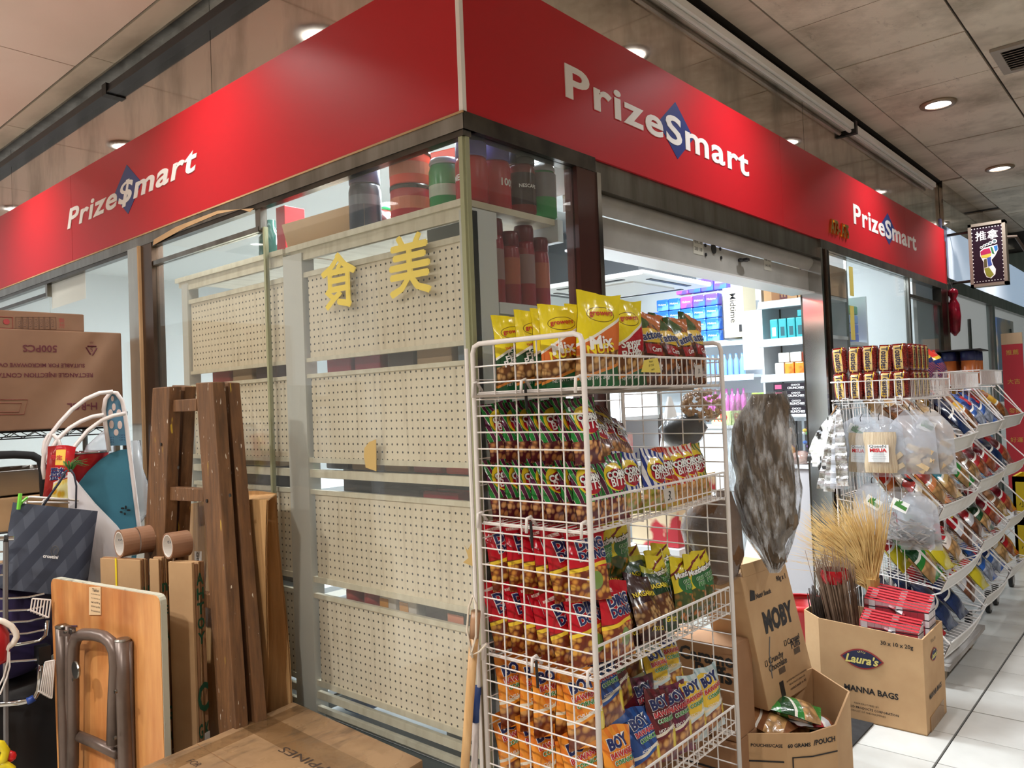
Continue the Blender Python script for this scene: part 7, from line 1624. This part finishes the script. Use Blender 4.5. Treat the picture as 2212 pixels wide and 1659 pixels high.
MB().tube([B_(40, 1100, 0.025), B_(42, 1082, 0.03), B_(44, 1066, 0.03)], 0.007, 6).tube([B_(38, 1098, 0.005), B_(48, 1084, 0.01), B_(60, 1074, 0.01)], 0.005, 6).build('peg', plain('peg_green', rgb(120, 214, 70), 0.4), o)
# ------------------------------------------------------------------ ironing board with its wire frame and card
PI_ = (-1.965, -0.37); DI = 72
def I_(px, py, off=0.0): return pv(px, py, (PI_[0] + off, PI_[1]), DI)
ib = thing('ironing_board', 'folded teal ironing board with white wire arches and a flower card', 'ironing board', tuple(I_(240, 1100)))
FRM = plain('white_tube', rgb(228, 218, 216), 0.3)
TEALC = mottled('teal_cover', rgb(62, 124, 146), rgb(54, 112, 134), 8, 0.75)
out = [(275, 971), (262, 972), (240, 979), (215, 995), (190, 1018), (172, 1042), (158, 1070), (150, 1100), (150, 1160), (160, 1240), (290, 1240), (301, 1150), (285, 1040)]
MB().prism([I_(px, py) for px, py in out], Vector((-0.03, 0.008, 0))).build('board_cover', TEALC, ib)
MB().tube([I_(px, py, 0.012) for px, py in ((236, 975), (228, 920), (224, 885), (228, 862), (240, 847), (252, 849), (264, 866), (271, 900), (278, 960), (288, 1040), (302, 1150), (304, 1170))], 0.009, 8).build('frame_tube', FRM, ib, smooth=True)
ca = [(230, 968)]
cardp = [(237, 963), (228, 915), (225, 888), (229, 866), (241, 851), (252, 854), (263, 870), (269, 898), (276, 962)]
cd_ = MB().prism([I_(px, py, 0.004) for px, py in cardp], Vector((-0.003, 0, 0))).build('card', plain('card_blue', rgb(92, 140, 170), 0.4), ib)
PK = plain('petal_pink', rgb(226, 206, 200), 0.5)
def petal(cx, cy, rx, ry, par, mat=PK, off=0.008):
    MB().prism([I_(cx + rx * math.cos(2 * PI * k / 14), cy + ry * math.sin(2 * PI * k / 14), off) for k in range(14)], Vector((-0.002, 0, 0))).build('petal', mat, par)
for (cx, cy, rx, ry) in ((246, 879, 4, 8), (239, 892, 5, 8), (257, 892, 5, 8), (241, 917, 5, 9), (259, 918, 5, 9), (251, 934, 5, 7), (243, 861, 3, 6)): petal(cx, cy, rx, ry, cd_)
for (x, y) in ((240, 950), (264, 945)):
    for q in range(3): letters('care', planefn(I_(x, y + 5 * q - 5, 0.009), (I_(x + 10, y, 0.009) - I_(x, y, 0.009)), (0, 0, 1)), NAVY, cd_, w=0.022, res=1)
for (cx, cy, rx, ry) in ((265, 1098, 4, 2), (272, 1096, 2, 4), (278, 1102, 4, 2), (262, 1106, 3, 2), (270, 1110, 2, 3)): petal(cx, cy, rx, ry, ib, plain('black_flower', rgb(20, 24, 30), 0.6), 0.006)
arcs = [[(244, 846), (215, 849), (185, 862), (155, 885), (130, 912), (110, 938), (100, 960), (95, 985), (93, 1010), (97, 1035)],
        [(224, 896), (200, 900), (175, 910), (150, 925), (125, 948), (112, 970), (105, 985), (98, 998)],
        [(271, 893), (245, 898), (220, 908), (190, 930), (165, 960), (150, 980), (143, 990)],
        [(98, 1000), (94, 975), (97, 955), (105, 940), (115, 939), (125, 950), (132, 968), (137, 990), (141, 1020)]]
for a in arcs: MB().tube([I_(px, py, 0.05) for px, py in a], 0.0085, 8).build('wire_arch', FRM, ib, smooth=True)
MB().box(tuple(I_(250, 880, -0.02) + Vector((-0.01, -0.01, -0.45))), tuple(I_(250, 880, -0.02) + Vector((0.01, 0.01, 0.06)))).build('back_post', STEEL, ib)
# red bowl, sweetcorn snack bag and sprig
o = thing('red_bowl', 'red enamel bowl with steel rim tucked behind the snack bag', 'bowl', tuple(pv(180, 1000, (-2.0, -0.38), 74)))
c_ = pv(172, 978, (-2.05, -0.33), 74); MB().lathe(c_ + Vector((0, 0, 0)), [(0.05, -0.155), (0.075, -0.13), (0.105, -0.03), (0.112, 0.0)], 26, cap=False).build('bowl', plain('red_enamel', rgb(180, 28, 36), 0.3), o, smooth=True)
MB().tube([c_ + Vector((0.112 * math.cos(2 * PI * k / 26), 0.112 * math.sin(2 * PI * k / 26), 0.001)) for k in range(26)], 0.004, 6, closed=True).build('rim', CHROME, o, smooth=True)
m = artmat('sweetcorn_print', [rgb(190, 26, 36), ('rect', 0.05, 0.65, 0.64, 0.92, rgb(240, 190, 80)), ('nuts', -1, 0.34, rgb(250, 220, 50), rgb(240, 180, 50), rgb(250, 240, 170), 5, 0.2), ('band', 0.34, 0.38, rgb(240, 220, 210), 0.2, 0.02), ('stripes', 1.0, 0.3, rgb(150, 30, 30), 0, 0, 1)], 0.25)
sb = make_pouch('snack_pouch', 'yellow and red sweetcorn snack bag behind the navy paper bag', 'snack bag', 0.10, 0.22, 0.018, m, [('粟水', 0.42, 0.54, 0.05, NAVY, 0.06, 0.1, WINK), ('量粒', 0.45, 0.43, 0.055, NAVY, 0.06, 0.1, WINK), ('限定', 0.34, 0.78, 0.04, REDINK, 0.03, 0.0, None)], seed=60)
c_ = pv(122, 1080, (-1.90, -0.44), 74); sb.location = c_; sb.rotation_euler = (R(-4), R(7), R(78)); sb.scale = (1, 1, 0.98)
o = thing('grass_sprig', 'small green artificial grass sprig beside the red bowl', 'plant', tuple(pv(155, 1015, (-1.85, -0.42), 74))); mb = MB()
for k in range(22):
    a = RB.uniform(-1.0, 1.0); q = pv(152, 1020, (-1.85, -0.42), 74); mb.tube([q, q + Vector((0.03 * RB.random(), 0.028 * a, 0.03 + 0.02 * RB.random())), q + Vector((0.02, 0.055 * a + 0.02, 0.05 * RB.random() + 0.015))], 0.0024, 4, rend=0.0006)
mb.build('leaves', mottled('leaf_green', rgb(96, 150, 50), rgb(50, 96, 30), 20, 0.5), o)['kind'] = 'stuff'
# white plastic bag
o = thing('white_plastic_bag', 'white thin plastic carrier bag hanging behind the navy paper bag', 'bag', tuple(pv(200, 1150, (-1.72, -0.42), 74)))
rows = [(146, 152, 1020), (146, 170, 1045), (148, 205, 1090), (152, 250, 1140), (165, 285, 1190), (185, 275, 1240), (195, 260, 1290), (205, 250, 1330)]
pl_ = (-1.81, -0.38); secs = []
for (l, r_, py) in rows: secs.append((pv(l, py, pl_, 74), pv(r_, py, pl_, 74)))
mb = MB(); n = 30; k0 = 0; uvd = Vector((math.cos(R(74)), math.sin(R(74)), 0)); nd = Vector((uvd.y, -uvd.x, 0))
for i, (a, b_) in enumerate(secs):
    c_ = (a + b_) / 2; rx = (b_ - a).length / 2
    for k in range(n):
        an = 2 * PI * k / n; rr_ = rx * (1 + 0.05 * math.sin(9 * an + i * 0.4)); mb.v.append(c_ + uvd * rr_ * math.cos(an) + nd * min(0.09, rr_ * 0.6) * math.sin(an))
for i in range(len(secs) - 1):
    for k in range(n): mb.f.append((i * n + k, i * n + (k + 1) % n, (i + 1) * n + (k + 1) % n, (i + 1) * n + k))
m, nt, b = newmat('thin_white_plastic'); setb(b, rgb(226, 222, 226), 0.35); b.inputs['Transmission Weight'].default_value = 0.0; b.inputs['Alpha'].default_value = 0.86
bump(nt, b, noise(nt, coords(nt, 'Object', (3, 3, 0.7)), 6, 3), 0.6, 0.02)
mb.build('bag', m, o, smooth=True)
o = thing('clear_plastic_bag', 'crumpled clear plastic bag behind the ironing board edge', 'bag', tuple(pv(295, 1060, (-1.95, -0.2), 74)))
c1 = pv(292, 1060, (-2.0, -0.18), 74); blob(MB(), c1, [(-0.14, 0.02, 0.03, 0, 0), (-0.08, 0.05, 0.06, 0, 0), (0.0, 0.055, 0.06, 0, 0), (0.10, 0.04, 0.04, 0, 0), (0.22, 0.015, 0.02, 0, 0)], 18, 0.02, 14).build('bag', HAZYBAG, o, smooth=True)
o = thing('food_wrap_bag', 'clear bag hung between the carton and the shop post above the bowl', 'bag', tuple(pv(215, 960, (-2.05, -0.2), 74)))
c1 = pv(218, 960, (-2.06, -0.2), 74); blob(MB(), c1, [(-0.10, 0.04, 0.10, 0, 0), (0.0, 0.03, 0.06, 0, 0), (0.06, 0.012, 0.02, 0, 0.03)], 16, 0.012, 12).build('bag', HAZYBAG, o, smooth=True)
# ------------------------------------------------------------------ wooden step ladder folded against the glass
m, nt, b = newmat('old_brown_wood'); setb(b, None, 0.55)
f1 = noise(nt, coords(nt, 'Object', (14, 14, 1.4)), 4, 5, 0.6); f2 = noise(nt, coords(nt, 'Object', (30, 30, 7)), 3.2, 2); f3 = noise(nt, coords(nt, 'Object', (22, 22, 2.2)), 2.5, 2)
c = mix(nt, f1.sm(0.3, 0.72), rgb(84, 58, 38), rgb(130, 90, 56)); c = mix(nt, f2.sm(0.71, 0.735), c, rgb(222, 214, 200)); c = mix(nt, f3.sm(0.72, 0.735), c, rgb(214, 180, 60))
nt.links.new(c, b.inputs['Base Color']); bump(nt, b, f1, 0.35); OLDW = m
ld = thing('step_ladder', 'old brown wooden step ladder with paint splashes folded against the glass', 'ladder', (-1.2, -0.22, 0))
def down(a, b_, ylev, z=0.01):
    """follow the edge from pixel a to pixel b on the plane y=ylev down to height z"""
    p, q = pt(*a, 'y', ylev), pt(*b_, 'y', ylev); k = (z - p.z) / (q.z - p.z); return p + (q - p) * k
def stile(l0, l1, r0, r1, ylev, th, nm):
    A, B2 = pt(*l0, 'y', ylev), pt(*r0, 'y', ylev); MB().prism([A, B2, down(r0, r1, ylev), down(l0, l1, ylev)], (0, th, 0)).build(nm, OLDW, ld, bevel=0.004)
stile((422, 827), (472, 1584), (459, 825), (509, 1566), -0.30, 0.045, 'stile')
stile((466, 825), (516, 1566), (492, 827), (550, 1548), -0.235, 0.045, 'stile')
stile((329, 838), (317, 1080), (366, 835), (358, 1080), -0.30, 0.045, 'stile')
stile((371, 832), (362, 1080), (399, 835), (388, 1085), -0.235, 0.045, 'stile')
for (a, b_, c_, d) in (((341, 866), (424, 861), (424, 888), (341, 891)), ((336, 1050), (438, 1056), (438, 1084), (336, 1080)), ((330, 1260), (455, 1285), (455, 1315), (330, 1288))):
    MB().prism([pt(*q, 'y', -0.285) for q in (a, b_, c_, d)], (0, 0.03, 0)).build('rung', OLDW, ld, bevel=0.003)
for (px, py) in ((447, 1082), (497, 1070), (348, 960), (386, 1010)): MB().lathe(pt(px, py, 'y', -0.302), [(0.006, -0.002), (0.006, 0.002)], 8, 'y').build('bolt', DARKSTEEL, ld)
# ------------------------------------------------------------------ big folded cardboard sheet leaning beside the column
cs = thing('cardboard_sheet', 'big folded brown cardboard sheet leaning between the ladder and the grey column', 'cardboard', (-1.1, -0.1, 0))
CBS = mottled('shiny_brown_cardboard', rgb(214, 172, 120), rgb(184, 142, 94), 4, 0.4, 0, (9, 9, 0.8), 0.3, 0.7, 0.35)
def bend(px0, py0, px1, py1, bx0, by0, bx1, by1, y0, y1, bow, nm):
    a, b_ = pt(px0, py0, 'y', y0), pt(px1, py1, 'y', y1); c_, d = pt(bx0, by0, 'y', y0), pt(bx1, by1, 'y', y1)
    c_ = a + (c_ - a) * ((0.01 - a.z) / (c_.z - a.z)); d = b_ + (d - b_) * ((0.01 - b_.z) / (d.z - b_.z))
    def f(u, v, o_=0): 
        p = c_.lerp(d, u).lerp(a.lerp(b_, u), v); return p + Vector((0, -bow * math.sin(PI * u) - o_ + 0.006 * math.sin(8 * v + 4 * u), 0.012 * math.sin(3 * u) * (v > 0.99)))
    mb = MB(); mb.grid(lambda u, v: f(u, v), 12, 12); mb.grid(lambda u, v: f(1 - u, v, -0.006), 12, 12); return mb.build(nm, CBS, cs, smooth=True)
bend(392, 1092, 578, 1080, 400, 1500, 572, 1530, -0.10, -0.165, 0.03, 'front_panel')
bend(500, 1068, 596, 1067, 520, 1500, 626, 1500, -0.09, -0.055, 0.0, 'back_panel')
A, B2, C2, D2 = pt(500, 1070, 'y', -0.09), pt(596, 1067, 'y', -0.06), pt(578, 1080, 'y', -0.165), pt(470, 1086, 'y', -0.14)
MB().prism([A, B2, C2, D2], (0, 0, -0.004)).build('top_fold', CBS, cs)
# ------------------------------------------------------------------ bundles of flattened cartons standing on end
DBU = 19.0
def bundle(label, pxl, pxc, pxr, pyt, ycorner, words, tick=4):
    Q = pt(pxc, pyt, 'y', ycorner); o = thing('carton_bundle', label, 'cardboard', (Q.x, Q.y, 0.0))
    du = Vector((math.cos(R(DBU)), math.sin(R(DBU)), 0)); dv = Vector((-math.sin(R(DBU)), math.cos(R(DBU)), 0))
    L = (pv(pxl, pyt, (Q.x, Q.y), DBU) - Q); wl = Vector((L.x, L.y, 0)).length
    S_ = (pv(pxr, pyt, (Q.x, Q.y), DBU + 90) - Q); wr_ = Vector((S_.x, S_.y, 0)).length
    zt = Q.z; base = Vector((Q.x, Q.y, 0.004))
    for k in range(tick):
        t0 = wr_ * k / tick; t1 = wr_ * (k + 1) / tick - 0.002; dz = RB.uniform(-0.008, 0.004) if k else 0
        P = [base + dv * t0, base - du * wl + dv * t0, base - du * wl + dv * t1, base + dv * t1]
        P = [p + du * RB.uniform(-0.003, 0.003) for p in P] if k else P
        MB().prism(P, (0, 0, zt - 0.004 + dz)).build('flattened_carton', CARD if k % 2 == 0 else CARD_D, o, bevel=0.002)
    ff = planefn(base + dv * (wr_ / 2) + du * 0.0062 + Vector((0, 0, zt / 2)), dv, (0, 0, 1))
    for (s_, zz, hh) in words: letters(s_, lambda x, y: ff(x, y + zz - zt / 2), plain('dark_green_print', rgb(30, 84, 60), 0.7), o, h=hh, bold=0.03, w=min(wr_ * 0.85, hh * len(s_) * 0.8))
    return o, Q, wl, wr_, du, dv
b1, Q1, w1, r1, du, dv = bundle('bundle of flattened brown cartons with a yellow strap, nearest the table', 216, 302, 321, 1210, -0.385, (('U', 0.78, 0.03), ('n', 0.72, 0.03), ('E', 0.62, 0.03), ('NO', 0.36, 0.05), ('DOI', 0.26, 0.03)))
MB().prism([Q1 - du * (w1 * 0.60) + Vector((0.0, -0.002, 0.002)), Q1 - du * (w1 * 0.56) + Vector((0, -0.002, 0.002)), Q1 - du * (w1 * 0.56) + Vector((0, -0.002, -0.80)), Q1 - du * (w1 * 0.60) + Vector((0, -0.002, -0.80))], (0, -0.001, 0)).build('yellow_strap', YELLOWINK, b1)
b2, Q2, w2_, r2, du, dv = bundle('second bundle of flattened cartons with ragged layers, behind the strapped one', 322, 342, 361, 1208, -0.365, (('n', 0.80, 0.03), ('E', 0.72, 0.03), ('BA', 0.63, 0.04), ('NG', 0.36, 0.05), ('OOL', 0.28, 0.03)), 5)
b3, Q3, w3, r3, du, dv = bundle('bundle of flattened cartons with green rotated print, right of the tape rolls', 363, 414, 441, 1216, -0.33, (('A', 0.84, 0.04), ('H', 0.79, 0.04), ('T', 0.74, 0.04), ('O', 0.69, 0.04), ('Y', 0.64, 0.04), ('C', 0.44, 0.10), ('G K', 0.33, 0.05), ('CAL', 0.26, 0.04)), 4)
MB().prism([Q3 + dv * r3 * 0.3 + du * 0.008 + Vector((0, 0, -0.70)), Q3 + dv * r3 * 0.9 + du * 0.008 + Vector((0, 0, -0.68)), Q3 + dv * r3 * 0.9 + du * 0.008 + Vector((0, 0, -0.58)), Q3 + dv * r3 * 0.5 + du * 0.008 + Vector((0, 0, -0.58))], (0.001, 0, 0)).build('white_tag', PAPER, b3)
for (px, py, y_) in ((428, 1200, -0.25),):
    o = thing('white_tag', 'small white printed tag behind the green lettered bundle', 'tag', tuple(pt(px, py, 'y', y_))); P = [pt(px - 8, py - 9, 'y', y_), pt(px + 7, py - 9, 'y', y_), pt(px + 7, py + 14, 'y', y_), pt(px - 8, py + 14, 'y', y_)]
    MB().prism(P, (0, 0.001, 0)).build('tag', PAPER, o); letters('G8', planefn((P[0] + P[2]) / 2 + Vector((0, -0.001, 0)), (0, 0, -1), (1, 0, 0)), INK, o, w=0.03)
TAPEB = plain('brown_tape', rgb(150, 112, 88), 0.28); CORE = plain('tape_core', rgb(226, 220, 214), 0.6)
ad = Vector((math.cos(R(88)), math.sin(R(88)), 0)).normalized()
def tape_roll(label, c0, L, r_):
    o = thing('tape_roll', label, 'tape', tuple(c0)); ux = Vector((-ad.y, ad.x, 0)); uz = Vector((0, 0, 1)); n = 28
    def ring(rr_, t_): return [c0 + ad * t_ + (ux * math.cos(2 * PI * k / n) + uz * math.sin(2 * PI * k / n)) * rr_ for k in range(n)]
    for nm, ro, ri, mt in (('tape', r_, r_ * 0.86, TAPEB), ('core', r_ * 0.86, r_ * 0.80, CORE)):
        vs = ring(ro, 0) + ring(ro, L) + ring(ri, 0) + ring(ri, L); fs = []
        for k in range(n):
            j = (k + 1) % n; fs += [(k, j, n + j, n + k), (2 * n + j, 2 * n + k, 3 * n + k, 3 * n + j), (j, k, 2 * n + k, 2 * n + j), (n + k, n + j, 3 * n + j, 3 * n + k)]
        MB().add(vs, fs).build(nm, mt, o, smooth=False)
    letters('tape', lambda x, y: c0 + ad * (L / 2 + x) + (ux * math.cos(y / r_ + PI * 0.05) + uz * math.sin(y / r_ + PI * 0.05)) * (r_ * 0.795), plain('dark_blue_print', rgb(40, 60, 90), 0.6), o, w=L * 0.6)
zt = Q1.z
p1_ = pv(257, 1172, (Q1.x - 0.10, Q1.y - 0.02), 20); tape_roll('brown tape roll at the left on the strapped carton bundle', Vector((p1_.x, p1_.y, zt + 0.052)), 0.056, 0.050)
p2_ = Vector((p1_.x, p1_.y, zt + 0.054)) + ad * 0.060; tape_roll('brown tape roll pushed against the left one on the bundle', p2_, 0.052, 0.050)
p3_ = pv(362, 1188, (Q3.x - 0.05, Q3.y), 20); tape_roll('brown tape roll lying apart on the right carton bundle', Vector((p3_.x, p3_.y, Q3.z + 0.050)), 0.07, 0.045)
# ------------------------------------------------------------------ folding table standing on edge
PTB = (-0.98, -0.465); DTB = 8.9; NT = Vector((math.sin(R(DTB)), -math.cos(R(DTB)), 0))
def F_(px, py, off=0.0): return pv(px, py, (PTB[0] + NT.x * off, PTB[1] + NT.y * off), DTB)
m, nt, b = newmat('varnished_plywood'); setb(b, None, 0.35)
f1 = noise(nt, coords(nt, 'Object', (7, 7, 0.9)), 2.2, 5, 0.6); f2 = noise(nt, coords(nt, 'Object', (2, 2, 1.2)), 2.4, 3)
c = mix(nt, f1.sm(0.3, 0.7), rgb(190, 116, 60), rgb(224, 164, 102)); c = mix(nt, f2.sm(0.5, 0.75) * 0.7, c, rgb(128, 66, 36)); nt.links.new(c, b.inputs['Base Color']); PLY = m
ft = thing('folding_table', 'small folding table on edge, orange plywood underside with folded steel legs', 'table', (-1.3, -0.5, 0))
tl, tr4 = F_(110, 1249), F_(345, 1288); bl = Vector((tl.x + 0.025, tl.y, 0.012)); br4 = Vector((tr4.x, tr4.y, 0.012))
def rounded(pts, r_=0.03):
    out = []
    for i, p in enumerate(pts):
        a, c_ = pts[i - 1], pts[(i + 1) % len(pts)]; d1, d2 = (a - p).normalized(), (c_ - p).normalized()
        for k in range(5):
            t_ = k / 4; q = (p + d1 * r_ * (1 - t_) ** 2) + d2 * r_ * t_ ** 2; out.append(q)
    return out
RO = rounded([tl, tr4, br4, bl])
MB().prism([p + NT * 0.001 for p in RO], -NT * 0.003).build('plywood_underside', PLY, ft)
EDGE = mottled('worn_edge_paint', rgb(196, 196, 180), rgb(96, 84, 66), 16, 0.6, 0, (1, 1, 0.5), 0.55, 0.68)
ctr = sum([tl, tr4, br4, bl], Vector()) / 4
MB().prism([ctr + (p - ctr) * 1.006 - NT * 0.0012 for p in RO], -NT * 0.022).build('table_edge', EDGE, ft)
LEGM = mottled('brown_steel_tube', rgb(112, 96, 88), rgb(90, 76, 68), 6, 0.35, 0.3)
def dn(p, q, z=0.02): return p + (q - p) * ((z - p.z) / (q.z - p.z))
def leg(nm, pts, r_, off, ext=True):
    P = [F_(px, py, off) for px, py in pts]
    if ext: P.append(dn(P[-2], P[-1]))
    MB().tube(P, r_, 10).build(nm, LEGM, ft, smooth=True)
leg('leg_tube', [(132, 1354), (136, 1480), (141, 1655)], 0.020, 0.024); leg('leg_tube', [(147, 1352), (146, 1500), (146, 1655)], 0.010, 0.018)
P = [(157, 1655), (158, 1560), (158, 1420), (159, 1395), (166, 1376), (180, 1370), (205, 1371), (225, 1376), (240, 1388), (248, 1408), (250, 1440), (246, 1520), (244, 1606)]
leg('u_leg', P, 0.020, 0.044, False); Pb = [F_(157, 1500, 0.044), F_(156, 1655, 0.044)]; MB().tube([Pb[1], dn(Pb[0], Pb[1])], 0.020, 10).build('u_leg', LEGM, ft, smooth=True)
leg('leg_tube', [(265, 1384), (267, 1500), (272, 1655)], 0.024, 0.028); leg('leg_tube', [(253, 1482), (254, 1560), (256, 1655)], 0.011, 0.02); leg('leg_tube', [(281, 1386), (283, 1500), (287, 1655)], 0.008, 0.012)
leg('cross_bar', [(155, 1584), (200, 1602), (254, 1628)], 0.018, 0.03, False)
MB().lathe(F_(265, 1384, 0.028), [(0.022, -0.002), (0.025, 0.003), (0.02, 0.008)], 14).build('end_cap', STEEL, ft); MB().lathe(F_(133, 1354, 0.024), [(0.02, -0.002), (0.022, 0.004), (0.016, 0.008)], 14).build('end_cap', STEEL, ft)
def plate(px0, py0, px1, py1, off, nm, mt): MB().prism([F_(px0, py0, off), F_(px1, py0, off), F_(px1, py1, off), F_(px0, py1, off)], NT * 0.003).build(nm, mt, ft)
plate(130, 1362, 162, 1374, 0.05, 'bracket', LEGM); plate(150, 1354, 164, 1370, 0.055, 'bracket', STEEL)
MB().lathe(F_(164, 1447, 0.066), [(0.028, -0.004), (0.03, 0.0), (0.026, 0.006)], 16, 'y').build('knob', STEEL, ft)
for (px, py) in ((141, 1365), (157, 1364), (250, 1494), (159, 1468), (248, 1594)): MB().lathe(F_(px, py, 0.066), [(0.006, -0.004), (0.006, 0.004)], 8, 'y').build('rivet', STEEL, ft)
lbm = plain('aged_label', rgb(222, 190, 150), 0.6); plate(194, 1268, 219, 1328, 0.0015, 'paper_label', lbm)
du_ = Vector((math.cos(R(DTB)), math.sin(R(DTB)), 0))
for k, t_ in enumerate(('Tables', 'keep dry and wipe clean', 'do not sit on the top', 'max load 40 kg', 'fold the legs flat', 'for use indoors')): letters(t_, planefn(F_(206, 1275 + 9 * k, 0.006), du_, (0, 0, 1)), INK, ft, w=0.055 if k else 0.04, res=1, bold=0.01)
for (px, py) in ((160, 1351), (266, 1376)): plate(px - 5, py, px + 7, py + 2, 0.002, 'blue_mark', NAVY)
# ------------------------------------------------------------------ big taped carton in the foreground
ZB_ = 0.386
CORN = [Vector((-0.883, -0.052, 0)), Vector((-0.178, -0.083, 0)), Vector((-0.085, -0.84, 0)), Vector((-0.786, -0.81, 0))]
m, nt, b = newmat('scuffed_taped_cardboard'); setb(b, None, 0.5)
f1 = noise(nt, coords(nt, 'Object', (6, 1.5, 1)), 3.0, 6, 0.65); f2 = noise(nt, coords(nt, 'Object', (1.5, 1.5, 1)), 4.0, 4)
c = mix(nt, f2.sm(0.35, 0.7), rgb(160, 128, 94), rgb(134, 104, 74)); c = mix(nt, f1.sm(0.52, 0.70) * 0.8, c, rgb(84, 64, 46)); nt.links.new(c, b.inputs['Base Color'])
nt.links.new((f2.sm(0.4, 0.6) * 0.35 + 0.25).k, b.inputs['Roughness'])
fc = thing('taped_carton', 'big scuffed brown taped carton lying in the foreground by the glass', 'box', (-0.5, -0.45, 0))
MB().prism([p + Vector((0, 0, 0.003)) for p in CORN], (0, 0, ZB_ - 0.003)).build('carton', m, fc, bevel=0.006)
def topf(px, py, ux): return planefn(pt(px, py, 'z', ZB_ + 0.0012), ux, Vector((0, 0, 1)).cross(Vector(ux)))
a, b_ = pt(690, 1656, 'z', ZB_), pt(596, 1612, 'z', ZB_); d = (b_ - a).normalized()
letters('PHILIPPINES', planefn(a.lerp(b_, 0.42) + Vector((0, 0, 0.0012)) - d * 0.10, d, Vector((0, 0, 1)).cross(d)), plain('marker_brown', rgb(60, 44, 34), 0.7), fc, w=0.40, h=0.032)
letters('FOR', topf(420, 1648, tuple(-Vector(d))), plain('marker_brown', rgb(60, 44, 34), 0.7), fc, w=0.06)
tA, tB = pt(515, 1588, 'z', ZB_ + 0.001), pt(640, 1546, 'z', ZB_ + 0.001)
dt = (CORN[1] - CORN[0]).normalized(); mid = (CORN[0] + CORN[3]) / 2
MB().prism([Vector((p.x, p.y, ZB_ + 0.0006)) for p in (CORN[0].lerp(CORN[3], 0.16), CORN[1].lerp(CORN[2], 0.16), CORN[1].lerp(CORN[2], 0.30), CORN[0].lerp(CORN[3], 0.30))], (0, 0, 0.0006)).build('clear_tape', film('clear_packing_tape', (0.96, 0.93, 0.88, 1), 0.03, 0.12, 12, 0.4, rgb(200, 180, 150)), fc)
MB().prism([Vector((p.x, p.y, ZB_ + 0.0006)) for p in (CORN[0].lerp(CORN[1], 0.06), CORN[0].lerp(CORN[1], 0.15), CORN[3].lerp(CORN[2], 0.15), CORN[3].lerp(CORN[2], 0.06))], (0, 0, 0.0006)).build('clear_tape', film('clear_packing_tape', (0.96, 0.93, 0.88, 1), 0.03, 0.12, 12, 0.4, rgb(200, 180, 150)), fc)
MB().prism([Vector((p.x, p.y, ZB_ + 0.0005)) for p in (CORN[0].lerp(CORN[3], 0.498), CORN[1].lerp(CORN[2], 0.498), CORN[1].lerp(CORN[2], 0.502), CORN[0].lerp(CORN[3], 0.502))], (0, 0, 0.0005)).build('flap_seam', CARD_E, fc)
# ------------------------------------------------------------------ poles leaning by the corner
def pole(name, label, top, low, y, r_, mt, cat='pole'):
    a, b_ = pt(*top, 'y', y), pt(*low, 'y', y); e = a + (b_ - a) * ((0.012 - a.z) / (b_.z - a.z)); o = thing(name, label, cat, (e.x, e.y, 0.0)); MB().tube([a, e], r_, 12).build('shaft', mt, o, smooth=True); return o, a, e
BAM = mottled('pale_varnished_wood', rgb(222, 182, 130), rgb(196, 150, 98), 8, 0.3, 0, (8, 8, 0.6))
o, a, e = pole('broom_handle', 'pale varnished wooden pole leaning at the glass corner', (1028, 1320), (1004, 1659), -0.105, 0.0125, BAM)
MB().tube([a.lerp(e, 0.0), a.lerp(e, 0.085)], 0.0135, 12).build('brown_tip', plain('brown_tip', rgb(180, 140, 108), 0.3), o, smooth=True)
MB().tube([a + Vector((-0.004, -0.015, -0.12)), a + Vector((-0.02, -0.016, -0.05)), a + Vector((-0.012, -0.015, 0.01)), a + Vector((0.004, -0.014, 0.045)), a + Vector((0.016, -0.014, 0.02)), a + Vector((0.012, -0.015, -0.06)), a + Vector((-0.012, -0.015, -0.115)), a + Vector((0.02, -0.012, -0.10)), a + Vector((0.035, 0.0, -0.08))], 0.003, 6).build('string_loop', plain('white_string', rgb(226, 214, 196), 0.7), o, smooth=True)
o, a, e = pole('mop_handle', 'white mop handle with a blue grip behind the wooden pole', (1030, 1490), (1025, 1659), -0.07, 0.0095, plain('white_handle', rgb(220, 212, 210), 0.35))
MB().tube([a + Vector((0, 0, 0.008)), a.lerp(e, 0.14)], 0.013, 12).build('blue_grip', plain('blue_grip', rgb(34, 66, 130), 0.45), o, smooth=True)
o, a, e = pole('wooden_stake', 'thin rough wooden stake between the mop and the wire rack', (1040, 1395), (1048, 1659), -0.045, 0.0085, mottled('rough_stake', rgb(170, 156, 120), rgb(120, 104, 76), 9, 0.8))
